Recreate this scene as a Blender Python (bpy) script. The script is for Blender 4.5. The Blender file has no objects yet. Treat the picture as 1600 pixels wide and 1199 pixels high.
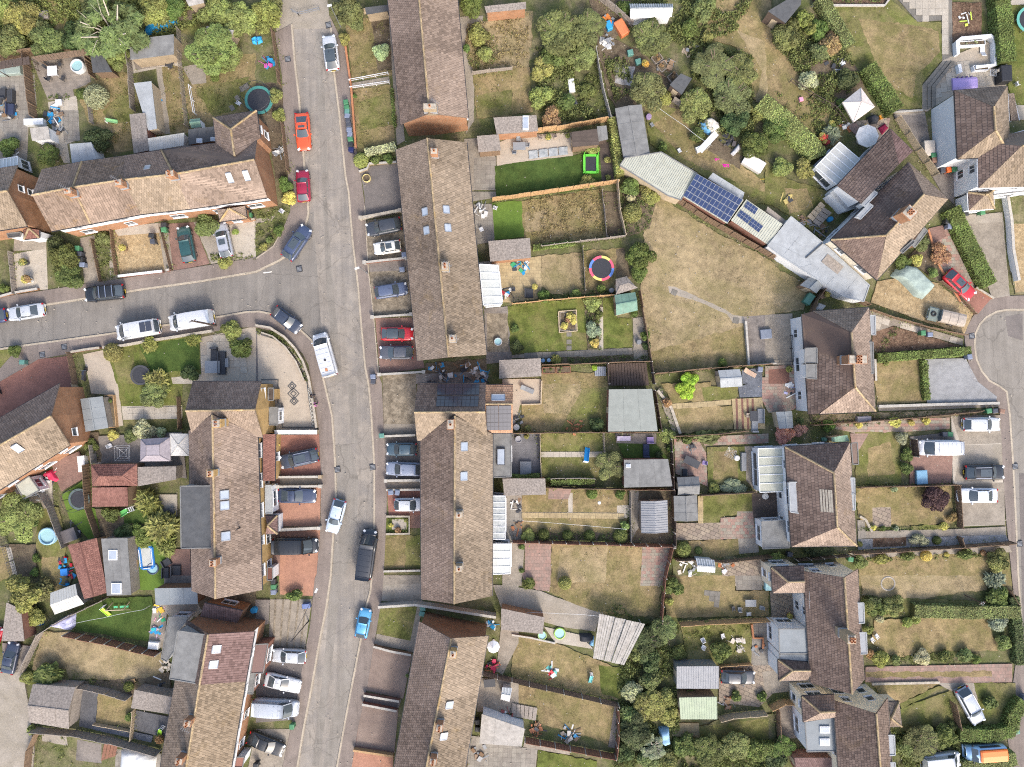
import bpy,math,random
import numpy as np
from mathutils import Vector,Matrix
random.seed(7)
C=bpy.context.scene.collection
SC=bpy.context.scene
H=92.0
S=12.0
# camera, sky, sun
cam=bpy.data.cameras.new('camera');cam.sensor_width=36.0
cam.angle=2*math.atan((800/S)/H);cam.clip_start=0.5;cam.clip_end=6000
cam_o=bpy.data.objects.new('camera',cam);C.objects.link(cam_o)
cam_o.location=(0,0,H);SC.camera=cam_o
SUN_AZ=Vector((0.36,-0.93,0)).normalized();SUN_EL=math.radians(41)
world=bpy.data.worlds.new('World');SC.world=world;world.use_nodes=True
wn=world.node_tree;wn.nodes.clear()
sky=wn.nodes.new('ShaderNodeTexSky');sky.sky_type='NISHITA';sky.sun_disc=False
sky.sun_elevation=SUN_EL;sky.sun_rotation=math.atan2(SUN_AZ.x,SUN_AZ.y)
sky.air_density=1.0;sky.dust_density=4.0;sky.ozone_density=1.0
bg=wn.nodes.new('ShaderNodeBackground');bg.inputs['Strength'].default_value=0.15
wo=wn.nodes.new('ShaderNodeOutputWorld')
wn.links.new(sky.outputs[0],bg.inputs[0]);wn.links.new(bg.outputs[0],wo.inputs[0])
sun=bpy.data.lights.new('sun','SUN');sun.energy=1.0;sun.angle=math.radians(10);sun.color=(1,0.96,0.9)
sun_o=bpy.data.objects.new('sun',sun);C.objects.link(sun_o);sun_o.location=(30,-60,80)
sd=Vector((SUN_AZ.x*math.cos(SUN_EL),SUN_AZ.y*math.cos(SUN_EL),math.sin(SUN_EL)))
sun_o.rotation_euler=sd.to_track_quat('Z','Y').to_euler()
SC.view_settings.view_transform='Standard';SC.view_settings.look='None'
SC.view_settings.exposure=1.27;SC.view_settings.gamma=1.0
SC.view_settings.use_curve_mapping=False
SC.cycles.use_denoising=False;SC.cycles.filter_width=1.1
SC.cycles.max_bounces=5;SC.cycles.diffuse_bounces=3;SC.cycles.glossy_bounces=2
SC.cycles.transparent_max_bounces=4;SC.cycles.transmission_bounces=2
# materials (procedural)
M={}
class NT:
 def __init__(s,name):
  s.m=bpy.data.materials.new(name);s.m.use_nodes=True;s.t=s.m.node_tree
  s.b=s.t.nodes['Principled BSDF'];M[name]=s.m
 def n(s,typ,**kw):
  x=s.t.nodes.new('ShaderNode'+typ)
  for k,v in kw.items():
   if k in x.inputs:x.inputs[k].default_value=v
   else:setattr(x,k,v)
  return x
 def l(s,a,b):s.t.links.new(a,b)
 def pos(s,scale=(1,1,1),rot=0):
  g=s.n('NewGeometry');mp=s.n('Mapping');mp.inputs['Scale'].default_value=scale
  mp.inputs['Rotation'].default_value=(0,0,rot);s.l(g.outputs['Position'],mp.inputs['Vector']);return mp.outputs[0]
 def uv(s,scale=(1,1,1)):
  g=s.n('UVMap');mp=s.n('Mapping');mp.inputs['Scale'].default_value=scale
  s.l(g.outputs[0],mp.inputs['Vector']);return mp.outputs[0]
 def noise(s,vec,scale,detail=4,rough=.6,dist=0):
  x=s.n('TexNoise');x.inputs['Scale'].default_value=scale;x.inputs['Detail'].default_value=detail
  x.inputs['Roughness'].default_value=rough;x.inputs['Distortion'].default_value=dist
  s.l(vec,x.inputs['Vector']);return x.outputs['Fac']
 def ramp(s,fac,stops):
  x=s.n('ValToRGB');e=x.color_ramp.elements
  while len(e)<len(stops):e.new(.5)
  for i,(p,c)in enumerate(stops):e[i].position=p;e[i].color=tuple(c)+((1,)if len(c)==3 else())
  s.l(fac,x.inputs[0]);return x.outputs[0]
 def mix(s,fac,a,b,typ='MIX'):
  x=s.n('MixRGB');x.blend_type=typ
  for k,v in((0,fac),(1,a),(2,b)):
   if isinstance(v,(int,float)):x.inputs[k].default_value=v
   elif isinstance(v,(tuple,list)):x.inputs[k].default_value=tuple(v)+((1,)if len(v)==3 else())
   else:s.l(v,x.inputs[k])
  return x.outputs[0]
 def math(s,op,a,b):
  x=s.n('Math');x.operation=op
  for k,v in((0,a),(1,b)):
   if isinstance(v,(int,float)):x.inputs[k].default_value=v
   else:s.l(v,x.inputs[k])
  return x.outputs[0]
 def bump(s,h,strength=.4,dist=.02):
  x=s.n('Bump');x.inputs['Strength'].default_value=strength;x.inputs['Distance'].default_value=dist
  s.l(h,x.inputs['Height']);s.l(x.outputs[0],s.b.inputs['Normal'])
 def out(s,col,rough=.85,metal=0,spec=.3):
  if isinstance(col,(tuple,list)):s.b.inputs['Base Color'].default_value=tuple(col)+(1,)
  else:s.l(col,s.b.inputs['Base Color'])
  s.b.inputs['Roughness'].default_value=rough;s.b.inputs['Metallic'].default_value=metal
  s.b.inputs['Specular IOR Level'].default_value=spec
  return s.m
def mul(c,k):return tuple(min(1,x*k)for x in c)
def ground(name,c,vary=.35,big=.15,mid=1.2,fine=7,tint=None,tint_amt=.5,tint_scale=.35,tint_at=.5,bump=.5,rough=.95,road=0):
 """mottled ground: three noise scales, plus an optional second colour in patches"""
 t=NT(name);p=t.pos()
 n1=t.noise(p,big,3);n2=t.noise(p,mid,5,.65);n3=t.noise(p,fine,6,.75)
 s=t.math('ADD',t.math('MULTIPLY',n1,.25),t.math('ADD',t.math('MULTIPLY',n2,.35),t.math('MULTIPLY',n3,.4)))
 col=t.ramp(s,[(.40,mul(c,1-vary)),(.5,c),(.6,mul(c,1+vary))])
 if tint:
  tn=t.noise(p,tint_scale,6,.7,.4);f=t.ramp(tn,[(tint_at-.1,(0,0,0)),(tint_at+.12,(tint_amt,)*3)])
  col=t.mix(f,col,t.ramp(n3,[(.3,mul(tint,.7)),(.7,mul(tint,1.3))]))
 if road:
  w=t.noise(t.pos((1.3,.05,1),.06),1,5,.7);col=t.mix(1,col,t.ramp(w,[(.35,(.86,)*3),(.62,(1.07,)*3)]),'MULTIPLY')
  v=t.n('TexVoronoi');v.feature='DISTANCE_TO_EDGE';v.inputs['Scale'].default_value=.16
  d=t.n('MixRGB');d.blend_type='ADD';d.inputs[0].default_value=1;nz=t.n('TexNoise');nz.inputs['Scale'].default_value=.8;t.l(p,nz.inputs['Vector']);t.l(p,d.inputs[1]);t.l(nz.outputs['Color'],d.inputs[2]);t.l(d.outputs[0],v.inputs['Vector'])
  col=t.mix(t.ramp(v.outputs[0],[(.003,(.45*road,)*3),(.011,(0,0,0))]),col,mul(c,.5))
  col=t.mix(t.ramp(t.noise(p,.9,3,.5),[(.68,(0,0,0)),(.78,(.45*road,)*3)]),col,mul(c,.5))
 t.bump(n3,bump,.04);t.out(col,rough,spec=.15);return t
DRY=(.235,.178,.094);GRN=(.085,.115,.026)
ground('dry_grass',DRY,.5,.12,.9,5,tint=(.14,.13,.046),tint_amt=.75,tint_scale=.3,tint_at=.51,bump=.9)
ground('straw_grass',(.265,.207,.12),.45,.1,1.1,6,tint=(.165,.145,.062),tint_amt=.7,tint_scale=.24,tint_at=.54,bump=.9)
ground('mixed_grass',(.115,.122,.036),.5,.14,.8,5,tint=(.21,.175,.085),tint_amt=.8,tint_scale=.35,tint_at=.52,bump=.9)
ground('green_grass',(.105,.125,.03),.45,.2,1.0,6,tint=(.2,.165,.07),tint_amt=.55,tint_scale=.4,tint_at=.56,bump=.9)
ground('lush_grass',(.05,.082,.02),.45,.2,.9,6,tint=(.075,.105,.025),tint_amt=.6,tint_scale=.5,bump=.9)
ground('artificial_grass',(.10,.16,.03),.18,.3,1.4,9,bump=.4)
ground('soil',(.105,.08,.055),.5,.2,1.5,6,tint=(.17,.14,.09),tint_amt=.6,tint_scale=.6,bump=1)
ground('rough_ground',(.155,.135,.078),.55,.15,1,5,tint=(.085,.105,.03),tint_amt=.8,tint_scale=.4,tint_at=.47,bump=1)
ground('bark_chip',(.12,.075,.05),.7,.3,3,9,tint=(.28,.2,.13),tint_amt=.7,tint_scale=4,tint_at=.58,bump=1)
ground('gravel',(.33,.25,.145),.45,.2,2.5,9,tint=(.22,.15,.075),tint_amt=.6,tint_scale=1.4,tint_at=.55,bump=1)
ground('grey_gravel',(.25,.245,.24),.4,.3,2.5,10,bump=1)
ground('slate_chip',(.13,.14,.16),.4,.4,3,10,bump=1)
ground('concrete',(.27,.235,.19),.28,.15,.9,5,tint=(.17,.145,.115),tint_amt=.6,tint_scale=.3,tint_at=.55,bump=.3)
ground('old_concrete',(.25,.21,.155),.45,.3,1.3,4,tint=(.11,.09,.065),tint_amt=.8,tint_scale=1.1,tint_at=.52,bump=.5)
ground('pale_concrete',(.40,.36,.30),.2,.2,1,6,tint=(.3,.26,.2),tint_amt=.5,tint_scale=.5,bump=.2)
ground('dark_concrete',(.17,.15,.135),.35,.2,1,5,tint=(.24,.21,.18),tint_amt=.6,tint_scale=.4,bump=.3)
ground('asphalt',(.208,.19,.167),.18,.1,.6,9,tint=(.17,.157,.142),tint_amt=.7,tint_scale=.14,tint_at=.5,bump=.3,road=1)
ground('worn_asphalt',(.268,.238,.202),.2,.2,1.0,9,tint=(.195,.18,.165),tint_amt=.75,tint_scale=.3,tint_at=.5,bump=.3,road=1)
ground('patched_asphalt',(.215,.195,.168),.2,.3,.8,9,tint=(.235,.215,.19),tint_amt=.6,tint_scale=.4,bump=.3,road=1)
ground('pavement',(.22,.183,.158),.18,.15,.8,8,tint=(.175,.145,.127),tint_amt=.7,tint_scale=.2,tint_at=.5,bump=.3,road=.7)
ground('dark_tarmac',(.145,.13,.12),.2,.2,1,8,tint=(.19,.165,.15),tint_amt=.5,tint_scale=.3,bump=.3)
ground('drive_brown',(.235,.18,.147),.22,.15,.8,7,tint=(.185,.14,.118),tint_amt=.7,tint_scale=.25,bump=.3)
ground('kerb_stone',(.36,.31,.24),.2,.3,1.5,6,bump=.2)
ground('imprint_red',(.275,.135,.1),.25,.15,.7,5,tint=(.2,.103,.082),tint_amt=.6,tint_scale=.3,bump=.3)
ground('imprint_terracotta',(.36,.195,.13),.22,.15,.7,5,tint=(.28,.15,.11),tint_amt=.6,tint_scale=.3,bump=.3)
ground('dirt_track',(.30,.265,.22),.2,.12,.8,6,tint=(.23,.2,.15),tint_amt=.6,tint_scale=.25,bump=.4)
ground('white_line',(.62,.6,.55),.3,.5,3,9,bump=.1)
ground('rubber_mulch',(.10,.10,.105),.3,.4,3,10,bump=.6)
ground('ash',(.42,.40,.38),.5,.5,2,7,tint=(.2,.18,.16),tint_amt=.7,tint_scale=1,bump=.6)
def paving(name,c1,c2,mortar,w,h,rot=0,off=.5,msz=.012,vary=.35,bump=.4):
 t=NT(name);p=t.pos(rot=rot);b=t.n('TexBrick');t.l(p,b.inputs['Vector'])
 b.inputs['Color1'].default_value=c1+(1,);b.inputs['Color2'].default_value=c2+(1,);b.inputs['Mortar'].default_value=mortar+(1,)
 b.inputs['Scale'].default_value=1;b.inputs['Brick Width'].default_value=w;b.inputs['Row Height'].default_value=h
 b.inputs['Mortar Size'].default_value=msz;b.offset=off;b.inputs['Bias'].default_value=0
 n=t.noise(p,1.3,5,.7);n2=t.noise(p,.25,3)
 col=t.mix(1,b.outputs['Color'],t.ramp(t.math('ADD',t.math('MULTIPLY',n,.6),t.math('MULTIPLY',n2,.4)),[(.3,(1-vary,)*3),(.7,(1+vary*.5,)*3)]),'MULTIPLY')
 t.bump(b.outputs['Fac'],-bump,.02);t.out(col,.9,spec=.2);return t
paving('block_red',(.25,.12,.088),(.20,.095,.075),(.13,.09,.07),.2,.1,.8)
paving('block_pink',(.29,.175,.14),(.23,.135,.11),(.15,.11,.09),.2,.1,.3)
paving('block_grey',(.33,.33,.325),(.28,.28,.28),(.2,.2,.2),.2,.1,.1)
paving('block_beige',(.44,.375,.295),(.39,.33,.26),(.3,.26,.2),.2,.1,.2,vary=.2)
paving('imprint_cream',(.41,.35,.275),(.39,.33,.262),(.33,.28,.22),.5,.5,.1,vary=.2)
paving('slab_yellow',(.42,.335,.19),(.36,.28,.16),(.2,.16,.1),.6,.45,.05)
paving('slab_grey',(.28,.255,.215),(.23,.205,.175),(.12,.11,.09),.6,.6,.05,0)
paving('slab_pink',(.33,.215,.175),(.27,.2,.165),(.14,.11,.09),.45,.45,.0,.5)
paving('slab_mixed',(.34,.2,.16),(.3,.28,.22),(.13,.1,.08),.55,.4,.0,.35)
paving('crazy_paving',(.33,.27,.2),(.25,.2,.16),(.12,.1,.08),.7,.5,.4,.37,.03)
paving('deck_grey',(.19,.185,.19),(.165,.16,.165),(.06,.06,.06),3.6,.14,0)
paving('deck_brown',(.115,.09,.075),(.09,.07,.06),(.035,.03,.025),3.6,.14,0)
paving('deck_pale',(.30,.255,.21),(.25,.215,.18),(.09,.08,.07),3.0,.14,-.1)
paving('slab_joint',(.2,.185,.16),(.18,.165,.14),(.12,.11,.09),.6,.6,.0)
def tiles(name,c,c2,lichen=(.30,.19,.05),lich=.25,dark=.5,spots=.25):
 """roof tiles: colour by tile (attribute rnd on each face), weathering and lichen by noise"""
 c=(c[0]*1.02,c[1],c[2]*.98);c2=(c2[0]*1.02,c2[1],c2[2]*.98)
 t=NT(name);p=t.pos();a=t.n('Attribute');a.attribute_name='rnd'
 col=t.ramp(a.outputs['Fac'],[(0,mul(c,.68)),(.25,mul(c,.92)),(.75,c2),(1,mul(c2,1.2))])
 n=t.noise(p,.22,5,.65);n2=t.noise(p,3.5,5,.7)
 col=t.mix(1,col,t.ramp(n,[(.3,(1-dark*.4,)*3),(.7,(1+dark*.2,)*3)]),'MULTIPLY')
 col=t.mix(t.ramp(t.noise(p,.35,7,.75,.5),[(.56,(0,0,0)),(.72,(lich,)*3)]),col,lichen)
 col=t.mix(t.ramp(n2,[(.64,(0,0,0)),(.72,(spots*.7,)*3)]),col,(.42,.40,.34))
 t.bump(n2,.3,.02);t.out(col,.9,spec=.2);return t
tiles('tiles_brown',(.205,.16,.125),(.235,.185,.145))
tiles('tiles_tan',(.225,.18,.132),(.255,.205,.153),spots=.3)
tiles('tiles_red_brown',(.185,.138,.112),(.215,.163,.133),lich=.15,spots=.35)
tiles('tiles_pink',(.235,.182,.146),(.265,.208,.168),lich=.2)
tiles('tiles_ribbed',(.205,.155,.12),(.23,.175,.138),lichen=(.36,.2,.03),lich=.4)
tiles('tiles_dark',(.135,.098,.083),(.165,.122,.102),lich=.12,spots=.6)  # weathered tiles, with the shade of slopes facing off the sun painted in
tiles('tiles_purple',(.175,.115,.105),(.20,.135,.125),lich=0,dark=.15,spots=0)
tiles('tiles_yellow',(.245,.192,.135),(.28,.222,.16),lich=.15,spots=.3)
tiles('tiles_orange',(.36,.21,.13),(.42,.26,.165),lich=.1)
tiles('tiles_shed_red',(.195,.095,.078),(.23,.118,.095),lich=0)
tiles('ridge_lichen',(.30,.235,.15),(.36,.28,.17),lichen=(.42,.24,.04),lich=.7)
def brick(name,c1,c2,mortar,vary=.3):
 t=NT(name);u=t.uv();b=t.n('TexBrick');t.l(u,b.inputs['Vector'])
 b.inputs['Color1'].default_value=c1+(1,);b.inputs['Color2'].default_value=c2+(1,);b.inputs['Mortar'].default_value=mortar+(1,)
 b.inputs['Scale'].default_value=1;b.inputs['Brick Width'].default_value=.225;b.inputs['Row Height'].default_value=.075;b.inputs['Mortar Size'].default_value=.01
 n=t.noise(t.pos(),.9,5,.7)
 t.bump(b.outputs['Fac'],-.4,.01)
 t.out(t.mix(1,b.outputs['Color'],t.ramp(n,[(.3,(1-vary,)*3),(.7,(1+vary*.4,)*3)]),'MULTIPLY'),.92,spec=.15)
brick('brick_orange',(.38,.175,.085),(.31,.135,.065),(.32,.25,.18))
brick('brick_brown',(.30,.15,.08),(.23,.11,.06),(.26,.2,.14))
brick('brick_ochre',(.50,.33,.125),(.42,.27,.10),(.40,.3,.18))
brick('brick_red',(.27,.10,.065),(.21,.08,.055),(.25,.2,.16))
brick('brick_buff',(.40,.31,.2),(.34,.26,.17),(.32,.27,.2))
def plain(name,c,vary=.15,scale=2,rough=.7,metal=0,spec=.3,stain=None):
 t=NT(name);p=t.pos();n=t.noise(p,scale,5,.65)
 col=t.ramp(n,[(.3,mul(c,1-vary)),(.7,mul(c,1+vary))])
 if stain:col=t.mix(t.ramp(t.noise(p,.7,6,.7,.6),[(.5,(0,0,0)),(.7,(.6,)*3)]),col,stain)
 t.out(col,rough,metal,spec);return t
plain('render_white',(.66,.67,.68),.05,1.2,.85,stain=(.6,.6,.58))
plain('render_cream',(.70,.62,.48),.06,1.2,.85)
plain('upvc',(.64,.65,.66),.03,2,.35)
plain('felt_grey',(.17,.17,.165),.22,1.4,.95,stain=(.225,.225,.215))
plain('felt_dark',(.075,.078,.082),.2,1.5,.9,stain=(.1,.1,.1))
plain('felt_green',(.15,.25,.19),.2,1.5,.9,stain=(.22,.27,.22))
plain('felt_sage',(.235,.25,.228),.12,1.2,.95,stain=(.23,.24,.22))
plain('felt_pale',(.33,.345,.35),.15,1.2,.9,stain=(.25,.26,.26))
plain('felt_bluegrey',(.215,.235,.245),.12,.8,.85,stain=(.27,.28,.28))
plain('shingle_grey',(.235,.205,.18),.45,5,.95,stain=(.15,.135,.12))
plain('asbestos',(.36,.335,.30),.25,1.6,.95,stain=(.22,.2,.17))
plain('corrugated_cream',(.385,.39,.325),.12,1.2,.8,stain=(.34,.33,.25))
plain('corrugated_green',(.33,.38,.27),.12,1.2,.8,stain=(.3,.33,.26))
plain('corrugated_white',(.47,.465,.43),.1,1.2,.6,stain=(.45,.43,.37))
plain('corrugated_grey',(.245,.25,.26),.14,1.2,.6,stain=(.26,.26,.27))
plain('lead',(.27,.285,.30),.15,2,.55)
plain('metal_grey',(.36,.37,.38),.1,3,.4,.6)
plain('metal_dark',(.05,.05,.055),.1,3,.5,.3)
plain('timber_brown',(.185,.125,.08),.3,4,.85,stain=(.13,.09,.065))
plain('timber_red',(.215,.105,.068),.25,4,.85,stain=(.15,.075,.05))
plain('timber_orange',(.40,.255,.13),.25,4,.85)
plain('timber_grey',(.275,.24,.205),.3,4,.9,stain=(.18,.155,.13))
plain('timber_pale',(.42,.34,.235),.2,4,.85)
plain('timber_dark',(.085,.062,.05),.3,4,.85)
plain('concrete_post',(.40,.375,.33),.2,3,.9)
plain('stone',(.36,.32,.26),.3,3,.95)
plain('terracotta',(.38,.17,.085),.2,3,.85)
plain('bark',(.13,.10,.075),.35,5,.95)
plain('bark_pale',(.42,.37,.30),.25,5,.9)
plain('tyre',(.028,.028,.03),.2,5,.8)
plain('chrome',(.6,.6,.62),.03,3,.25,.9)
plain('red_lens',(.32,.01,.012),.05,3,.2)
plain('lamp_lens',(.62,.64,.66),.05,3,.12)
plain('plate_white',(.7,.7,.68),.03,3,.4)
plain('plate_yellow',(.65,.48,.05),.03,3,.4)
plain('soot',(.018,.016,.015),.2,3,.95)
t=NT('car_glass');t.out((.06,.075,.085),.06,0,.8)
t=NT('window_glass');t.out((.05,.06,.07),.05,0,.7)
t=NT('roof_glass');t.out(t.ramp(t.noise(t.pos(),.8,3),[(.3,(.27,.31,.36)),(.7,(.4,.44,.5))]),.12,0,.8)  # sky reflection painted in as a pale blue base, mottled by noise
t=NT('polycarbonate');t.out(t.ramp(t.noise(t.pos(),1.1,4),[(.3,(.4,.42,.4)),(.7,(.5,.51,.48))]),.3,0,.5)
t=NT('dirty_glass');t.out(t.ramp(t.noise(t.pos(),2,5),[(.3,(.2,.22,.22)),(.7,(.42,.43,.42))]),.2,0,.5)
t=NT('solar_blue');t.out(t.ramp(t.noise(t.pos(),.9,2),[(.3,(.022,.035,.085)),(.7,(.03,.048,.115))]),.18,0,.6)
t=NT('solar_black');t.out((.045,.05,.068),.2,0,.5)
t=NT('pool_water');t.out((.30,.48,.50),.05,0,.6)
def objcol(name,rough,spec,vary=.06,scale=3,metal=0,coat=0):
 t=NT(name);o=t.n('ObjectInfo');n=t.noise(t.pos(),scale,4)
 t.out(t.mix(1,o.outputs['Color'],t.ramp(n,[(.3,(1-vary,)*3),(.7,(1+vary,)*3)]),'MULTIPLY'),rough,metal,spec)
 if coat:t.b.inputs['Coat Weight'].default_value=coat;t.b.inputs['Coat Roughness'].default_value=.08
objcol('car_paint',.35,.45,.04,1.5,.15,.6)
objcol('plastic',.5,.35)
objcol('fabric',.9,.15,.15,3)
t=NT('foliage');o=t.n('ObjectInfo');a=t.n('Attribute');a.attribute_name='rnd'
hs=t.n('HueSaturation');hs.inputs['Saturation'].default_value=.9;t.l(o.outputs['Color'],hs.inputs['Color'])
t.l(t.ramp(a.outputs['Fac'],[(0,(.484,)*3),(1,(.522,)*3)]),hs.inputs['Hue'])
t.l(t.ramp(a.outputs['Fac'],[(0,(.6,)*3),(.5,(1.35,)*3),(1,(1.25,)*3)]),hs.inputs['Value'])
col=t.mix(1,hs.outputs[0],t.ramp(a.outputs['Fac'],[(0,(.8,)*3),(.6,(1.0,)*3),(1,(1.5,1.45,1.2))]),'MULTIPLY')
t.out(col,.75,spec=.2)
tr=t.n('BsdfTranslucent');t.l(col,tr.inputs[0]);mx=t.n('MixShader');mx.inputs[0].default_value=.28
om=t.t.nodes['Material Output'];t.l(t.b.outputs[0],mx.inputs[1]);t.l(tr.outputs[0],mx.inputs[2]);t.l(mx.outputs[0],om.inputs[0])
# photo pixels to ground metres
FR={'F':(0,0,1),'a':(300,160,5.994),'b':(0,240,7.273),'c':(0,590,5.994),'d':(270,580,5.994),'e':(270,780,5.994),'f':(230,920,4.296),'g':(640,580,8.567),'h':(1440,120,4.994),'i':(1260,180,4.996),'j':(1220,470,5.71),'k':(1160,670,5.71),'l':(1190,860,5.211),'m':(1190,1050,6.957),'n':(950,150,4.571),'o':(1160,310,6.66),'q':(400,590,7.05)}
for c_ in range(4):
 for r_ in range(4):FR['%d%d'%(c_,r_)]=(400*c_,(0,300,600,899)[r_],3.9975)
def W(x,y,z=0.,fr='F'):
 ox,oy,s=FR[fr];px=ox+x/s;py=oy+y/s;k=(1-z/H)/S
 return Vector(((px-800)*k,(599.5-py)*k,z))
def PL(txt,z=0.):
 """'31: 10,20 30,40' -> list of ground points (third number = height)"""
 fr,body=txt.split(':');out=[]
 for tok in body.split():
  v=[float(q)for q in tok.split(',')];out.append(W(v[0],v[1],v[2]if len(v)>2 else z,fr.strip()))
 return out
def ln(fr,n):return n/FR[fr][2]/S
# objects
def props(o,label=None,cat=None,group=None,kind=None):
 if label:o['label']=label
 if cat:o['category']=cat
 if group:o['group']=group
 if kind:o['kind']=kind
 return o
def thing(name,label,cat,loc=(0,0,0),rz=0,group=None):
 o=bpy.data.objects.new(name,None);C.objects.link(o);o.location=loc;o.rotation_euler=(0,0,rz);o.empty_display_size=.3
 return props(o,label,cat,group)
def link(name,me,parent=None,color=None,loc=None,rz=0,scale=None):
 o=bpy.data.objects.new(name,me);C.objects.link(o)
 if parent is not None:o.parent=parent
 if color:o.color=tuple(color)+(1,)
 if loc is not None:o.location=loc
 if rz:o.rotation_euler=(0,0,rz)
 if scale is not None:o.scale=scale if hasattr(scale,'__len__')else(scale,)*3
 return o
def copy_tree(o,parent=None,color=None):
 c=o.copy();C.objects.link(c);c.parent=parent
 if color is not None and c.type=='MESH' and c.get('tint'):c.color=tuple(color)+(1,)
 for ch in list(o.children):copy_tree(ch,c,color)
 return c
class MB:
 """collects faces and links them as one mesh object"""
 def __init__(s):s.v=[];s.f=[];s.uv=[];s.r=[]
 def face(s,pts,uv=None,r=None):
  i=len(s.v);s.v+=[tuple(p)for p in pts];s.f.append(tuple(range(i,i+len(pts))))
  s.uv.append(uv or[(0,0)]*len(pts));s.r.append(random.random()if r is None else r)
 def wallquad(s,a,b,c,d):
  a,b,c,d=map(Vector,(a,b,c,d));L=(Vector((b.x,b.y,0))-Vector((a.x,a.y,0))).length
  s.face([a,b,c,d],[(0,a.z),(L,b.z),(L,c.z),(0,d.z)])
 def prism(s,poly,z0,z1,bottom=False):
  """vertical prism on a polygon of points (counter-clockwise or not)"""
  p=[Vector((q[0],q[1],0))for q in poly]
  if sum(p[i-1].x*p[i].y-p[i].x*p[i-1].y for i in range(len(p)))<0:p.reverse()
  s.face([(q.x,q.y,z1)for q in p],[(q.x,q.y)for q in p])
  if bottom:s.face([(q.x,q.y,z0)for q in reversed(p)])
  u=0
  for i in range(len(p)):
   a,b=p[i-1],p[i];L=(b-a).length
   s.face([(a.x,a.y,z0),(b.x,b.y,z0),(b.x,b.y,z1),(a.x,a.y,z1)],[(u,z0),(u+L,z0),(u+L,z1),(u,z1)]);u+=L
 def slab(s,top,th):
  """a sheet of any slope with thickness, from its upper outline"""
  top=[Vector(q)for q in top]
  n=(top[1]-top[0]).cross(top[-1]-top[0])
  if n.z<0:top.reverse()
  d=Vector((0,0,th));s.face(top,[(q.x,q.y)for q in top]);s.face([q-d for q in reversed(top)])
  for i in range(len(top)):
   a,b=top[i-1],top[i];s.face([a-d,b-d,b,a])
 def box(s,c,size,rz=0,rx=0,ry=0):
  R=Matrix.Rotation(rz,3,'Z')@Matrix.Rotation(ry,3,'Y')@Matrix.Rotation(rx,3,'X');c=Vector(c)
  h=[q/2 for q in size];P=[c+R@Vector((sx*h[0],sy*h[1],sz*h[2]))for sx,sy,sz in((-1,-1,-1),(1,-1,-1),(1,1,-1),(-1,1,-1),(-1,-1,1),(1,-1,1),(1,1,1),(-1,1,1))]
  for q,(w,hh)in(((0,3,2,1),(0,1)),((4,5,6,7),(0,1)),((0,1,5,4),(0,2)),((1,2,6,5),(1,2)),((2,3,7,6),(0,2)),((3,0,4,7),(1,2))):
   L,K=size[w],size[hh];s.face([P[k]for k in q],[(0,0),(L,0),(L,K),(0,K)])
 def beam(s,a,b,w,h):
  a,b=Vector(a),Vector(b);d=b-a;L=d.length
  rz=math.atan2(d.y,d.x);ry=-math.atan2(d.z,math.hypot(d.x,d.y));s.box((a+b)/2,(L,w,h),rz,0,ry)
 def cyl(s,a,b,r0,r1=None,n=10,caps=True):
  a,b=Vector(a),Vector(b);r1=r0 if r1 is None else r1;d=(b-a).normalized()
  u=d.orthogonal().normalized();v=d.cross(u);A=[];B=[]
  for k in range(n):
   t=2*math.pi*k/n;e=u*math.cos(t)+v*math.sin(t);A.append(a+e*r0);B.append(b+e*r1)
  for k in range(n):s.face([A[k-1],A[k],B[k],B[k-1]])
  if caps:
   if r0>1e-4:s.face(A[::-1])
   if r1>1e-4:s.face(B)
 def ring(s,c,R,r,n=24,m=6,ax=1.,ay=1.):
  c=Vector(c);G=[]
  for k in range(n):
   t=2*math.pi*k/n;row=[]
   for q in range(m):
    p=2*math.pi*q/m;rr=R+r*math.cos(p);row.append(c+Vector((rr*math.cos(t)*ax,rr*math.sin(t)*ay,r*math.sin(p))))
   G.append(row)
  for k in range(n):
   for q in range(m):s.face([G[k-1][q-1],G[k][q-1],G[k][q],G[k-1][q]])
 def lathe(s,c,prof,n=16):
  c=Vector(c);rows=[[c+Vector((r*math.cos(2*math.pi*k/n),r*math.sin(2*math.pi*k/n),z))for k in range(n)]for r,z in prof]
  for i in range(len(rows)-1):
   for k in range(n):s.face([rows[i][k-1],rows[i][k],rows[i+1][k],rows[i+1][k-1]])
  if prof[-1][0]>1e-3:s.face(rows[-1])
 def loft(s,secs,close_ends=True):
  m=len(secs[0])
  for i in range(len(secs)-1):
   for k in range(m):s.face([secs[i][k-1],secs[i][k],secs[i+1][k],secs[i+1][k-1]])
  if close_ends:s.face(list(secs[0]));s.face(list(secs[-1])[::-1])
 def mesh(s,name,mat,smooth=False,merge=False):
  me=bpy.data.meshes.new(name);v,f=s.v,s.f
  if merge:
   key={};idx=[];nv=[]
   for p in v:
    k=(round(p[0],4),round(p[1],4),round(p[2],4))
    if k not in key:key[k]=len(nv);nv.append(p)
    idx.append(key[k])
   f=[tuple(idx[i]for i in q)for q in f];v=nv
  me.from_pydata(v,[],f)
  if not merge:
   u=me.uv_layers.new(name='UVMap');u.data.foreach_set('uv',[c for q in s.uv for p in q for c in p])
   a=me.attributes.new('rnd','FLOAT','FACE');a.data.foreach_set('value',s.r)
  if smooth:me.shade_smooth()
  me.materials.append(M[mat]);me.update();return me
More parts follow.
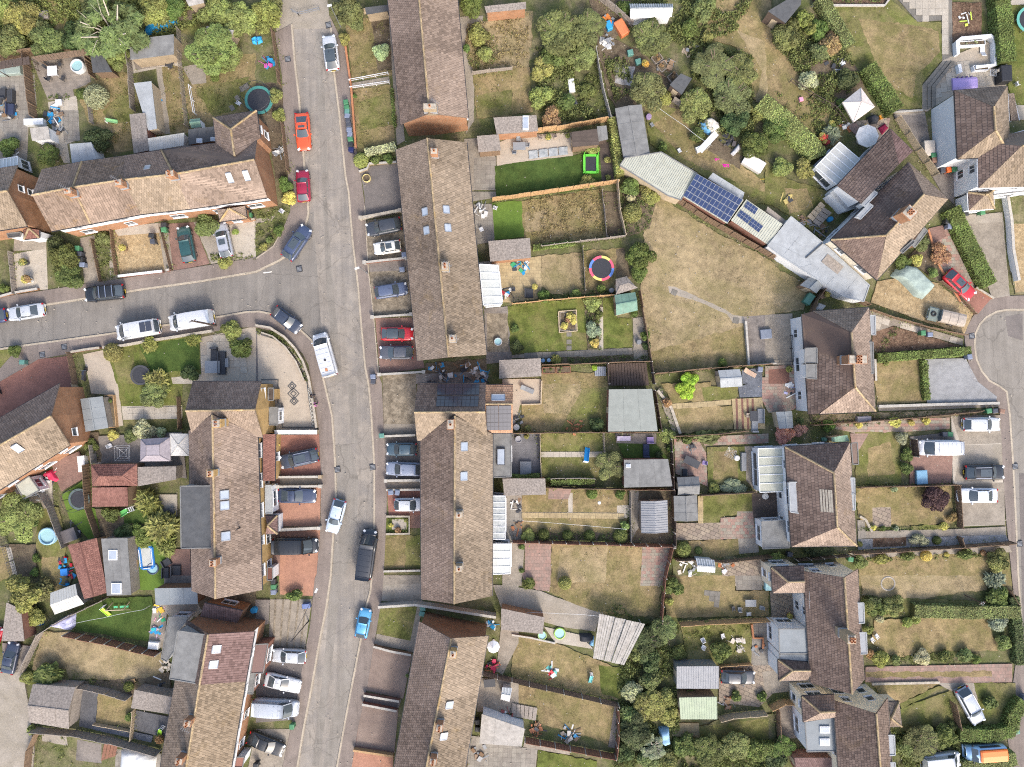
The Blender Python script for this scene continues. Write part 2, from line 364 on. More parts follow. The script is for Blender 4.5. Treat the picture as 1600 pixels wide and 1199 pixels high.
 def build(s,name,mat,parent=None,color=None,smooth=False,merge=False,local=False,kind=None,tint=False):
  if parent is not None and not local:
   o=parent;off=Vector(o.location)
   if o.parent is not None:off=off+Vector(o.parent.location)
   if off.length>0:s.v=[(p[0]-off.x,p[1]-off.y,p[2]-off.z)for p in s.v]
  elif parent is None and not local and s.v:
   xs=[p[0]for p in s.v];ys=[p[1]for p in s.v];zs=[p[2]for p in s.v]
   off=Vector(((min(xs)+max(xs))/2,(min(ys)+max(ys))/2,min(zs)));s.v=[(p[0]-off.x,p[1]-off.y,p[2]-off.z)for p in s.v]
   o=link(name,s.mesh(name,mat,smooth,merge),None,color,off)
   if kind:o['kind']=kind
   return o
  o=link(name,s.mesh(name,mat,smooth,merge),parent,color)
  if kind:o['kind']=kind
  if tint:o['tint']=1
  return o
# ground sheets, kerbs, slabs
LAYER=[0]
GRASSY=dict(dry_grass=.13,straw_grass=.13,mixed_grass=.1,green_grass=.12,lush_grass=.06,rough_ground=.14,soil=.12,dirt_track=.05,bark_chip=.06,ash=.15,gravel=.06)
def sheet(mat,txt,name,lay=None,th=0.):
 LAYER[0]+=1;z=.004+.0006*LAYER[0]if lay is None else lay
 poly=PL(txt)if isinstance(txt,str)else txt
 if mat in GRASSY and len(poly)<40:
  r=random.Random(len(name)+int(poly[0].x*10));q=[]
  for i in range(len(poly)):
   a,b=poly[i],poly[(i+1)%len(poly)];k=max(1,int((b-a).length/.45))
   nn=Vector((b.y-a.y,a.x-b.x,0)).normalized();p1,p2=r.random()*6,r.random()*6;q+=[a+(b-a)*(j/k)+nn*GRASSY[mat]*(.6*math.sin(j*.9+p1)+.5*math.sin(j*2.3+p2)+.3*r.gauss(0,1))*.9*min(1,j/2,(k-j)/2)for j in range(k)]
  poly=q
 m=MB();p=[Vector((q.x,q.y,z))for q in poly]
 if sum(p[i-1].x*p[i].y-p[i].x*p[i-1].y for i in range(len(p)))<0:p.reverse()
 m.face(p)
 for i in range(len(p)):a,b=p[i-1],p[i];m.face([(a.x,a.y,-.02),(b.x,b.y,-.02),b,a])
 return m.build(name,mat,kind='structure')
def strip(mat,txt,width,name,z0=-.02,z1=.1,parent=None,kind='structure',top=None):
 """a band of constant width along a polyline"""
 poly=PL(txt)if isinstance(txt,str)else txt;m=MB()
 L,R=offset_line(poly,width/2)
 for i in range(len(poly)-1):
  m.prism([L[i],L[i+1],R[i+1],R[i]],z0,z1)
 return m.build(name,mat,parent,kind=kind)
def offset_line(poly,d):
 L,R=[],[]
 for i,p in enumerate(poly):
  a=poly[i-1]if i else p;b=poly[i+1]if i<len(poly)-1 else p
  t=Vector((b.x-a.x,b.y-a.y,0)).normalized();n=Vector((-t.y,t.x,0));L.append(p+n*d);R.append(p-n*d)
 return L,R
def inside(p,poly):
 r=False
 for i in range(len(poly)):
  a,b=poly[i-1],poly[i]
  if(a.y>p.y)!=(b.y>p.y)and p.x<(b.x-a.x)*(p.y-a.y)/(b.y-a.y)+a.x:r=not r
 return r
SLAB={}
def slabs(parent,txt,w,h,rz,mat,z,gap=.02,th=.035,jit=.012,name='slab',need=4,stagger=0.,cols=None):
 """single paving slabs laid over a sheet: parts of it, sharing one mesh"""
 poly=PL(txt);key=(w,h,mat)
 if key not in SLAB:
  m=MB();m.box((0,0,0),(w-gap,h-gap,th));SLAB[key]=m.mesh(name,mat)
 R=Matrix.Rotation(rz,3,'Z');Ri=R.inverted();q=[Ri@p for p in poly]
 x0=min(p.x for p in q);x1=max(p.x for p in q);y0=min(p.y for p in q);y1=max(p.y for p in q)
 off=Vector(parent.location);n=0;j=0;y=y0+h/2
 while y<y1:
  x=x0+w/2-(w*stagger if j%2 else 0)
  while x<x1+w:
   ok=sum(inside(Vector((x+sx*w*.42,y+sy*h*.42,0)),q)for sx in(-1,1)for sy in(-1,1))
   if ok>=need and n<300:
    c=R@Vector((x,y,0));o=link(name,SLAB[key],parent,random.choice(cols)if cols else None,Vector((c.x,c.y,z+random.uniform(0,jit)))-off,rz);n+=1
   x+=w
  y+=h;j+=1
# roofs and houses
def clip(poly,ax,lim,keep_less):
 out=[]
 for i in range(len(poly)):
  a,b=poly[i-1],poly[i];ia=(a[ax]<=lim)==keep_less;ib=(b[ax]<=lim)==keep_less
  if ia!=ib:
   t=(lim-a[ax])/(b[ax]-a[ax]);out.append((a[0]+t*(b[0]-a[0]),a[1]+t*(b[1]-a[1])))
  if ib:out.append(b)
 return out
def face_frame(P):
 n=(P[1]-P[0]).cross(P[2]-P[0])
 if len(P)>3:n=n+(P[2]-P[0]).cross(P[3]-P[0])
 n.normalize()
 if n.z<0:n=-n
 u=Vector((0,0,1)).cross(n)
 u=u.normalized()if u.length>1e-3 else Vector((1,0,0))
 v=n.cross(u)
 return P[0],u,v,n
def tile_face(mb,P,tw=.30,th=.34,lift=.035,rough=.008,ribs=False):
 """every tile of one roof plane: its lower edge stands proud of the course below"""
 o,u,v,n=face_frame(P);q=[((p-o).dot(u),(p-o).dot(v))for p in P]
 bad=[(p-o).dot(n)for p in P];mean=sum(bad)/len(bad)
 o=o+n*mean
 hs=(o.x*.37+o.y*.73)%9;v0=min(p[1]for p in q);v1=max(p[1]for p in q);j=0;y=v0
 while y<v1-1e-4:
  row=clip(clip(q,1,y,False),1,y+th,True)
  if len(row)>=3:
   x0=min(p[0]for p in row);x1=max(p[0]for p in row)
   x=math.floor(x0/tw)*tw-(tw/2 if j%2 and not ribs else 0);x-=tw
   while x<x1:
    cell=(x,x+tw)
    if cell[1]>x0:
     c=row if(cell[0]<=x0 and cell[1]>=x1)else clip(clip(row,0,cell[0]+.014,False),0,cell[1]-.014,True)
     if len(c)>=3:
      r=min(1,max(0,.5+(random.random()-.5)*.75+.28*math.sin(7.7*math.floor((x+hs)/5.4)+hs)+.1*math.sin(3.1*math.floor((y+hs)/1.1))));e=random.uniform(-rough,rough);tl=random.uniform(-rough,rough)
      pts=[o+u*a+v*b+n*(lift*(1-(b-y)/th)+.012+e+tl*((a-x)/tw-.5))for a,b in c]
      mb.face(pts,r=r)
      low=[(a,b)for a,b in c if b<y+.01]
      if len(low)>=2:
       a0=min(low);a1=max(low);h=lift+.012+e
       mb.face([o+u*a0[0]+v*a0[1]-n*.03,o+u*a1[0]+v*a1[1]-n*.03,o+u*a1[0]+v*a1[1]+n*h,o+u*a0[0]+v*a0[1]+n*h],r=r*.3)  # riser darkened: the shadow line under each course is put into its colour
    x+=tw
  y+=th;j+=1
def VV(fr,txt):
 d={}
 for tok in txt.split():
  k,c=tok.split('=');c=c.split(',');f=fr
  if ':' in c[0]:f,c[0]=c[0].split(':')
  d[k]=W(float(c[0]),float(c[1]),float(c[2]),f)
 return d
def roof(h,V,faces,mats,wall='brick_brown',walls={},over=.28,ridge='ridge_lichen',tile=(.30,.34),wall_to=0.,nowall=(),ridges=True,windows=True,gablewin=False,flat=False,gutter=True):
 """faces: 'A B C D' each one roof plane; walls drop from every outer edge; ridge tiles run along every inner edge"""
 edges={};F=[f.split()for f in faces];by={}
 mats=[mats]*len(F)if isinstance(mats,str)else mats  # paler sets on sunward slopes, darker on others: light painted in by slope
 for f,m in zip(F,mats):
  for i in range(len(f)):edges.setdefault(frozenset((f[i-1],f[i])),[]).append((f[i-1],f[i],m))
  by.setdefault(m,[]).append(f)
 out=h.setdefault('planes',[])
 for m,fs in by.items():
  mb=MB()
  for f in fs:
   P=[V[k]for k in f];out.append(P)
   fr_=face_frame(P);base=[p for p in P]
   if m.startswith('tiles'):tile_face(mb,P,*tile,ribs=(m=='tiles_ribbed' or m=='tiles_purple'))
   mb.slab([p-Vector((0,0,.03))for p in P],.10)
  mb.build('roof',m,h['o'],kind='stuff' if m.startswith('tiles')else None)
 if ridges:
  mb=MB()
  for e,l in edges.items():
   if len(l)==2:
    a,b=V[l[0][0]],V[l[0][1]];top=.06;d=(b-a);L=d.length;k=max(1,int(L/.45));d=d/k
    if l[0][2]!=l[1][2]and abs(a.z-b.z)>1:continue
    mid=(a+b)/2
    cen=[sum((V[q]for q in f),Vector())/len(f)for f in F if l[0][0]in f and l[0][1]in f]
    if sum(c.z for c in cen)/len(cen)>mid.z:continue
    for i in range(k):
     p,q=a+d*i+Vector((0,0,top)),a+d*(i+1)+Vector((0,0,top+random.uniform(0,.02)));mb.cyl(p,p+(q-p)*.97,.13,.125,7)
  if mb.f:mb.build('ridge_tile',ridge,h['o'],kind='stuff')
 nxt={}
 for e,l in edges.items():
  if len(l)==1:nxt.setdefault(l[0][0],[]).append(l[0][1])
 loop=[];st=next(iter(nxt))if nxt else None;k=st
 while k is not None and k not in loop:loop.append(k);k=nxt.get(k,[None])[0]
 if len(loop)<3:return
 pts=[V[k]for k in loop];n=len(pts)
 area=sum(pts[i-1].x*pts[i].y-pts[i].x*pts[i-1].y for i in range(n));sg=1 if area>0 else-1
 ins=[]
 for i in range(n):
  a,p,b=pts[i-1],pts[i],pts[(i+1)%n]
  t1=Vector((p.x-a.x,p.y-a.y)).normalized();t2=Vector((b.x-p.x,b.y-p.y)).normalized()
  n1=Vector((-t1.y,t1.x))*sg;n2=Vector((-t2.y,t2.x))*sg;m=n1+n2
  if m.length<.2:m=n1
  m=m.normalized();m=m*(over/max(.4,m.dot(n1)));ins.append(Vector((p.x+m.x,p.y+m.y,p.z-.16)))
 gm=MB();gut=MB()
 for i in range(n):
  a,b=ins[i],ins[(i+1)%n];ka,kb=loop[i],loop[(i+1)%n];key=ka+kb if ka+kb in walls else kb+ka
  if ka+kb in nowall or kb+ka in nowall:continue
  wm=walls.get(key,wall);two=wm.split('/');dirv=Vector((b.x-a.x,b.y-a.y,0));L=dirv.length
  if L<.05:continue
  A0,B0=Vector((a.x,a.y,wall_to-.05)),Vector((b.x,b.y,wall_to-.05));mb=MB()
  split=2.7
  if len(two)==2 and min(a.z,b.z)>split+.5:
   A1,B1=Vector((a.x,a.y,split)),Vector((b.x,b.y,split));mb.wallquad(A0,B0,B1,A1);mb.build('wall',two[1],h['o']);mb=MB();mb.wallquad(A1,B1,b,a);mb.build('wall',two[0],h['o'])
  else:mb.wallquad(A0,B0,b,a);mb.build('wall',two[0],h['o'])
  hgt=min(a.z,b.z)-wall_to
  nrm=Vector((dirv.y,-dirv.x,0)).normalized()*sg
  if gutter and abs(pts[i].z-pts[(i+1)%n].z)<.35 and not flat:
   p,q=pts[i]+nrm*.05,pts[(i+1)%n]+nrm*.05;gut.beam(p-Vector((0,0,.09)),q-Vector((0,0,.09)),.11,.09)
  if windows and L>2.4 and hgt>2.2 and(gablewin or abs(pts[i].z-pts[(i+1)%n].z)<1):
   d=dirv/L;k=max(1,int(L/3.3));rng=random.Random(int(a.x*37+a.y*91))
   for fl in((.95+wall_to,1.25),(3.3+wall_to,1.15)):
    if fl[0]+fl[1]>wall_to+hgt:continue
    for j in range(k):
     t=(j+.5)/k*L;c=Vector((a.x,a.y,0))+d*t;wdt=rng.choice((1.1,1.5,1.8))if L>3 else 1.0
     if abs(pts[i].z-pts[(i+1)%n].z)>1 and(j!=k//2 or rng.random()<.3):continue
     window(h['o'],Vector((c.x,c.y,fl[0])),d,nrm,wdt,fl[1])
 if gut.f:gut.build('gutter','upvc' if h.get('white_gutter')else 'metal_dark',h['o'])
def window(par,c,d,nrm,w,hh,mat='upvc'):
 rz=math.atan2(d.y,d.x);mb=MB();up=Vector((0,0,1));p=c+nrm*.03
 for s in(-1,1):mb.box(p+d*(s*(w/2-.035))+up*hh/2,(.07,.07,hh),rz)
 for z in(.035,hh-.035):mb.box(p+up*z,(w-.14,.07,.07),rz)
 if w>1:mb.box(p+up*hh/2,(.06,.06,hh-.14),rz)
 mb.box(p+nrm*.07-up*.03,(w+.12,.16,.05),rz)
 fo=mb.build('window',mat,par)
 g=MB();g.box(p-nrm*.015+up*hh/2,(w-.1,.02,hh-.1),rz);g.build('pane','window_glass',fo)
def house(name,label,cat='house',fr='F',at='0,0',group=None,**kw):
 x,y=map(float,at.split(','));o=thing(name,label,cat,W(x,y,0,fr),0,group);return dict(o=o,**kw)
def on_plane(P,x,y,fr='F'):
 """where the sight line of a photo pixel meets a roof plane"""
 o,u,v,n=face_frame(P);g=W(x,y,0,fr);c=Vector((0,0,H));d=g-c;return c+d*((o-c).dot(n)/d.dot(n))
def pick(h,x,y,fr):
 for P in h['planes']:
  q=on_plane(P,x,y,fr);r=[Vector((p.x,p.y,0))for p in P]
  if inside(q,r):return P,q
 P=min(h['planes'],key=lambda P:(sum(P,Vector())/len(P)-on_plane(P,x,y,fr)).length);return P,on_plane(P,x,y,fr)
def skylight(h,fr,x,y,w=.78,l=1.1,mat='roof_glass',frame='metal_grey'):
 P,q=pick(h,x,y,fr);o,u,v,n=face_frame(P);q=q+n*.09;mb=MB()
 for s in(-1,1):
  a=q+u*(s*w/2);mb.beam(a-v*(l/2),a+v*(l/2),.09,.1);b=q+v*(s*l/2);mb.beam(b-u*(w/2-.045),b+u*(w/2-.045),.09,.1)
 f=mb.build('roof_window',frame,h['o'])
 g=MB();w2,l2=w/2-.04,l/2-.04;g.slab([q-u*w2-v*l2+n*.02,q+u*w2-v*l2+n*.02,q+u*w2+v*l2+n*.02,q-u*w2+v*l2+n*.02],.03);g.build('pane',mat,f)
def solar(h,fr,corners,nu,nv,mat='solar_blue',cells=(2,2),plane=None,gap=.025,lift=.14):
 """grid of panels between four photo corners on a roof plane"""
 c=[tuple(map(float,k.split(',')))for k in corners.split()]
 P=plane or pick(h,sum(k[0]for k in c)/4,sum(k[1]for k in c)/4,fr)[0];n=face_frame(P)[3]
 A,B,D,E=[on_plane(P,*k,fr)+n*lift for k in c]
 def at(s,t):return(A*(1-s)+B*s)*(1-t)+(E*(1-s)+D*s)*t
 for i in range(nu):
  for j in range(nv):
   s0,s1,t0,t1=i/nu,(i+1)/nu,j/nv,(j+1)/nv;q=[at(s0,t0),at(s1,t0),at(s1,t1),at(s0,t1)];m=sum(q,Vector())/4
   q=[m+(p-m)*.975 for p in q];mb=MB();mb.slab(q,.04);o=mb.build('solar_panel','metal_grey' if mat=='solar_blue' else 'metal_dark',h['o'])
   g=MB()
   for a in range(cells[0]):
    for b in range(cells[1]):
     def aa(s,t):return(q[0]*(1-s)+q[1]*s)*(1-t)+(q[3]*(1-s)+q[2]*s)*t
     e=.045;s0_,s1_=(a+e)/cells[0],(a+1-e)/cells[0];t0_,t1_=(b+e)/cells[1],(b+1-e)/cells[1]
     g.face([aa(s0_,t0_)+n*.006,aa(s1_,t0_)+n*.006,aa(s1_,t1_)+n*.006,aa(s0_,t1_)+n*.006])
   g.build('cell',mat,o)
def chimney(h,fr,x,y,w=.75,l=.9,rz=0.,top=9.4,base=6.5,pots=2,mat='brick_orange',aerial=False,lead=True):
 c=W(x,y,top,fr);mb=MB();mb.box((c.x,c.y,(top+base)/2),(w,l,top-base),rz)
 mb.box((c.x,c.y,top-.12),(w+.12,l+.12,.14),rz)
 o=mb.build('chimney',mat,h['o'])
 if lead:
  f=MB();f.box((c.x,c.y,base+(top-base)*.42),(w+.1,l+.1,.35),rz);f.build('flashing','lead',o)
 cap=MB();cap.box((c.x,c.y,top+.01),(w-.06,l-.06,.06),rz);cap.build('flaunching','stone',o)
 d=Vector((-math.sin(rz),math.cos(rz),0));e=Vector((math.cos(rz),math.sin(rz),0));rows=2 if pots>3 else 1;per=pots//rows
 for r in range(rows):
  for k in range(per):
   p=c+d*((k-(per-1)/2)*min(.36,l/max(1,per)))+e*((r-(rows-1)/2)*.34);pm=MB();pm.lathe((p.x,p.y,top),[(.15,0),(.12,.1),(.12,.32),(.15,.34),(.15,.4),(.10,.4),(.10,.1),(.0,.1)],10)
   pm.build('chimney_pot','terracotta',o)
 if aerial:
  a=MB();p=c+e*(w/2+.05);a.cyl((p.x,p.y,top-.5),(p.x,p.y,top+1.6),.025,n=6);a.cyl((p.x-.5,p.y+.3,top+1.5),(p.x+.5,p.y-.3,top+1.5),.015,n=5)
  for k in range(5):t=-.4+.2*k;a.cyl((p.x+t-.12,p.y-t*.6-.2,top+1.5),(p.x+t+.12,p.y-t*.6+.2,top+1.5),.01,n=4)
  a.build('aerial','metal_grey',o)
def flatroof(h,txt,z,mat='felt_grey',wall='render_white',base=0.,rim=.12,name='roof',win=True,wallz=None):
 """flat roofed block from the photo outline of its roof"""
 poly=PL(txt,z);wl=MB();c=sum(poly,Vector())/len(poly)
 q=[p+(c-p)*(.12/max(.5,(c-p).length))for p in poly]
 wl.prism(q,base-.05,z-.1);o=wl.build('wall',wall,h['o'])
 r=MB();r.prism(poly,z-.14,z,True);ro=r.build(name,mat,h['o']);h.setdefault('planes',[]).append(poly)
 k=MB();n=len(poly)
 for i in range(n):k.beam(poly[i-1]+Vector((0,0,.03)),poly[i]+Vector((0,0,.03)),rim,.08)
 k.build('edge_trim','felt_pale' if mat in('lead','felt_pale')else 'felt_grey',h['o'])
 if win:
  area=sum(q[i-1].x*q[i].y-q[i].x*q[i-1].y for i in range(n));sg=1 if area>0 else-1
  for i in range(n):
   a,b=q[i-1],q[i];d=Vector((b.x-a.x,b.y-a.y,0));L=d.length
   if L>1.8:
    d/=L;nr=Vector((d.y,-d.x,0))*sg;m=(a+b)/2;window(h['o'],Vector((m.x,m.y,base+.9)),d,nr,min(2,L*.6),min(1.25,z-base-1.2))
 return o
# sheds, lean-tos, canopies
def shed(label,fr,quad,z=2.1,rise=.45,mat='felt_grey',wall='timber_brown',axis=0,name='shed',cat='shed',kind='gable',door=True,bat=True,group=None,seams=0,cut=None):
 """quad: four photo corners of the eaves; axis 0 puts the ridge along side 0-1"""
 c=[tuple(map(float,k.split(',')))[:2]for k in quad.split()]
 if axis:c=c[1:]+c[:1]
 ht=[z]*4
 if kind=='pent':ht=[z+rise,z+rise,z,z]
 P=[W(k[0],k[1],hh,fr)for k,hh in zip(c,ht)];ctr=sum(P,Vector())/4
 h=dict(o=thing(name,label,cat,(ctr.x,ctr.y,0),0,group),planes=[])
 q=[p+(ctr-p)*(.14/max(.4,(ctr-p).length))for p in P]
 if kind=='gable':
  m0=(P[0]+P[3])/2+Vector((0,0,rise));m1=(P[1]+P[2])/2+Vector((0,0,rise));planes=[[P[0],P[1],m1,m0],[P[3],P[2],m1,m0]]
 elif kind=='hip':
  a=(P[0]+P[3])/2;b=(P[1]+P[2])/2;m0=a+(b-a)*.25+Vector((0,0,rise));m1=b+(a-b)*.25+Vector((0,0,rise))
  planes=[[P[0],P[1],m1,m0],[P[2],P[3],m0,m1],[P[1],P[2],m1],[P[3],P[0],m0]]
 elif kind=='pyramid':
  m0=ctr+Vector((0,0,rise));planes=[[P[i-1],P[i],m0]for i in range(4)]
 else:planes=[P]
 rb=MB()
 for pl in planes:
  if mat.startswith('tiles'):tile_face(rb,pl,.25,.25,.03)
  rb.slab(pl,.06)
 r=rb.build('roof',mat,h['o'])
 if bat:
  b=MB()
  for pl in planes:
   o,u,v,n=face_frame(pl);k=seams or 3
   if len(pl)==4 and mat.startswith(('felt','shingle','asb')):
    for i in range(1,k):
     t=i/k;b.beam(pl[0]*(1-t)+pl[1]*t+n*.012,pl[3]*(1-t)+pl[2]*t+n*.012,.05,.02)
   elif len(pl)==4 and mat.startswith(('corr','poly','dirty')):
    L=(pl[1]-pl[0]).length;k=seams or max(3,int(L/.3))
    for i in range(k+1):
     t=i/k;b.beam(pl[0]*(1-t)+pl[1]*t+n*.015,pl[3]*(1-t)+pl[2]*t+n*.015,.07,.05)
  if b.f:b.build('rib' if mat.startswith(('corr','poly','dirty'))else 'felt_seam',mat if not mat.startswith(('poly','dirty'))else 'upvc',h['o'])
  if kind in('gable','hip','pyramid')and not mat.startswith('corr'):
   b=MB()
   for i,pl in enumerate(planes):
    if kind=='gable' and i==0:b.beam(pl[3]+Vector((0,0,.03)),pl[2]+Vector((0,0,.03)),.16,.04)
    if kind=='pyramid':b.beam(pl[0]+Vector((0,0,.03)),pl[2]+Vector((0,0,.03)),.08,.05)
    if kind=='hip' and i<2:
     b.beam(pl[0]+Vector((0,0,.03)),pl[3]+Vector((0,0,.03)),.12,.05);b.beam(pl[1]+Vector((0,0,.03)),pl[2]+Vector((0,0,.03)),.12,.05)
   if b.f:b.build('ridge_strip',mat,h['o'])
 if wall:
  w=MB()
  for i in range(4):a,bb=q[i-1],q[i];w.wallquad((a.x,a.y,-.05),(bb.x,bb.y,-.05),(bb.x,bb.y,bb.z-.04),(a.x,a.y,a.z-.04))
  if kind=='gable':
   for a,bb,m in((q[3],q[0],m0),(q[1],q[2],m1)):w.face([a,bb,m-Vector((0,0,.06))])
  w.build('wall',wall,h['o'])
  if door:
   a,bb=q[0],q[3];d=Vector((bb.x-a.x,bb.y-a.y,0));L=d.length;d=d/max(L,.01);nr=Vector((d.y,-d.x,0));m=(a+bb)/2
   if(m+nr-ctr).length<(m-nr-ctr).length:nr=-nr
   g=MB();g.box((m.x+nr.x*.03,m.y+nr.y*.03,.92),(.04,min(.8,L*.7),1.75),math.atan2(nr.y,nr.x));do=g.build('door','timber_pale' if wall!='timber_pale' else 'timber_brown',h['o'])
   g=MB();g.box((m.x+nr.x*.07+d.x*.28,m.y+nr.y*.07+d.y*.28,.95),(.04,.04,.14),math.atan2(nr.y,nr.x));g.build('handle','metal_dark',do)
 else:
  for p in P:g=MB();g.cyl((p.x+(ctr.x-p.x)*.06,p.y+(ctr.y-p.y)*.06,-.02),(p.x+(ctr.x-p.x)*.06,p.y+(ctr.y-p.y)*.06,p.z-.05),.05,n=6);g.build('post','timber_brown',h['o'])
 return h
def glassroof(h,fr,quad,z0,z1,n=4,mat='polycarbonate',wall='upvc',bar='upvc',name='conservatory_roof',base=0.):
 """lean-to glazed roof: corners 0,1 against the house (high), 2,3 outer (low); n panes side by side"""
 c=[tuple(map(float,k.split(',')))for k in quad.split()];P=[W(k[0],k[1],z,fr)for k,z in zip(c,(z1,z1,z0,z0))]
 nn=face_frame(P)[3];fo=MB();ctr=sum(P,Vector())/4
 for i in range(n+1):t=i/n;fo.beam(P[0]*(1-t)+P[1]*t+nn*.03,P[3]*(1-t)+P[2]*t+nn*.03,.09,.09)
 for a,b in((0,1),(3,2)):fo.beam(P[a]+nn*.02,P[b]+nn*.02,.1,.1)
 f=fo.build(name,bar,h['o'])
 for i in range(n):
  g=MB();s0,s1=(i+.03)/n,(i+.97)/n;g.slab([P[0]*(1-s0)+P[1]*s0,P[0]*(1-s1)+P[1]*s1,P[3]*(1-s1)+P[2]*s1,P[3]*(1-s0)+P[2]*s0],.02);g.build('roof_pane',mat,f)
 w=MB();q=[p+(ctr-p)*.03 for p in P]
 for a,b in((1,2),(2,3),(3,0)):w.wallquad((q[a].x,q[a].y,base-.05),(q[b].x,q[b].y,base-.05),(q[b].x,q[b].y,q[b].z-.03),(q[a].x,q[a].y,q[a].z-.03))
 w.build('wall',wall,h['o'])
 for a,b in((1,2),(2,3),(3,0)):
  d=Vector((q[b].x-q[a].x,q[b].y-q[a].y,0));L=d.length
  if L>1:
   d/=L;nr=Vector((d.y,-d.x,0));m=(q[a]+q[b])/2
   if(m+nr-ctr).length<(m-nr-ctr).length:nr=-nr
   window(h['o'],Vector((m.x,m.y,base+.5)),d,nr,L*.8,1.5)
# fences and walls
PANEL={}
def panel_mesh(mat,style):
 k=(mat,style)
 if k not in PANEL:
  m=MB()
  if style=='board':
   nb=10
   for i in range(nb):m.box(((i+.5)/nb-.5,(.3 if i%2 else-.3),.5),(1/nb*.97,.5,.94+.05*random.random()))
   for z in(.12,.5,.88):m.box((0,-1.0,z),(1,.9,.05))
   m.box((0,0,.99),(1,1.6,.025))
  elif style=='slat':
   for i in range(9):m.box((0,0,(i+.5)/9),(1,.8,.085))
  elif style=='trellis':
   for i in range(7):m.box((i/6-.5,.2,.5),(.025,.4,1))
   for i in range(6):m.box((0,-.2,(i+.3)/6),(1,.4,.03))
  else:
   m.box((0,0,.5),(1,1.2,1))
  PANEL[k]=m.mesh('panel',mat)
 return PANEL[k]
EDGE=[]
def fence(label,txt,h=1.75,mat='timber_brown',style='board',post='timber_brown',step=1.83,name='panel_fence',lean=0.,cap=.06,group=None,gap=0.):
 poly=PL(txt);EDGE.append(poly);c=sum(poly,Vector())/len(poly);o=thing(name,label,'fence',(c.x,c.y,0),0,group);pm=panel_mesh(mat,style);post_me=None
 pb=MB();pb.box((0,0,(h+cap)/2),(.1,.1,h+cap));post_me=pb.mesh('post',post)
 for a,b in zip(poly,poly[1:]):
  d=b-a;L=d.length
  if L<.3:continue
  k=max(1,round(L/step));d=d/k;rz=math.atan2(d.y,d.x)
  for i in range(k+1):
   if i==k and b is not poly[-1]:continue
   p=a+d*i;link('post',post_me,o,None,(p.x-c.x,p.y-c.y,-.02),rz)
  for i in range(k):
   if gap and random.random()<gap:continue
   p=a+d*(i+.5);q=link('panel',pm,o,None,(p.x-c.x,p.y-c.y,random.uniform(0,.06)),0,(d.length-.11,.035,h-random.uniform(0,.06)))
   q.rotation_euler=(lean+random.uniform(-.03,.03),random.uniform(-.012,.012),rz)
 return o
def wall(label,txt,h=.6,w=.22,mat='brick_red',cope='concrete_post',name='garden_wall',piers=0,group=None,cat='wall'):
 poly=PL(txt);c=sum(poly,Vector())/len(poly);o=thing(name,label,cat,(c.x,c.y,0),0,group);L,R=offset_line(poly,w/2);m=MB();L2,R2=offset_line(poly,w/2+.03);k=MB()
 for i in range(len(poly)-1):
  m.prism([L[i],L[i+1],R[i+1],R[i]],-.05,h)
  a,b=poly[i],poly[i+1];n=max(1,round((b-a).length/.6))
  for j in range(n):
   s,t=j/n+.008/n,(j+1)/n-.008/n;k.prism([L2[i]*(1-s)+L2[i+1]*s,L2[i]*(1-t)+L2[i+1]*t,R2[i]*(1-t)+R2[i+1]*t,R2[i]*(1-s)+R2[i+1]*s],h,h+.05+random.uniform(0,.008))
 m.build('wall_body',mat,o);k.build('coping',cope,o)
 if piers:
  for p in(poly if piers==2 else(poly[0],poly[-1])):
   q=MB();q.box((p.x,p.y,(h+.18)/2),(.36,.36,h+.18));q.box((p.x,p.y,h+.21),(.44,.44,.07));q.build('pier',mat if piers==2 else cope,o)
 return o
def rail(label,txt,h=1.,mat='upvc',name='railing',cat='fence',step=1.8,group=None,r=.03):
 poly=PL(txt);c=sum(poly,Vector())/len(poly);o=thing(name,label,cat,(c.x,c.y,0),0,group)
 for a,b in zip(poly,poly[1:]):
  m=MB();m.beam(a+Vector((0,0,h)),b+Vector((0,0,h)),r*2,r*2);m.beam(a+Vector((0,0,h*.5)),b+Vector((0,0,h*.5)),r*1.6,r*1.6);m.build('rail',mat,o)
  k=max(1,round((b-a).length/step))
  for i in range(k+1):p=a+(b-a)*(i/k);m=MB();m.box((p.x,p.y,h/2),(.08,.08,h+.05));m.build('post',mat,o)
 return o
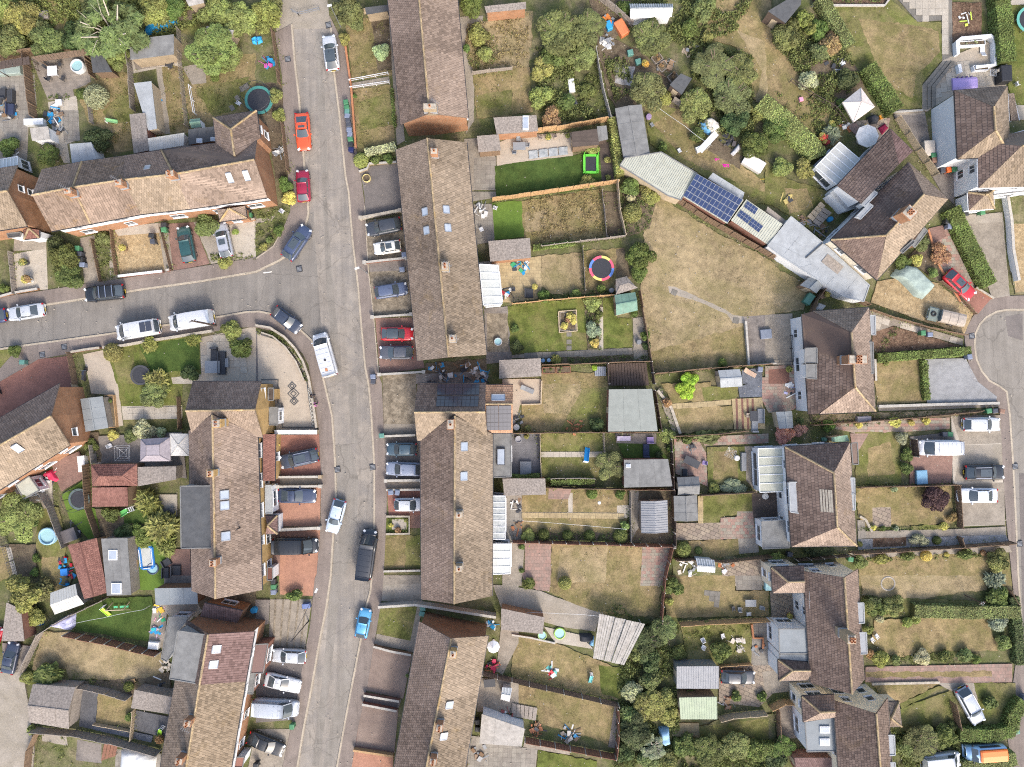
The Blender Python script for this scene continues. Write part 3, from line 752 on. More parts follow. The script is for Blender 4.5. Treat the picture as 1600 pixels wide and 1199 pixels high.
# foliage
def leaf_mesh(name,seed,n,lobes,leaf,zs=.8,spread=.62,lob=(.28,.5),low=-.25,long=1.0,flat=0.):
 r=np.random.default_rng(seed)
 d=r.normal(size=(lobes,3));d/=np.linalg.norm(d,axis=1)[:,None];d[:,2]=np.abs(d[:,2])*.9-.15
 cen=d*(r.uniform(.25,1,size=(lobes,1))**.6)*spread;cen[:,2]*=zs;rad=r.uniform(lob[0],lob[1],lobes)
 w=rad**2;k=r.choice(lobes,n,p=w/w.sum());dd=r.normal(size=(n,3));dd/=np.linalg.norm(dd,axis=1)[:,None];dd[:,2]=np.where(dd[:,2]<low,-dd[:,2],dd[:,2])
 p=cen[k]+dd*rad[k][:,None]*(r.uniform(.55,1.0,(n,1))**.45);p[:,2]=p[:,2]*1.0+zs*.75
 nr=dd+r.normal(size=(n,3))*.75+np.array([0,0,.35+flat]);nr/=np.linalg.norm(nr,axis=1)[:,None]
 a=np.cross(nr,r.normal(size=(n,3)));a/=np.linalg.norm(a,axis=1)[:,None];b=np.cross(nr,a)
 s=leaf*r.uniform(.55,1.3,(n,1));la=a*s*long;lb=b*s*.62
 v=np.stack([p-la,p-lb*.9+la*.1,p+la,p+lb*.9+la*.1],1).reshape(-1,3)
 me=bpy.data.meshes.new(name);me.from_pydata(v.tolist(),[],np.arange(4*n).reshape(n,4).tolist())
 lr=r.uniform(0,1,lobes);val=np.clip(.5*lr[k]+.5*r.uniform(0,1,n)+(p[:,2]/(zs*2)-.5)*.0,0,1)
 at=me.attributes.new('rnd','FLOAT','FACE');at.data.foreach_set('value',val.astype(np.float32));me.materials.append(M['foliage']);return me
LEAF={}
def leaves(kind):
 if kind not in LEAF:
  k,i=kind.rsplit('_',1);i=int(i)
  LEAF[kind]=dict(big=lambda:leaf_mesh('crown',10+i,14000,44,.052,.75,.78,(.12,.36)),mid=lambda:leaf_mesh('crown',30+i,7000,30,.07,.8,.76,(.14,.40)),small=lambda:leaf_mesh('foliage',50+i,2200,16,.11,.8,.66,(.18,.5)),tiny=lambda:leaf_mesh('foliage',70+i,420,6,.22,.8,.45,(.3,.6)),ball=lambda:leaf_mesh('foliage',90+i,2200,1,.10,.9,.01,(.95,1.0),long=.8),wisp=lambda:leaf_mesh('crown',110+i,3600,34,.055,.8,.85,(.1,.24),long=1.9),palm=lambda:leaf_mesh('foliage',130+i,800,9,.26,.75,.55,(.25,.5),long=1.9,flat=.2))[k]()
 return LEAF[kind]
def bush(label,fr,x,y,r,col,kind='small',name='bush',cat='bush',zs=1.,group=None,z=0.,sx=1.,rz=None):
 """a shrub: r in zoomed photo pixels"""
 R=ln(fr,r);v=random.randrange(3);hgt=R*zs;c=W(x,y,min(R*zs,3)*.8+z,fr)
 cc=tuple(max(.004,q*random.uniform(.9,1.1))for q in col)
 o=link(name,leaves('%s_%d'%(kind,v)),None,cc,(c.x,c.y,z-.02),random.uniform(0,6.28)if rz is None else rz,(R*sx,R,R*zs));return props(o,label,cat,group)
def tree(label,fr,x,y,r,col,kind='big',h=None,name='tree',sx=1.,group=None,tr='bark'):
 R=ln(fr,r);h=h or R*1.1;zc=h*.35;c=W(x,y,h*.8,fr);o=thing(name,label,'tree',(c.x,c.y,0),0,group);o.rotation_euler.z=random.uniform(0,6.28)if sx==1 else 0
 m=MB();m.cyl((0,0,-.05),(.1,.05,zc+R*.3),.05*R+.06,.03*R+.03,8)
 for k in range(6):
  a=k*1.05+random.random();m.cyl((0,0,zc*.7+random.random()*.3),(R*.6*math.cos(a)*sx,R*.6*math.sin(a),zc+R*(.35+random.random()*.4)),.025*R+.03,.01*R+.01,6)
 if tr!='bark':
  for k in range(9):a=k*.5+random.random()*.6;q=R*(.5+.4*random.random());p=(q*.5*math.cos(a),q*.5*math.sin(a),h*.66);m.cyl((0,0,zc),p,.06,.04,5);b=a+random.uniform(-.5,.5);m.cyl(p,(p[0]+q*.45*math.cos(b),p[1]+q*.45*math.sin(b),h*.74),.04,.012,5)
 m.build('trunk',tr,o,local=True)
 cc=tuple(max(.004,q*random.uniform(.92,1.08))for q in col)
 link('crown',leaves('%s_%d'%(kind,random.randrange(3))),o,cc,(0,0,zc*.8),random.uniform(0,6)if sx==1 else 0,(R*sx,R,(h-zc)*.62));return o
def hedge(label,txt,w,h,col,dens=90,leaf=.10,name='hedge',cat='hedge',group=None,kind=None,core=True,taper=1.):
 poly=PL(txt);r=np.random.default_rng(len(label)*7+int(abs(poly[0].x)*10));V=[];vals=[]
 for a,b in zip(poly,poly[1:]):
  d=b-a;L=d.length;t=d/L;nn=Vector((-t.y,t.x,0));n=int(dens*L*(w+2*h*.7))
  for _ in range(n):
   s=r.uniform(0,L);f=r.uniform(0,w+1.4*h);bumpv=.10*math.sin(s*2.1)+.06*math.sin(s*5.3+1)
   if f<w:q=(f-w/2)*taper;z=h+bumpv*.6+r.normal()*.03;nz=Vector((r.normal()*.5,r.normal()*.5,1))
   else:
    sg=1 if r.uniform()<.5 else-1;z=r.uniform(.05,h);q=sg*(w/2+bumpv*.5+r.normal()*.03);nz=nn*sg+Vector((r.normal()*.4,r.normal()*.4,.4+r.normal()*.3))
   p=a+t*s+nn*q+Vector((0,0,z));nz.normalize();e=nz.orthogonal().normalized();e=Matrix.Rotation(r.uniform(0,6.28),3,nz)@e;g=nz.cross(e);k=leaf*r.uniform(.6,1.3)
   V+=[p-e*k,p-g*k*.6,p+e*k,p+g*k*.6];vals.append(min(1,max(0,.5+.25*math.sin(s*1.7)*math.cos(s*.6+2)+r.normal()*.22)))
 if core:
  L_,R_=offset_line(poly,w/2-.06)
 c=sum(poly,Vector())/len(poly);me=bpy.data.meshes.new(name);n=len(vals);fcs=np.arange(4*n).reshape(n,4).tolist()
 if core:
  for i in range(len(poly)-1):
   k=len(V);q=[L_[i],L_[i+1],R_[i+1],R_[i]];V+=[Vector((p.x,p.y,0))for p in q]+[Vector((p.x,p.y,h-.08))for p in q]
   fcs+=[[k+4,k+5,k+6,k+7],[k,k+1,k+5,k+4],[k+1,k+2,k+6,k+5],[k+2,k+3,k+7,k+6],[k+3,k,k+4,k+7]];vals+=[.05]*5
 me.from_pydata([(p.x-c.x,p.y-c.y,p.z)for p in V],[],fcs)
 at=me.attributes.new('rnd','FLOAT','FACE');at.data.foreach_set('value',vals);me.materials.append(M['foliage'])
 return props(link(name,me,None,col,(c.x,c.y,0)),label,cat,group,kind)
def weeds(name,txt,dens,col,hgt=.3,leaf=.10,thr=.0,scale=.35,kind='stuff',seed=1,up=.5):
 """plants nobody could count: tufts scattered over a polygon in clumps"""
 from mathutils import noise
 polys=[PL(q)for q in([txt]if isinstance(txt,str)else txt)];r=random.Random(seed);V=[];F=[];vals=[]
 for poly in polys:
  x0=min(p.x for p in poly);x1=max(p.x for p in poly);y0=min(p.y for p in poly);y1=max(p.y for p in poly)
  for _ in range(int(dens*(x1-x0)*(y1-y0))):
   p=Vector((r.uniform(x0,x1),r.uniform(y0,y1),0))
   if not inside(p,poly):continue
   v=noise.noise(Vector((p.x*scale+seed*9,p.y*scale,0)))+.5*noise.noise(Vector((p.x*scale*3,p.y*scale*3,5)))
   if v<thr:continue
   z=hgt*(.25+max(0,v-thr)*1.6)*r.uniform(.4,1.1);tone=r.random()
   for _k in range(4):
    nz=Vector((r.gauss(0,.7),r.gauss(0,.7),up)).normalized();e=nz.orthogonal().normalized();e=Matrix.Rotation(r.uniform(0,6.28),3,nz)@e;g=nz.cross(e);k=leaf*r.uniform(.5,1.3)
    c=p+Vector((r.gauss(0,.09),r.gauss(0,.09),z*r.uniform(.3,1)+.02));i=len(V);V+=[c-e*k,c-g*k*.55,c+e*k,c+g*k*.55];F.append((i,i+1,i+2,i+3));vals.append(min(1,max(0,tone*.6+r.random()*.4)))
 me=bpy.data.meshes.new(name);me.from_pydata([tuple(p)for p in V],[],F);at=me.attributes.new('rnd','FLOAT','FACE');at.data.foreach_set('value',vals);me.materials.append(M['foliage'])
 return props(link(name,me,None,col),None,None,None,kind)
# vehicles (x forward, z up, origin on the ground)
def wheel(par,x,y,r=.32,w=.2):
 m=MB();m.cyl((x,y-w/2,r),(x,y+w/2,r),r,n=14);o=m.build('wheel','tyre',par,local=True)
 m=MB();s=1 if y>0 else-1;m.cyl((x,y+s*(w/2-.03),r),(x,y+s*(w/2+.012),r),r*.62,r*.55,n=10);m.build('rim','chrome',o,local=True)
def car_proto(kind,opt=''):
 D=dict(hatch=(4.0,1.75,1.47,.21,.05,-.31,-.465),saloon=(4.5,1.8,1.43,.215,.06,-.20,-.345),suv=(4.5,1.86,1.66,.235,.10,-.35,-.47),estate=(4.65,1.82,1.5,.22,.07,-.36,-.475),coupe=(4.45,1.86,1.28,.14,-.03,-.20,-.40),mpv=(4.55,1.85,1.68,.31,.14,-.40,-.48),van=(5.1,1.98,2.05,.36,.22,-.47,-.495),minibus=(5.0,1.95,2.0,.37,.22,-.46,-.49),longvan=(5.7,2.02,2.35,.37,.23,-.475,-.495),pickup=(5.0,1.85,1.75,.22,.10,-.12,-.16))[kind]
 L,Wd,Ht,fb,ft,rt,rb=D;hw=Wd/2;tall=kind in('van','minibus','longvan');belt=.95 if not tall else 1.12
 if kind in('suv','mpv','pickup'):belt=1.03
 if kind=='coupe':belt=.84
 root=thing(kind,'car','car')
 st=[(-.5,.80,.78),(-.488,.89,.88),(-.46,.955,1),(-.36,.99,1),(-.2,1,1),(.05,1,.99),(fb,.995,.985),(fb+.06,.985,.965),(.38,.955,.93),(.44,.91,.87),(.478,.83,.78),(.497,.66,.62)]
 if kind=='coupe':st[5]=(.05,.96,.99);st[3]=(-.34,1.0,1.02)
 if tall:st[-5:]=[(.36,.99,1.0),(.42,.97,.93),(.46,.93,.82),(.485,.86,.7),(.5,.72,.58)]
 secs=[]
 for x,w,t in st:
  a=hw*w;z=belt*t;lo=.24 if abs(x)<.46 else.36
  secs.append([Vector((x*L,y,zz))for y,zz in((-a*.9,lo),(-a,lo+.18),(-a*1.0,z-.2),(-a*.955,z-.06),(-a*.80,z),(-a*.4,z+.025),(0,z+.035),(a*.4,z+.025),(a*.80,z),(a*.955,z-.06),(a,z-.2),(a,lo+.18),(a*.9,lo))])
 m=MB();m.loft(secs);m.build('body','car_paint',root,local=True,smooth=True,merge=True,tint=True)
 bz=belt*.985;m=MB()
 for s in(-1,1):m.beam((fb*L+.12,s*hw*.74,bz+.0),(.43*L,s*hw*.62,belt*.885+.012),.018,.02)
 m.build('bonnet_line','soot',root,local=True)
 wb,wr=hw*.87,hw*(.70 if not tall else.86)
 if kind in('suv','mpv','estate','pickup'):wr=hw*.74
 B=[Vector((fb*L,-wb*.93,belt)),Vector((fb*L,wb*.93,belt)),Vector((rb*L,wb*.90,belt)),Vector((rb*L,-wb*.90,belt))]
 T=[Vector((ft*L,-wr*.95,Ht-.07)),Vector((ft*L,wr*.95,Ht-.07)),Vector((rt*L,wr*.92,Ht-.07)),Vector((rt*L,-wr*.92,Ht-.07))]
 def pane(name,a,b,c,d,bulge,mat='car_glass',tint=False):
  g=MB();k=4;lo=[];hi=[]
  ax=Vector((bulge,0,0))
  for i in range(k+1):
   t=i/k;e=4*t*(1-t);lo.append(a*(1-t)+b*t+ax*e);hi.append(d*(1-t)+c*t+ax*e*.7)
  for i in range(k):g.face([lo[i],lo[i+1],hi[i+1],hi[i]])
  g.build(name,mat,root,local=True,smooth=True,merge=True,tint=tint)
 pane('windscreen',B[0],B[1],T[1],T[0],.16)
 pane('rear_window',B[2],B[3],T[3],T[2],-.08,'car_paint' if(tall and kind!='minibus')else 'car_glass',tall and kind!='minibus')
 for s,(i,j)in((1,(1,2)),(-1,(3,0))):
  a,b,c,d=B[i],B[j],T[j],T[i]
  if tall:
   f=.30 if s>0 else.70
   def sp(t):return a*(1-t)+b*t,d*(1-t)+c*t
   (p0,p1),(q0,q1),(r0,r1)=sp(0),sp(.24 if s>0 else.76),sp(1)
   quads=((p0,q0,q1,p1),(q0,r0,r1,q1));gl=0 if s>0 else 1
   for n_,qd in enumerate(quads):
    g=MB();g.face(qd);isg=n_==gl or kind=='minibus';g.build('side_window' if isg else 'side_panel','car_glass' if isg else 'car_paint',root,local=True,tint=not isg)
  else:
   g=MB();g.face([a,b,c,d]);g.build('side_window','car_glass',root,local=True)
 def pil(a,b,w,d):p=MB();p.beam(a,b,w,d);p.build('pillar','car_paint',root,local=True,tint=True)
 for a,b in zip(B,T):pil(a+Vector((0,0,-.03)),b,.09,.07)
 if not tall:
  for s in(1,-1):
   for t in(.42,.74)if kind not in('saloon','coupe','pickup')else(.5,):
    a=B[1]*(1-t)+B[2]*t;b=T[1]*(1-t)+T[2]*t;pil((a.x,a.y*s,a.z),(b.x,b.y*s,b.z),.06,.05)
 r=MB();secs=[];n=8
 for i in range(n+1):
  t=i/n;x=T[2].x+(T[0].x-T[2].x)*t;e=(1-(2*t-1)**6);wdt=wr*(.93+.07*e);zc=Ht-.07+.07*(1-(2*t-1)**2)
  x+=(-.03 if i==0 else.03 if i==n else 0)
  secs.append([Vector((x,wdt*q,zc+.02-.075*abs(q)**2.6))for q in(-1,-.94,-.75,-.4,0,.4,.75,.94,1)]+[Vector((x,wdt*q,Ht-.15))for q in(1,-1)])
 r.loft(secs);mat='car_glass' if 'black' in opt else 'car_paint';r.build('roof',mat,root,local=True,smooth=True,merge=True,tint=mat=='car_paint')
 if 'sun' in opt:g=MB();lx=(T[0].x-T[2].x)*(.36 if 'small' in opt else.62);g.box(((T[0].x*.62+T[2].x*.38),0,Ht+.012),(lx,wr*1.25,.03));g.build('sunroof','car_glass',root,local=True)
 if 'rail' in opt:
  g=MB()
  for s in(-1,1):g.beam((T[2].x+.1,s*wr*.90,Ht+.03),(T[0].x-.15,s*wr*.93,Ht+.03),.06,.06)
  g.build('roof_rail','chrome',root,local=True)
 if 'bars' in opt:
  for t in(.12,.5,.85):g=MB();x=T[2].x+(T[0].x-T[2].x)*t;g.box((x,0,Ht+.06),(.08,wr*2.05,.05));g.build('roof_bar','chrome',root,local=True)
 if 'panels' in opt:
  for t in(.16,.36):g=MB();x=T[2].x+(T[0].x-T[2].x)*t;g.box((x,0,Ht+.05),(.62,1.15,.04));g.build('solar_panel','solar_black',root,local=True)
 if tall and 'plain' not in opt:
  g=MB()
  for k in range(6):x=T[2].x+.35+k*(T[0].x-T[2].x-.9)/5;g.box((x,0,Ht+.015),(.06,wr*1.5,.02))
  g.build('roof_rib','car_paint',root,local=True,tint=True)
 if 'vent' in opt:g=MB();g.cyl((T[2].x+1.7,-.1,Ht),(T[2].x+1.7,-.1,Ht+.1),.14,n=10);g.build('roof_vent','metal_dark',root,local=True);g=MB();g.box((T[2].x+.62,.05,Ht+.02),(.34,.3,.04));g.build('roof_hatch','terracotta',root,local=True)
 if kind=='pickup':g=MB();g.box((-.33*L,0,belt-.02),(.29*L,hw*1.6,.06));g.build('load_cover','metal_dark',root,local=True)
 g=MB();g.beam((ft*L-.25,.12,Ht+.02),(ft*L-.55,.12,Ht+.14),.02,.02);g.build('aerial','metal_dark',root,local=True)
 for s in(-1,1):
  g=MB();g.box((fb*L-.22,s*(hw+.07),belt+.06),(.14,.2,.13),s*-.2);g.build('mirror','car_paint',root,local=True,tint=True)
  g=MB();g.box((.458*L,s*hw*.66,belt*.80),(.24,.34,.14),s*-.55,0,.35);g.build('headlight','lamp_lens',root,local=True)
  g=MB();g.box((-.482*L,s*hw*.76,belt*.86),(.12,.26,.2),s*.35);g.build('tail_light','red_lens',root,local=True)
  for x in(-.30*L,.31*L):wheel(root,x,s*(hw-.13))
 for x,mt in((.499*L,'plate_white'),(-.502*L,'plate_yellow')):g=MB();g.box((x,0,.5),(.02,.5,.11));g.build('number_plate',mt,root,local=True)
 g=MB();g.box((.487*L,0,.52),(.06,hw*1.1,.16));g.build('grille','soot',root,local=True)
 return root,L
CARS={}
def car(label,cat,name,fr,x0,y0,x1,y1,kind,col,opt='',group='parked cars'):
 """rear end x0,y0 and front end x1,y1 in the zoomed photo"""
 a,b=W(x0,y0,.8,fr),W(x1,y1,.8,fr);d=b-a;key=(kind,opt)
 if key not in CARS:CARS[key]=car_proto(kind,opt);root,L=CARS[key];
 else:root,L=CARS[key];root=copy_tree(root)
 def paint(o):
  if o.get('tint'):o.color=tuple(col)+(1,)
  for ch in o.children:paint(ch)
 paint(root);root.name=name;c=(a+b)/2;root.location=(c.x,c.y,.06);root.rotation_euler=(0,0,math.atan2(d.y,d.x));k=max(.86,min(1.14,d.length/L));root.scale=(k,(1+k)/2,1)
 return props(root,label,cat,group)
# street and garden things
PROTO={}
def place(key,make,label,cat,fr,x,y,rz=0,col=None,group=None,z=0.,s=1.,name=None):
 """first time builds the thing, later copies it with its parts"""
 if key not in PROTO:PROTO[key]=root=make()
 else:root=copy_tree(PROTO[key])
 def paint(o):
  if o.get('tint')and col:o.color=tuple(col)+(1,)
  for ch in o.children:paint(ch)
 paint(root);root.location=W(x,y,z,fr)if not isinstance(x,Vector)else x;root.rotation_euler=(0,0,rz);root.scale=(s,)*3 if not hasattr(s,'__len__')else s
 if name:root.name=name
 for k in('label','category','group'):
  if k in root:del root[k]
 return props(root,label,cat,group)
def mk(name):return thing(name,'','')
def mk_bin():
 r=mk('wheelie_bin');m=MB();m.loft([[Vector((x*a,y*b,z))for x,y in((-1,-1),(1,-1),(1,1),(-1,1))]for z,a,b in((.08,.22,.24),(.6,.26,.27),(.95,.285,.29),(.98,.31,.31))]);m.build('body','plastic',r,local=True,tint=True)
 m=MB();m.loft([[Vector((x*a+.02,y*b,z))for x,y in((-1,-1),(1,-1),(1,1),(-1,1))]for z,a,b in((.985,.33,.31),(1.03,.32,.30),(1.07,.24,.22))]);l=m.build('lid','plastic',r,local=True,tint=True)
 m=MB();m.cyl((-.36,-.22,.98),(-.36,.22,.98),.02,n=6);m.build('handle','plastic',l,local=True,tint=True)
 for s in(-1,1):m=MB();m.cyl((-.24,s*.25-.03,.1),(-.24,s*.25+.03,.1),.1,n=10);m.build('wheel','tyre',r,local=True)
 return r
GB,KB,BB,DB,TB,NB=(.06,.19,.09),(.03,.032,.035),(.17,.2,.27),(.06,.065,.08),(.10,.23,.19),(.015,.02,.08)
def wbin(label,fr,x,y,col,rz=0.,group='wheelie bins'):return place('bin',mk_bin,label,'bin',fr,x,y,rz,col,group)
def mk_tramp(pad='plastic',net=True):
 r=mk('trampoline');m=MB();m.cyl((0,0,.70),(0,0,.72),.80,n=32);m.build('mat','metal_dark',r,local=True)
 for k in range(16):
  m=MB();a0,a1=k*math.pi/8,(k+1)*math.pi/8;e=[(math.cos(a),math.sin(a))for a in(a0,(a0+a1)/2,a1)]
  m.face([(c*1.0,s*1.0,.75)for c,s in e]+[(c*.80,s*.80,.755)for c,s in reversed(e)]);m.face([(c*1.0,s*1.0,.69)for c,s in e]+[(c*1.0,s*1.0,.75)for c,s in reversed(e)])
  o=m.build('pad','plastic',r,local=True,tint=True);o['k']=k
 for k in range(6):
  a=k*math.pi/3;c,s=math.cos(a),math.sin(a);m=MB();m.cyl((c,s,0),(c,s,.7),.03,n=6);m.build('leg','metal_grey',r,local=True)
  if net:m=MB();m.cyl((c*1.03,s*1.03,.5),(c*1.03,s*1.03,2.2),.025,n=6);m.build('net_pole','metal_dark',r,local=True)
 if net:m=MB();m.ring((0,0,2.2),1.03,.018,32,5);m.build('net_hoop','metal_dark',r,local=True);
 return r
def trampoline(label,fr,x,y,r,col,net=True,cols=None):
 o=place('tramp%d'%net,lambda:mk_tramp(net=net),label,'trampoline',fr,x,y,0,col,None,0,(ln(fr,r),ln(fr,r),1))
 if cols:
  for i,ch in enumerate([c for c in o.children if c.name.startswith('pad')]):ch.color=tuple(cols[(i//2)%len(cols)])+(1,)
 return o
def mk_chair():
 r=mk('garden_chair');m=MB();m.box((0,0,.43),(.46,.48,.05));m.build('seat','plastic',r,local=True,tint=True)
 m=MB();m.box((-.24,0,.68),(.05,.46,.5),0,0,-.15);m.build('backrest','plastic',r,local=True,tint=True)
 for x in(-.2,.2):
  for y in(-.2,.2):m=MB();m.box((x,y,.21),(.04,.04,.42));m.build('leg','plastic',r,local=True,tint=True)
 for y in(-.24,.24):m=MB();m.box((0,y,.64),(.46,.05,.04));m.build('armrest','plastic',r,local=True,tint=True)
 return r
def chair(label,fr,x,y,rz,col,group=None):return place('chair',mk_chair,label,'chair',fr,x,y,rz,col,group)
def mk_table(round_=False):
 r=mk('garden_table');m=MB()
 if round_:m.cyl((0,0,.70),(0,0,.74),.5,n=20)
 else:m.box((0,0,.72),(1,1,.05))
 m.build('table_top','plastic',r,local=True,tint=True)
 for x in(-.33,.33):
  for y in(-.33,.33):m=MB();m.box((x,y,.35),(.05,.05,.7));m.build('leg','plastic',r,local=True,tint=True)
 return r
def table(label,fr,x,y,sx,sy,rz,col,rnd=False,group=None):return place('table%d'%rnd,lambda:mk_table(rnd),label,'table',fr,x,y,rz,col,group,0,(sx,sy,1))
def mk_sofa():
 r=mk('outdoor_sofa');m=MB();m.box((0,0,.2),(1,1,.36));m.build('base','plastic',r,local=True,tint=True)
 m=MB();m.box((.06,0,.44),(.86,.94,.13));m.build('cushion','fabric',r,local=True,tint=True)
 m=MB();m.box((-.45,0,.6),(.12,1,.4));m.build('backrest','plastic',r,local=True,tint=True);return r
def sofa(label,fr,x,y,sx,sy,rz,col,group=None,cat='sofa'):return place('sofa',mk_sofa,label,cat,fr,x,y,rz,col,group,0,(sx,sy,1))
def mk_lounger():
 r=mk('sun_lounger');m=MB();m.box((.3,0,.3),(1.2,.6,.06));m.build('seat','fabric',r,local=True,tint=True);m=MB();m.box((-.6,0,.5),(.75,.6,.06),0,0,.6);m.build('backrest','fabric',r,local=True,tint=True)
 for x in(-.4,.8):
  for y in(-.26,.26):m=MB();m.box((x,y,.14),(.05,.05,.3));m.build('leg','plastic',r,local=True)
 return r
def mk_pot():
 r=mk('plant_pot');m=MB();m.lathe((0,0,0),[(.30,0),(.42,.6),(.46,.62),(.46,.7),(.38,.7),(.36,.6),(0,.58)],14);m.build('pot','plastic',r,local=True,tint=True);return r
def pot(label,fr,x,y,s,col,plant=None,group='plant pots',pk='tiny'):
 o=place('pot',mk_pot,label,'pot',fr,x,y,0,col,group,0,s)
 if plant:link('plant',leaves(pk+'_%d'%random.randrange(3)),o,plant,(0,0,.45),random.random()*6,(.75,.75,.7))
 return o
def mk_parasol():
 r=mk('parasol');m=MB();n=8
 for k in range(n):
  a0,a1=2*math.pi*k/n,2*math.pi*(k+1)/n;m.face([(math.cos(a0),math.sin(a0),2.1),(math.cos(a1),math.sin(a1),2.1),(0,0,2.5)]);m.face([(math.cos(a1),math.sin(a1),2.1),(math.cos(a0),math.sin(a0),2.1),(math.cos(a0),math.sin(a0),1.98),(math.cos(a1),math.sin(a1),1.98)])
 m.build('canopy','fabric',r,local=True,tint=True);m=MB();m.cyl((0,0,0),(0,0,2.58),.03,n=8);m.build('pole','metal_grey',r,local=True);m=MB();m.cyl((0,0,0),(0,0,.1),.3,n=12);m.build('base','stone',r,local=True)
 m=MB()
 for k in range(n):a=2*math.pi*k/n;m.beam((0,0,2.46),(math.cos(a)*.98,math.sin(a)*.98,2.07),.02,.02)
 m.build('rib','metal_grey',r,local=True);return r
def parasol(label,fr,x,y,r,col,rz=0.):return place('parasol',mk_parasol,label,'parasol',fr,x,y,rz,col,None,0,(ln(fr,r)*.98,ln(fr,r)*.98,1))
def gazebo(label,fr,quad,z,rise,col,flat=.3,valance=.2,name='gazebo'):
 c=[tuple(map(float,k.split(',')))for k in quad.split()];P=[W(*k,z,fr)for k in c];ctr=sum(P,Vector())/4;o=thing(name,label,'gazebo',(ctr.x,ctr.y,0));q=[ctr+(p-ctr)*flat+Vector((0,0,rise))for p in P];m=MB()
 for i in range(4):
  m.slab([P[i-1],P[i],q[i],q[i-1]],.02)
  a,b=P[i-1],P[i];m.face([a,b,b-Vector((0,0,valance)),a-Vector((0,0,valance))])
 m.slab(q,.02);m.build('canopy','fabric',o,col)
 m=MB()
 for i in range(4):m.beam(P[i]+Vector((0,0,.02)),q[i]+Vector((0,0,.02)),.06,.04);m.beam(q[i-1]+Vector((0,0,.02)),q[i]+Vector((0,0,.02)),.05,.04)
 m.build('seam','fabric',o,mul(col,.7))
 for p in P:e=p+(ctr-p)*.04;m=MB();m.cyl((e.x,e.y,0),(e.x,e.y,z),.04,n=6);m.build('leg','metal_grey',o)
 return o
def pool(label,fr,x,y,r,col,h=.75,name='paddling_pool',cat='pool',water=True,ay=1.,rz=0.,wcol='pool_water'):
 R=ln(fr,r);o=thing(name,label,cat,W(x,y,0,fr),rz);m=MB();m.lathe((0,0,0),[(R,0),(R*1.02,h*.5),(R,h),(R*.9,h+.05),(R*.82,h),(R*.82,h*.7)],28);m.v=[(p[0],p[1]*ay,p[2])for p in m.v];m.build('rim','plastic',o,col,local=True)
 if water:m=MB();m.cyl((0,0,h*.3),(0,0,h*.75),R*.83,n=28);m.v=[(p[0],p[1]*ay,p[2])for p in m.v];m.build('water',wcol,o,local=True)
 return o
def mk_slide():
 r=mk('childs_slide');m=MB();m.beam((-.5,0,.95),(.75,0,.12),.42,.05);m.build('chute','plastic',r,local=True,tint=True)
 for s in(-1,1):m=MB();m.beam((-.5,s*.22,1.03),(.75,s*.22,.2),.05,.14);m.build('side_rail','plastic',r,local=True,tint=True)
 for z in(.25,.5,.75):m=MB();m.box((-.72+z*.2,0,z),(.08,.4,.05));m.build('step','plastic',r,local=True)
 for s in(-1,1):m=MB();m.beam((-.75,s*.2,0),(-.52,s*.2,1.1),.06,.06);m.build('leg','plastic',r,local=True)
 return r
def slide(label,fr,x,y,rz,col,s=1.):return place('slide',mk_slide,label,'slide',fr,x,y,rz,col,None,0,s)
def crate(label,fr,x,y,sx,sy,h,rz,col,name='storage_box',cat='box',mat='plastic',lid=True,group=None):
 o=thing(name,label,cat,W(x,y,0,fr),rz,group);m=MB();m.box((0,0,h/2),(sx,sy,h));m.build('body',mat,o,col,local=True)
 if lid:m=MB();m.loft([[Vector((a*sx*k,b*sy*k,z))for a,b in((-.5,-.5),(.5,-.5),(.5,.5),(-.5,.5))]for z,k in((h,1.04),(h+.05,1.03),(h+.09,.9))]);m.build('lid',mat,o,mul(col,1.12),local=True)
 return o
def drum(label,fr,x,y,r,h,col,name='water_butt',cat='barrel',group=None,mat='plastic'):
 R=ln(fr,r);o=thing(name,label,cat,W(x,y,0,fr),0,group);m=MB();m.lathe((0,0,0),[(R*.85,0),(R,h*.3),(R,h*.75),(R*.9,h),(R*.8,h),(R*.78,h-.05)],14);m.build('barrel',mat,o,col,local=True)
 m=MB();m.cyl((0,0,h-.06),(0,0,h+.02),R*.78,n=14);m.build('lid',mat,o,mul(col,.8),local=True);return o
def heap(label,fr,x,y,r,n,cols,name='junk_heap',cat='junk',size=(.25,.7),hmax=.6,mats=('plastic','plastic','fabric')):
 """a heap of odd bits: boards, boxes, pipes and rags, each its own part"""
 o=thing(name,label,cat,W(x,y,0,fr));R=ln(fr,r);rg=random.Random(int(x*7+y))
 kinds=('board','box','pipe','sheet')
 for i in range(n):
  a=rg.uniform(0,6.28);d=R*math.sqrt(rg.random());c=(d*math.cos(a),d*math.sin(a),rg.uniform(.04,hmax)*(1-d/R*.6));k=rg.choice(kinds);s=rg.uniform(*size);m=MB();rz=rg.uniform(0,3.1);tl=rg.uniform(-.3,.3)
  if k=='board':m.box(c,(s*2,.14,.03),rz,tl)
  elif k=='box':m.box((c[0],c[1],max(.1,c[2])),(s,s*.7,.22),rz,tl*.4)
  elif k=='pipe':m.cyl((c[0]-s*math.cos(rz),c[1]-s*math.sin(rz),c[2]),(c[0]+s*math.cos(rz),c[1]+s*math.sin(rz),c[2]+tl*.3),.035,n=6)
  else:m.box(c,(s*1.1,s*.9,.015),rz,tl)
  m.build(k,rg.choice(mats),o,rg.choice(cols),local=True)
 return o
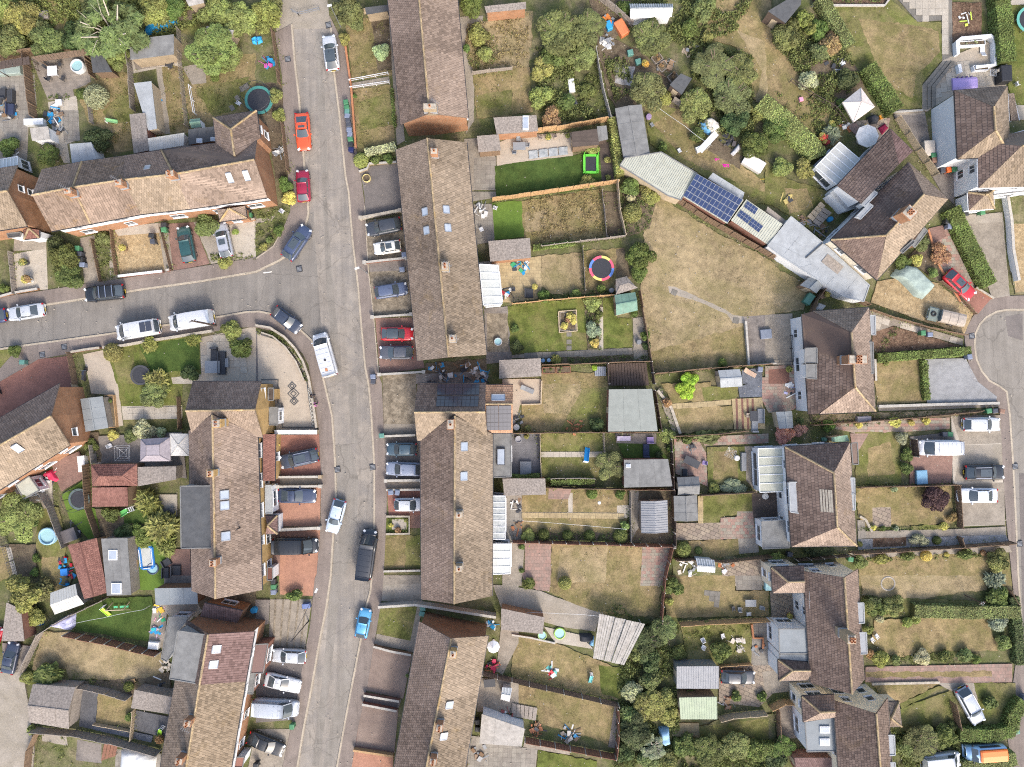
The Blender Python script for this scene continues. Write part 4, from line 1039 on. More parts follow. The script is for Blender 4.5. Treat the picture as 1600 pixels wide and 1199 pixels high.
def tarp(label,fr,poly,z,col,name='tarpaulin',cat='tarpaulin',lump=.25,fall=.5,mat='fabric'):
 """a draped sheet: fine grid over the outline, lumpy, falling to the ground at its edge"""
 from mathutils import noise
 P=PL(fr+': '+poly,z*.6);ctr=sum(P,Vector())/len(P);m=MB();rings=7;n=len(P)*5;out=[]
 for i in range(len(P)):
  for k in range(5):out.append(P[i]*(1-k/5)+P[(i+1)%len(P)]*(k/5))
 G=[]
 for r in range(rings+1):
  t=r/rings;row=[]
  for p in out:
   q=ctr+(p-ctr)*t;zz=z*(1-max(0,(t-fall)/(1-fall))**2.2)*(1-.06*t)+noise.noise(Vector((q.x*1.7,q.y*1.7,z)))*lump*(1-t*.6);row.append(Vector((q.x,q.y,max(.01,zz))))
  G.append(row)
 for r in range(rings):
  for k in range(n):m.face([G[r][k-1],G[r][k],G[r+1][k],G[r+1][k-1]]if r else[G[0][0],G[1][k],G[1][k-1]])
 return props(m.build(name,mat,None,col,smooth=True,merge=True),label,cat)
def rotary(label,fr,x,y,r,rz=0.):
 o=thing('rotary_airer',label,'clothes airer',W(x,y,0,fr),rz);R=ln(fr,r);m=MB();m.cyl((0,0,0),(0,0,1.75),.025,n=6);m.build('pole','metal_grey',o,local=True)
 for k in range(4):m=MB();a=k*math.pi/2;m.beam((0,0,1.35),(R*math.cos(a),R*math.sin(a),1.75),.03,.03);m.build('arm','metal_grey',o,local=True)
 m=MB()
 for q in(.5,.75,1):
  for k in range(4):a,b=k*math.pi/2,(k+1)*math.pi/2;z=1.35+.4*q;m.beam((R*q*math.cos(a),R*q*math.sin(a),z),(R*q*math.cos(b),R*q*math.sin(b),z),.012,.012)
 m.build('line','upvc',o,local=True);return o
def line_between(label,txt,z,mat='upvc',name='washing_line',cat='washing line',r=.012,sag=.25):
 P=PL(txt);m=MB()
 for a,b in zip(P,P[1:]):
  n=8;q=[a*(1-i/n)+b*(i/n)+Vector((0,0,z-sag*4*(i/n)*(1-i/n)))for i in range(n+1)]
  for i in range(n):m.beam(q[i],q[i+1],r*2,r*2)
 for p in(P[0],P[-1]):m.cyl((p.x,p.y,0),(p.x,p.y,z+.02),.03,n=6)
 return props(m.build(name,mat),label,cat)
def hose(label,txt,col,r=.03,name='garden_hose',cat='hose'):
 P=PL(txt,.06);m=MB();pts=[]
 for i in range(len(P)-1):
  p0,p1,p2,p3=P[max(0,i-1)],P[i],P[i+1],P[min(len(P)-1,i+2)]
  for k in range(5):t=k/5;pts.append(.5*((2*p1)+(p2-p0)*t+(2*p0-5*p1+4*p2-p3)*t*t+(3*p1-p0-3*p2+p3)*t**3))
 pts.append(P[-1])
 for a,b in zip(pts,pts[1:]):m.beam(a,b,r*2,r*2)
 return props(m.build(name,'plastic',None,col),label,cat)
def post_lamp(label,fr,x,y,tx,ty,h=5.2,mat='metal_grey',name='street_lamp'):
 """base at x,y; tx,ty is where its head shows in the photo"""
 b=W(x,y,0,fr);t=W(tx,ty,h,fr);o=thing(name,label,'street lamp',b);d=Vector((t.x-b.x,t.y-b.y,0));m=MB();m.cyl((0,0,0),(0,0,1.1),.09,n=8);m.cyl((0,0,1.1),(0,0,h),.06,.045,n=8);m.build('post',mat,o,local=True)
 m=MB();m.beam((0,0,h),(d.x,d.y,h+.1),.05,.05);m.build('arm',mat,o,local=True);m=MB();m.box((d.x,d.y,h+.1),(.55,.22,.12),math.atan2(d.y,d.x));m.build('lantern','upvc',o,local=True);return o
def pole(label,fr,x,y,h=8.,name='telegraph_pole',mat='timber_dark',r=.12,steps=True):
 o=thing(name,label,'pole',W(x,y,0,fr));m=MB();m.cyl((0,0,0),(0,0,h),r,r*.75,n=10);m.build('pole_shaft',mat,o,local=True);m=MB();m.box((0,0,h-.15),(.9,.08,.1),.4);m.build('cross_arm',mat,o,local=True)
 for k in range(6):m=MB();a=k*1.05;m.cyl((.2*math.cos(a),.2*math.sin(a),h-.1),(.2*math.cos(a),.2*math.sin(a),h+.02),.03,n=6);m.build('insulator','upvc',o,local=True)
 return o
def planks(label,fr,quad,n,z,mat,name='plank_stack',cat='planks',th=.05,jit=.03):
 """boards lying side by side, each its own part"""
 c=[tuple(map(float,k.split(',')))for k in quad.split()];P=[W(*k,z,fr)for k in c];ctr=sum(P,Vector())/4;o=thing(name,label,cat,(ctr.x,ctr.y,0))
 for i in range(n):
  s0,s1=(i+.06)/n,(i+.94)/n;m=MB();dz=Vector((0,0,random.uniform(-jit,jit)));m.slab([P[0]*(1-s0)+P[1]*s0+dz,P[0]*(1-s1)+P[1]*s1+dz,P[3]*(1-s1)+P[2]*s1+dz,P[3]*(1-s0)+P[2]*s0+dz],th);m.build('plank',mat,o)
 m=MB()
 for t in(.12,.88):m.beam(P[0]*(1-t)+P[3]*t-Vector((0,0,th+.04)),P[1]*(1-t)+P[2]*t-Vector((0,0,th+.04)),.08,.06)
 for p in P:m.box(((p+(ctr-p)*.1).x,(p+(ctr-p)*.1).y,(z-th)/2),(.08,.08,z-th))
 m.build('bearer',mat,o);return o
def planter(label,fr,quad,h,mat,plant=None,name='raised_bed',soil='soil',pk='tiny',n=4,group=None):
 c=[tuple(map(float,k.split(',')))for k in quad.split()];P=[W(*k,h,fr)for k in c];ctr=sum(P,Vector())/4;o=thing(name,label,'planter',(ctr.x,ctr.y,0),0,group)
 for i in range(4):m=MB();a,b=P[i-1],P[i];m.beam((a.x,a.y,h/2),(b.x,b.y,h/2),.08,h);m.build('side',mat,o)
 m=MB();m.prism(P,0,h-.06);m.build('earth',soil,o)
 if plant:
  for k in range(n):s,t=random.uniform(.15,.85),random.uniform(.15,.85);p=(P[0]*(1-s)+P[1]*s)*(1-t)+(P[3]*(1-s)+P[2]*s)*t;R=min((P[1]-P[0]).length,(P[2]-P[1]).length)*.3;link('plant',leaves(pk+'_%d'%random.randrange(3)),o,plant,(p.x-ctr.x,p.y-ctr.y,h-.1),random.random()*6,(R,R,R*.9))
 return o
# THE GROUND
sheet('rough_ground',[Vector((x,y,0))for x,y in((-1500,-1500),(1500,-1500),(1500,1500),(-1500,1500))],'ground',0.)
KL='F: 456,38 461,100 467,150 472,210 476,262 481,300 482,335 474,368 455,395 437,407 400,425 312,440 225,452 70,477 0,490 -90,504'
KB_='F: -90,561 0,546 32,541 172,522 345,495 385,488 405,487 425,491 450,503 470,516 487,532 496,555 505,590 519,650 524,725 525,775 520,850 517,900 510,949 500,999 487,1074 475,1136 465,1197 450,1280'
KR='F: 517,37 522,112 530,175 540,275 545,300 551,375 560,450 565,512 571,575 576,600 580,642 585,725 585,820 583,880 579,924 572,949 564,999 552,1061 540,1124 527,1197 512,1280'
KC='F: 1720,484 1600,484 1575,484 1557,487 1540,496 1530,507 1523,522 1522,540 1525,562 1533,580 1545,595 1560,603 1572,612 1577,650 1582,725 1587,825 1590,897 1595,974 1600,1030 1608,1100 1615,1280'
def cat_(*a):fr='F: ';return fr+' '.join(x.split(':')[1]for x in a)
def rev(t):f,b=t.split(':');return f+': '+' '.join(reversed(b.split()))
sheet('worn_asphalt',cat_(KL,KB_,rev(KR)),'road')
sheet('asphalt','F: 490,330 494,400 499,470 506,560 487,532 470,516 450,503 425,491 405,487 385,488 345,495 172,522 32,541 0,546 -90,561 -90,504 0,490 70,477 225,452 312,440 400,425 437,407 455,395 474,368 482,335','side_road')
sheet('patched_asphalt',KC+' 1720,1280','road')
for t in('10: 372,200 405,200 432,640 455,1190 412,1190 388,640','11: 415,0 440,0 478,560 545,1190 498,1190 440,600','12: 498,378 592,378 640,600 628,900 560,1190 470,1190 490,1000 505,700','12: 575,0 625,0 640,375 595,375','13: 470,0 535,0 470,600 395,1190 350,1190 425,560','13: 522,575 608,575 575,835 480,835','13: 490,840 560,840 480,1190 420,1190','10: 250,640 285,640 300,1190 310,1190 260,900'):
 sheet('patched_asphalt',t,'road_patch')
for t in('11: 500,250 545,250 600,900 560,900','10: 430,260 468,260 520,900 480,900','12: 640,30 690,30 735,500 720,850 660,850 655,400','13: 630,60 690,60 600,560 545,560','31: 1480,780 1590,760 1590,930 1500,900'):
 sheet('worn_asphalt' if t[0]!='3' else 'dark_tarmac',t,'road_patch')
sheet('dark_tarmac','F: 1592,740 1700,740 1700,1280 1612,1280 1600,1030','road_patch')
PV=.105
sheet('pavement',cat_(KL,'F: -90,478 0,465 187,436 262,425 400,403 427,384 445,352 454,330 450,272 445,215 441,120 430,52'),'pavement',PV)
sheet('pavement',cat_('F: 32,541 172,522 345,495 385,488 405,487 425,491 450,503 470,516 487,532 496,555 505,590 519,650 524,725 525,775 520,850 517,900 510,949 500,999 487,1074 475,1136 465,1197 450,1280','F: 425,1280 442,1197 455,1137 467,1074 476,1024 485,975 492,905 495,897 501,825 502,750 499,675 491,630 487,598 482,570 473,553 460,540 440,524 425,517 400,512 375,512 335,518 160,545 112,552 60,562 0,597 0,577'),'pavement',PV)
sheet('pavement',cat_(KR,rev('F: 515,25 540,75 547,140 555,225 562,262 570,320 576,425 584,495 592,587 597,600 600,675 605,750 604,807 600,897 596,940 585,1006 575,1069 560,1136 550,1197 535,1280')),'pavement',PV)
sheet('pavement',cat_(KC,rev('F: 1720,458 1600,462 1570,463 1547,467 1532,479 1518,497 1506,520 1508,550 1516,578 1530,602 1556,624 1562,650 1567,750 1572,817 1580,897 1583,930 1586,1039 1572,1140 1590,1280')),'pavement',PV)
for i,k in enumerate((KL,KB_,KR,KC)):strip('kerb_stone',k,.24,'kerb',-.02,.125)
for t in('F: 400,405 427,386 445,354','F: 570,322 576,425 584,495 592,587'):strip('kerb_stone',t,.12,'edging',-.02,.115)
sheet('white_line','11: 45,503 98,497 98,503 48,510','road_marking')
for lab,fr,x,y in(('square iron cover in the road at the junction','11',272,483),('dark iron cover in the pavement above the orange car','10',200,372),('dark drain cover beside the white car with black roof','10',455,160),('dark drain cover by the left kerb opposite the solar panelled roof','12',510,535),('dark drain cover by the right kerb opposite the solar panelled roof','12',730,520),('square cover in pavement beside the red imprinted drive corner','01',405,968),('dark cover in pavement at top of the red imprinted drive','01',268,1017),('dark cover in pavement by the turning circle','31',1270,900),('drain cover on far right kerb beside the black car','32',1540,515),('square cover in brick drive beside the blue tub','32',1115,510),('drain cover on the far right kerb below the parked cars','32',1568,998)):
 c=W(x,y,0,fr);m=MB();m.box((c.x,c.y,.06),(.75,.75,.14),.15);o=m.build('drain_cover','metal_dark');props(o,lab,'manhole cover')
 m=MB()
 for k in range(4):m.box((c.x,c.y-.24+.16*k,.135),(.6,.06,.02),.15)
 m.build('grating','lead',o)
sheet('dirt_track','F: 432,-60 505,-60 515,28 520,45 455,45 432,55','track')
# north-west: scrub and back gardens
sheet('mixed_grass','00: -200,-200 1440,-200 1440,110 1500,300 1120,200 1090,230 800,250 545,300 0,380 -200,420','scrub')
sheet('dry_grass','00: 300,0 400,0 420,170 320,200','lawn');sheet('soil','00: 1110,0 1300,0 1310,110 1120,130','bare_earth')
sheet('concrete','00: 0,380 180,350 235,760 180,760 170,1000 0,1000','patio');sheet('slab_grey','00: 0,470 215,460 235,750 180,750 160,880 60,880 0,800','patio');
sheet('deck_pale','00: 195,365 545,300 570,540 455,560 470,620 300,625 215,420','deck');sheet('deck_pale','00: 440,370 545,345 570,540 470,555','deck')
sheet('pale_concrete','00: 300,640 480,600 500,870 420,900 440,1020 400,1020 340,900','patio');sheet('slab_grey','00: 385,690 490,690 500,880 400,890','patio')
sheet('dry_grass','00: 470,560 640,480 830,440 850,700 810,720 830,940 720,950 690,820 560,780','lawn');sheet('mixed_grass','00: 740,600 850,590 850,700 810,760 700,780 640,700','lawn');sheet('green_grass','00: 470,560 560,540 560,600 480,620','lawn')
sheet('pale_concrete','00: 820,360 1130,330 1140,420 1000,420 1060,830 1030,840 980,430 830,460','patio');sheet('deck_pale','00: 830,370 1080,345 1090,400 850,440','deck')
sheet('dry_grass','00: 1005,420 1140,415 1180,830 1060,840','lawn');sheet('dirt_track','00: 975,420 1010,420 1065,835 1030,840','path')
sheet('dry_grass','00: 1130,420 1599,330 1599,700 1330,730 1340,800 1190,800','lawn');sheet('mixed_grass','00: 1220,560 1560,480 1440,700 1330,730','lawn')
g_=sheet('mixed_grass','00: 1420,690 1470,700 1570,510 1530,490','path');slabs(g_,'00: 1415,700 1470,705 1580,510 1530,485',.75,.6,-1.05,'slab_joint',.06)
sheet('concrete','00: 1140,420 1280,390 1290,520 1200,530','patio')
sheet('soil','10: 0,100 120,200 150,480 190,790 215,1090 120,1120 90,900 0,700','soil_bed');sheet('rough_ground','10: 0,180 110,200 130,520 0,520','garden')
# fronts along the side street
sheet('rough_ground','01: 0,360 70,360 95,620 0,640','lawn');sheet('pale_concrete','01: 80,390 290,350 300,610 100,620','patio');sheet('concrete','01: 90,295 290,300 290,360 85,370','patio')
sheet('concrete','01: 500,290 590,270 620,580 530,590','path');sheet('rough_ground','01: 590,260 710,230 740,560 640,560','garden');sheet('dirt_track','01: 680,360 715,360 735,540 690,550','path')
sheet('gravel','01: 700,225 990,195 1030,500 755,530','gravel_bed');sheet('pale_concrete','01: 705,225 990,195 995,255 740,275','path');sheet('concrete','01: 985,195 1045,195 1085,500 1030,500','path')
sheet('imprint_red','01: 1045,200 1210,190 1310,450 1085,495','driveway');sheet('block_pink','01: 1045,200 1210,190 1310,450 1085,495','driveway')
sheet('dirt_track','01: 1210,190 1600,160 1599,420 1320,450','driveway');sheet('pale_concrete','01: 1430,210 1590,180 1599,400 1470,410','driveway')
sheet('rough_ground','11: 0,110 130,95 215,60 225,150 150,310 0,400','garden');sheet('dirt_track','11: 0,170 120,150 100,180 0,200','path')
# south side of the side street
sheet('mixed_grass','01: -100,1000 130,970 130,1010 0,1105 -100,1150','lawn');sheet('imprint_red','01: -100,1260 0,1185 240,1045 440,1025 500,1260','driveway');sheet('imprint_red','02: -100,40 0,-20 440,-40 480,0 360,0 0,210 -100,250','driveway')
sheet('imprint_cream','01: 520,1015 660,985 735,1199 560,1199','patio');sheet('imprint_cream','02: 560,0 740,0 770,260 730,270 700,70 570,60','patio')
sheet('green_grass','01: 660,975 1240,890 1260,1199 730,1199','lawn');sheet('green_grass','02: 735,0 1140,0 1130,140 760,140','lawn');sheet('mixed_grass','01: 700,1010 830,970 850,1199 740,1199','lawn');sheet('lush_grass','01: 870,960 1240,900 1250,1110 950,1130','lawn')
g_=sheet('pale_concrete','02: 760,140 1140,135 1140,215 770,225','path');slabs(g_,'02: 760,140 1140,135 1140,215 770,225',.72,.8,.02,'pale_concrete',.085)
sheet('mixed_grass','02: 770,225 1140,215 1140,300 780,270','lawn')
g_=sheet('block_beige','01: 1250,910 1500,860 1599,840 1599,1199 1260,1199','patio');slabs(g_,'01: 1255,915 1560,850 1565,1130 1260,1130',.85,.85,.05,'pale_concrete',.10,cols=None)
sheet('pale_concrete','01: 1070,1160 1260,1140 1260,1199 1080,1199','patio')
sheet('dark_tarmac','11: 0,870 60,890 90,1199 0,1199','patio')
g_=sheet('imprint_cream','F: 402,520 430,528 455,545 472,568 484,598 490,640 496,672 432,672 428,640 424,600 404,598','driveway')
def band(fr,txt,w,mat,name,z=.1):P=PL(fr+': '+txt);return strip(mat,P,w,name,-.02,z)
band('F','408,523 430,530 452,547 469,570 480,598 485,640 490,668',.13,'felt_dark','drive_border');band('q','60,25 245,25 245,285 290,285 290,548 650,548',.13,'felt_dark','drive_border',.102)
band('q','255,570 690,570',.14,'felt_dark','drive_border')
for cx,cy,r in((400,95,45),(415,180,62),(422,262,45)):
 for q in(1,.5):r_=r*q;band('q','%f,%f %f,%f %f,%f %f,%f %f,%f'%(cx,cy-r_,cx+r_,cy,cx,cy+r_,cx-r_,cy,cx,cy-r_),.11,'felt_dark','drive_diamond',.1+.002*q)
band('q','590,115 635,545',.42,'slab_joint','drive_border',.101)
for k in range(11):
 x,y=592+k*4.4,130+k*40;c=W(x,y,0,'q');m=MB();m.ring((c.x,c.y,.10),.2,.035,12,4);m.build('drive_ring','white_line',kind='structure')
# red drives on the left of the street
for t,mt in(('12: 125,320 395,315 410,575 150,580','imprint_red'),('12: 140,640 405,640 400,890 150,890','imprint_terracotta'),('12: 150,910 405,900 380,1199 150,1199','imprint_terracotta'),('13: 145,0 375,0 365,130 150,120','imprint_terracotta')):sheet(mt,t,'driveway')
sheet('concrete','12: 130,585 410,580 410,630 140,640','path');sheet('block_pink','12: 100,310 150,320 150,1199 90,1199 90,600','path')
sheet('concrete','13: 90,150 350,150 305,470 80,440','driveway')
P4=PL('13: 90,150 350,150 305,470 80,440')
for k in range(5):
 s=(k+.7)/5.4;a=P4[0]*(1-s)+P4[1]*s;b=P4[3]*(1-s)+P4[2]*s;strip('old_concrete',[a,b],.18,'drive_joint',-.02,.11)
sheet('imprint_red','13: 305,550 380,545 300,760 270,760 280,640','driveway');sheet('dark_tarmac','13: 80,560 290,600 275,640 75,600','driveway');sheet('dark_tarmac','13: 60,440 300,480 270,900 0,920 0,650','driveway');sheet('concrete','13: 0,960 215,960 160,1260 -60,1260','driveway')
# drives on the right of the street
sheet('dry_grass','10: 560,130 720,110 830,110 860,470 600,500','lawn');sheet('soil','10: 720,120 850,110 860,440 760,450','soil_bed');sheet('concrete','10: 600,520 830,480 840,520 605,555','path');sheet('dry_grass','10: 600,565 840,530 870,920 640,950','lawn');sheet('mixed_grass','10: 640,640 840,580 860,780 650,820','lawn')
sheet('concrete','10: 830,110 860,120 930,880 880,910','path')
sheet('dark_tarmac','10: 650,1050 880,1020 905,1240 680,1240','driveway');sheet('dark_tarmac','11: 680,0 900,0 905,125 680,150','driveway')
sheet('old_concrete','11: 690,180 910,150 945,420 700,440','driveway');sheet('dark_concrete','11: 705,445 945,425 950,495 710,500','path');sheet('old_concrete','11: 710,500 955,490 970,765 735,780','driveway');sheet('imprint_red','11: 745,790 975,785 1055,1100 775,1140','driveway');sheet('block_pink','11: 745,790 975,785 1055,1100 775,1140','driveway')
sheet('old_concrete','12: 790,-70 1000,-70 1000,250 800,320','driveway');sheet('concrete','12: 800,250 1000,250 1010,315 800,325','path')
sheet('dark_concrete','12: 800,335 1040,330 1040,590 815,600','driveway');sheet('concrete','12: 820,605 1040,605 1040,655 820,655','path');sheet('block_pink','12: 820,665 1040,665 1040,900 940,900 960,820 830,830','driveway');sheet('imprint_red','12: 820,665 1040,665 1040,820 830,825','driveway')
sheet('green_grass','12: 815,825 960,825 960,930 815,930','garden');sheet('pale_concrete','12: 850,845 940,845 940,910 850,910','patio');sheet('mixed_grass','12: 810,945 1035,945 1035,1160 800,1160','lawn');sheet('dry_grass','12: 810,960 940,950 930,1150 805,1155','lawn')
sheet('concrete','13: 785,0 1035,0 1040,180 780,160','path');sheet('dirt_track','13: 790,55 1030,55 1030,120 790,150','path')
sheet('mixed_grass','13: 775,185 1010,180 970,410 755,365','lawn');sheet('concrete','13: 755,365 970,410 975,475 740,430','path');sheet('concrete','13: 1010,180 1045,180 980,480 950,480','path')
sheet('drive_brown','13: 730,455 975,500 920,770 690,720','driveway');sheet('dark_tarmac','13: 690,740 910,775 890,830 680,790','path');sheet('block_pink','13: 660,800 890,835 860,1110 615,1070','driveway');sheet('drive_brown','13: 660,800 890,835 865,1100 625,1060','driveway');sheet('imprint_terracotta','13: 610,1080 860,1115 850,1280 590,1280','driveway')
# gardens behind the top terrace
sheet('dirt_track','10: 1265,110 1420,100 1370,330 1360,760 1310,840 1330,740','path');sheet('straw_grass','10: 1320,150 1599,120 1599,430 1360,460 1300,300','lawn');sheet('straw_grass','20: 0,80 130,70 120,300 105,430 0,450','lawn')
sheet('dry_grass','10: 1355,470 1599,430 1599,730 1380,740','lawn');sheet('mixed_grass','10: 1370,600 1599,560 1599,720 1385,735','lawn');sheet('dry_grass','20: 0,430 110,420 130,700 0,720','lawn')
sheet('concrete','10: 1300,870 1490,860 1500,1190 1340,1190','patio');sheet('slab_grey','10: 1360,990 1500,980 1500,1190 1360,1190','patio');sheet('imprint_cream','10: 1500,900 1620,850 1620,1030 1505,1040','patio');sheet('imprint_cream','20: 0,850 370,830 380,975 0,1020','patio');sheet('slab_grey','11: 1350,0 1599,0 1599,20 1355,60','patio')
sheet('lush_grass','10: 1490,1040 1620,1020 1620,1240 1500,1240','lawn');sheet('lush_grass','20: 0,1020 380,975 440,960 560,960 560,1120 440,1190 0,1240','lawn');sheet('artificial_grass','20: 480,1040 560,1030 560,1110 480,1110','lawn')
sheet('rough_ground','20: 105,300 520,330 590,760 165,790 130,640','garden');sheet('deck_brown','20: 545,900 600,890 640,1140 560,1140','deck')
sheet('slab_grey','11: 1360,80 1480,75 1490,310 1380,330','patio');sheet('artificial_grass','11: 1475,70 1620,55 1620,290 1490,300','lawn');sheet('artificial_grass','21: 0,60 65,60 75,280 0,290','lawn')
sheet('dry_grass','21: 60,60 560,-20 590,290 130,340 110,290 75,285','lawn');sheet('straw_grass','21: 80,130 210,110 210,240 80,250','lawn');sheet('soil','21: 565,0 660,0 690,270 595,285','soil_bed')
sheet('pale_concrete','11: 1385,440 1599,420 1599,680 1420,705','patio');sheet('slab_yellow','11: 1520,440 1620,430 1620,690 1540,690','patio');sheet('slab_yellow','21: 0,430 180,400 185,600 160,670 0,690','patio')
sheet('straw_grass','21: 180,400 440,380 450,640 250,640 185,590','lawn');sheet('dry_grass','21: 445,370 690,350 740,540 640,620 450,640','lawn');sheet('soil','21: 650,360 700,350 740,530 650,540','soil_bed')
sheet('dark_concrete','11: 1425,730 1580,715 1599,1060 1440,1075','patio');sheet('old_concrete','11: 1440,760 1570,760 1580,1000 1445,1000','patio')
sheet('green_grass','11: 1570,715 1620,712 1620,1000 1590,1000','lawn');sheet('green_grass','21: 0,705 455,660 465,985 60,1005 0,1010','lawn');sheet('green_grass','21: 565,665 640,655 655,790 745,790 750,970 570,980','lawn');sheet('mixed_grass','21: 300,880 460,880 465,985 340,990','lawn')
sheet('soil','21: 450,690 560,660 560,985 475,990','soil_bed');g_=sheet('concrete','21: 0,1020 500,985 750,975 755,1015 500,1030 0,1040','path');slabs(g_,'21: 0,1010 750,975 755,1015 0,1042',.8,.75,.04,'slab_joint',.13);sheet('pale_concrete','21: 540,720 568,720 570,1000 545,1000','path')
sheet('soil','21: 190,1040 850,1015 850,1060 190,1080','soil_bed');sheet('dirt_track','21: 755,790 830,780 850,1050 760,1055','path')
g_=sheet('green_grass','21: 340,870 375,870 375,995 345,995','path')
for y in(890,938,975):c=W(356,y,0,'21');m=MB();m.box((c.x,c.y,.11),(.65,.6,.04));m.build('stepping_stone','slab_joint',g_)
sheet('soil','11: 1060,1070 1440,1040 1440,1199 1060,1199','side_passage');sheet('dark_concrete','12: 1000,-60 1440,-80 1440,0 1000,0','side_passage')
sheet('imprint_cream','22: -60,-30 180,-30 180,120 50,130 0,330 -60,330','patio');sheet('dry_grass','22: 180,-70 600,-70 600,298 60,300 60,130 185,120','lawn');sheet('straw_grass','22: 190,0 430,0 400,200 200,180','lawn');sheet('mixed_grass','22: 440,30 590,20 590,290 300,290','lawn')
sheet('deck_grey','22: -40,310 175,305 180,580 -40,590','deck');sheet('mixed_grass','22: 180,310 565,305 565,585 185,585','lawn');g_=sheet('pale_concrete','22: 180,425 565,422 565,452 180,455','path');slabs(g_,'22: 180,420 565,418 565,456 180,458',.8,.72,0,'pale_concrete',.14)
sheet('artificial_grass','22: 655,365 900,380 980,470 700,465','lawn');sheet('lush_grass','22: 655,365 900,380 980,470 700,465','lawn');sheet('dark_concrete','22: 645,310 900,310 900,375 650,370','patio')
sheet('soil','22: 200,590 520,585 520,640 230,640','soil_bed');sheet('dry_grass','22: 60,640 720,660 720,960 60,960','lawn');g_=sheet('pale_concrete','22: 60,800 720,805 720,838 60,832','path');slabs(g_,'22: 60,798 725,802 725,840 60,836',.74,.72,-.01,'slab_yellow',.14);sheet('pale_concrete','22: 350,680 378,680 378,805 352,805','path');sheet('slab_pink','22: 230,655 375,650 350,720 225,720','patio');sheet('pale_concrete','22: 655,760 730,755 730,830 655,830','patio')
sheet('dry_grass','22: 62,835 700,840 690,935 62,935','lawn');sheet('soil','22: 62,925 740,930 735,975 62,975','soil_bed');sheet('slab_grey','22: 735,665 800,665 800,975 735,975','patio');sheet('soil','22: 790,660 1000,660 1000,1000 735,990 790,900','soil_bed');sheet('slab_grey','22: -60,690 60,690 60,980 -60,980','patio')
sheet('slab_pink','22: 80,990 245,990 245,1260 80,1260','patio');sheet('slab_pink','23: 60,-20 245,-20 235,100 150,90 70,20','patio');sheet('dry_grass','22: 245,990 815,1000 800,1260 245,1260','lawn');sheet('dry_grass','23: 240,0 930,0 920,260 560,240 420,200 235,105','lawn');sheet('slab_mixed','22: 815,1005 990,1010 940,1260 800,1260','patio');sheet('straw_grass','22: 300,1020 600,1010 580,1240 280,1240','lawn');sheet('concrete','22: -60,990 80,990 60,1260 -60,1260','patio')
sheet('dirt_track','13: 1480,60 1640,60 1640,200 1530,200','path');sheet('dirt_track','23: 0,70 170,95 420,190 555,235 520,350 300,320 200,290 0,200','path')
sheet('dry_grass','23: 0,370 270,420 510,520 720,600 660,780 0,640','lawn');sheet('green_grass','23: 540,560 720,580 680,770 560,740','lawn');sheet('pale_concrete','23: 200,320 420,370 510,460 270,420','patio');sheet('concrete','13: 1530,330 1640,330 1640,420 1540,620 1500,600','patio')
sheet('dry_grass','23: 0,670 80,690 650,800 600,1060 520,1020 160,920 150,830 0,790','lawn');sheet('concrete','13: 1400,640 1640,640 1640,860 1380,850','patio');sheet('dark_concrete','23: 640,810 680,820 650,1080 600,1070','path')
sheet('green_grass','23: 160,1090 530,1160 520,1280 150,1280','lawn');sheet('concrete','23: 80,1020 360,1070 360,1120 70,1070','path');sheet('slab_grey','13: 1340,1000 1640,1040 1640,1260 1310,1260','patio');sheet('slab_grey','23: 0,1070 160,1080 140,1260 0,1260','patio')
# the big dry lawn with the bent path
sheet('straw_grass','21: 830,100 940,40 1250,240 1600,420 1640,450 1640,770 1440,790 1470,1090 880,1130 860,1000 800,610','lawn');sheet('straw_grass','31: -20,430 200,560 250,640 220,740 0,760 -20,760','lawn');sheet('dry_grass','21: 860,1000 1440,840 1470,1085 880,1125','lawn');sheet('soil','21: 690,0 800,0 900,60 860,230 720,280','soil_bed')
g_=sheet('dirt_track','21: 975,590 1020,595 1330,735 1380,770 1450,780 1450,820 1380,820 1340,765 1170,690 980,630','path');slabs(g_,'21: 975,585 1020,592 1170,660 1345,738 1345,770 1165,695 980,635',.72,.72,-.42,'slab_joint',.15,need=3);slabs(g_,'21: 1350,745 1450,780 1450,822 1375,820',.8,.8,-.2,'slab_joint',.15,need=3)
sheet('dark_concrete','21: 1445,780 1640,765 1640,1080 1465,1080','patio');sheet('concrete','31: -20,770 150,760 150,1080 -20,1080','patio')
# north-east gardens
sheet('soil','20: 520,200 820,330 1040,560 1040,700 650,680 600,600 540,330','bare_earth');sheet('ash','20: 640,400 770,420 740,540 640,520','ash_patch');sheet('mixed_grass','20: 820,640 1100,700 1240,900 1600,1190 1640,1260 1500,1280 1160,1080 930,950 860,900','lawn');sheet('dry_grass','20: 880,780 1040,680 1100,790 1300,960 1500,1080 1640,1200 1560,1199 1270,1090 1080,1000','lawn');sheet('soil','20: 1260,860 1440,980 1420,1060 1220,940','bare_earth')
sheet('dry_grass','20: 1200,0 1620,0 1620,680 1500,620 1400,300 1220,240','garden');sheet('bare' if 0 else 'straw_grass','20: 1400,190 1599,270 1599,660 1520,640 1560,450','lawn');sheet('soil','20: 480,0 740,0 740,160 600,280 520,120','bare_earth')
sheet('dry_grass','30: -20,250 200,350 350,760 480,800 440,900 300,960 0,700','garden');sheet('dry_grass','30: 0,620 180,560 400,720 330,900 200,900','lawn');sheet('soil','30: 200,380 560,380 600,560 440,760 340,560','soil_bed');sheet('mixed_grass','30: -20,1000 120,1120 380,1199 340,1280 -20,1280','lawn');sheet('mixed_grass','31: -20,-40 160,-40 260,20 420,100 330,290 150,160 -20,60','lawn');sheet('dry_grass','31: 100,-20 240,-20 280,100 130,140','lawn')
sheet('slab_pink','30: 480,780 760,740 740,860 640,920 540,840','patio');sheet('crazy_paving','30: 540,760 740,740 740,840 640,900','patio')
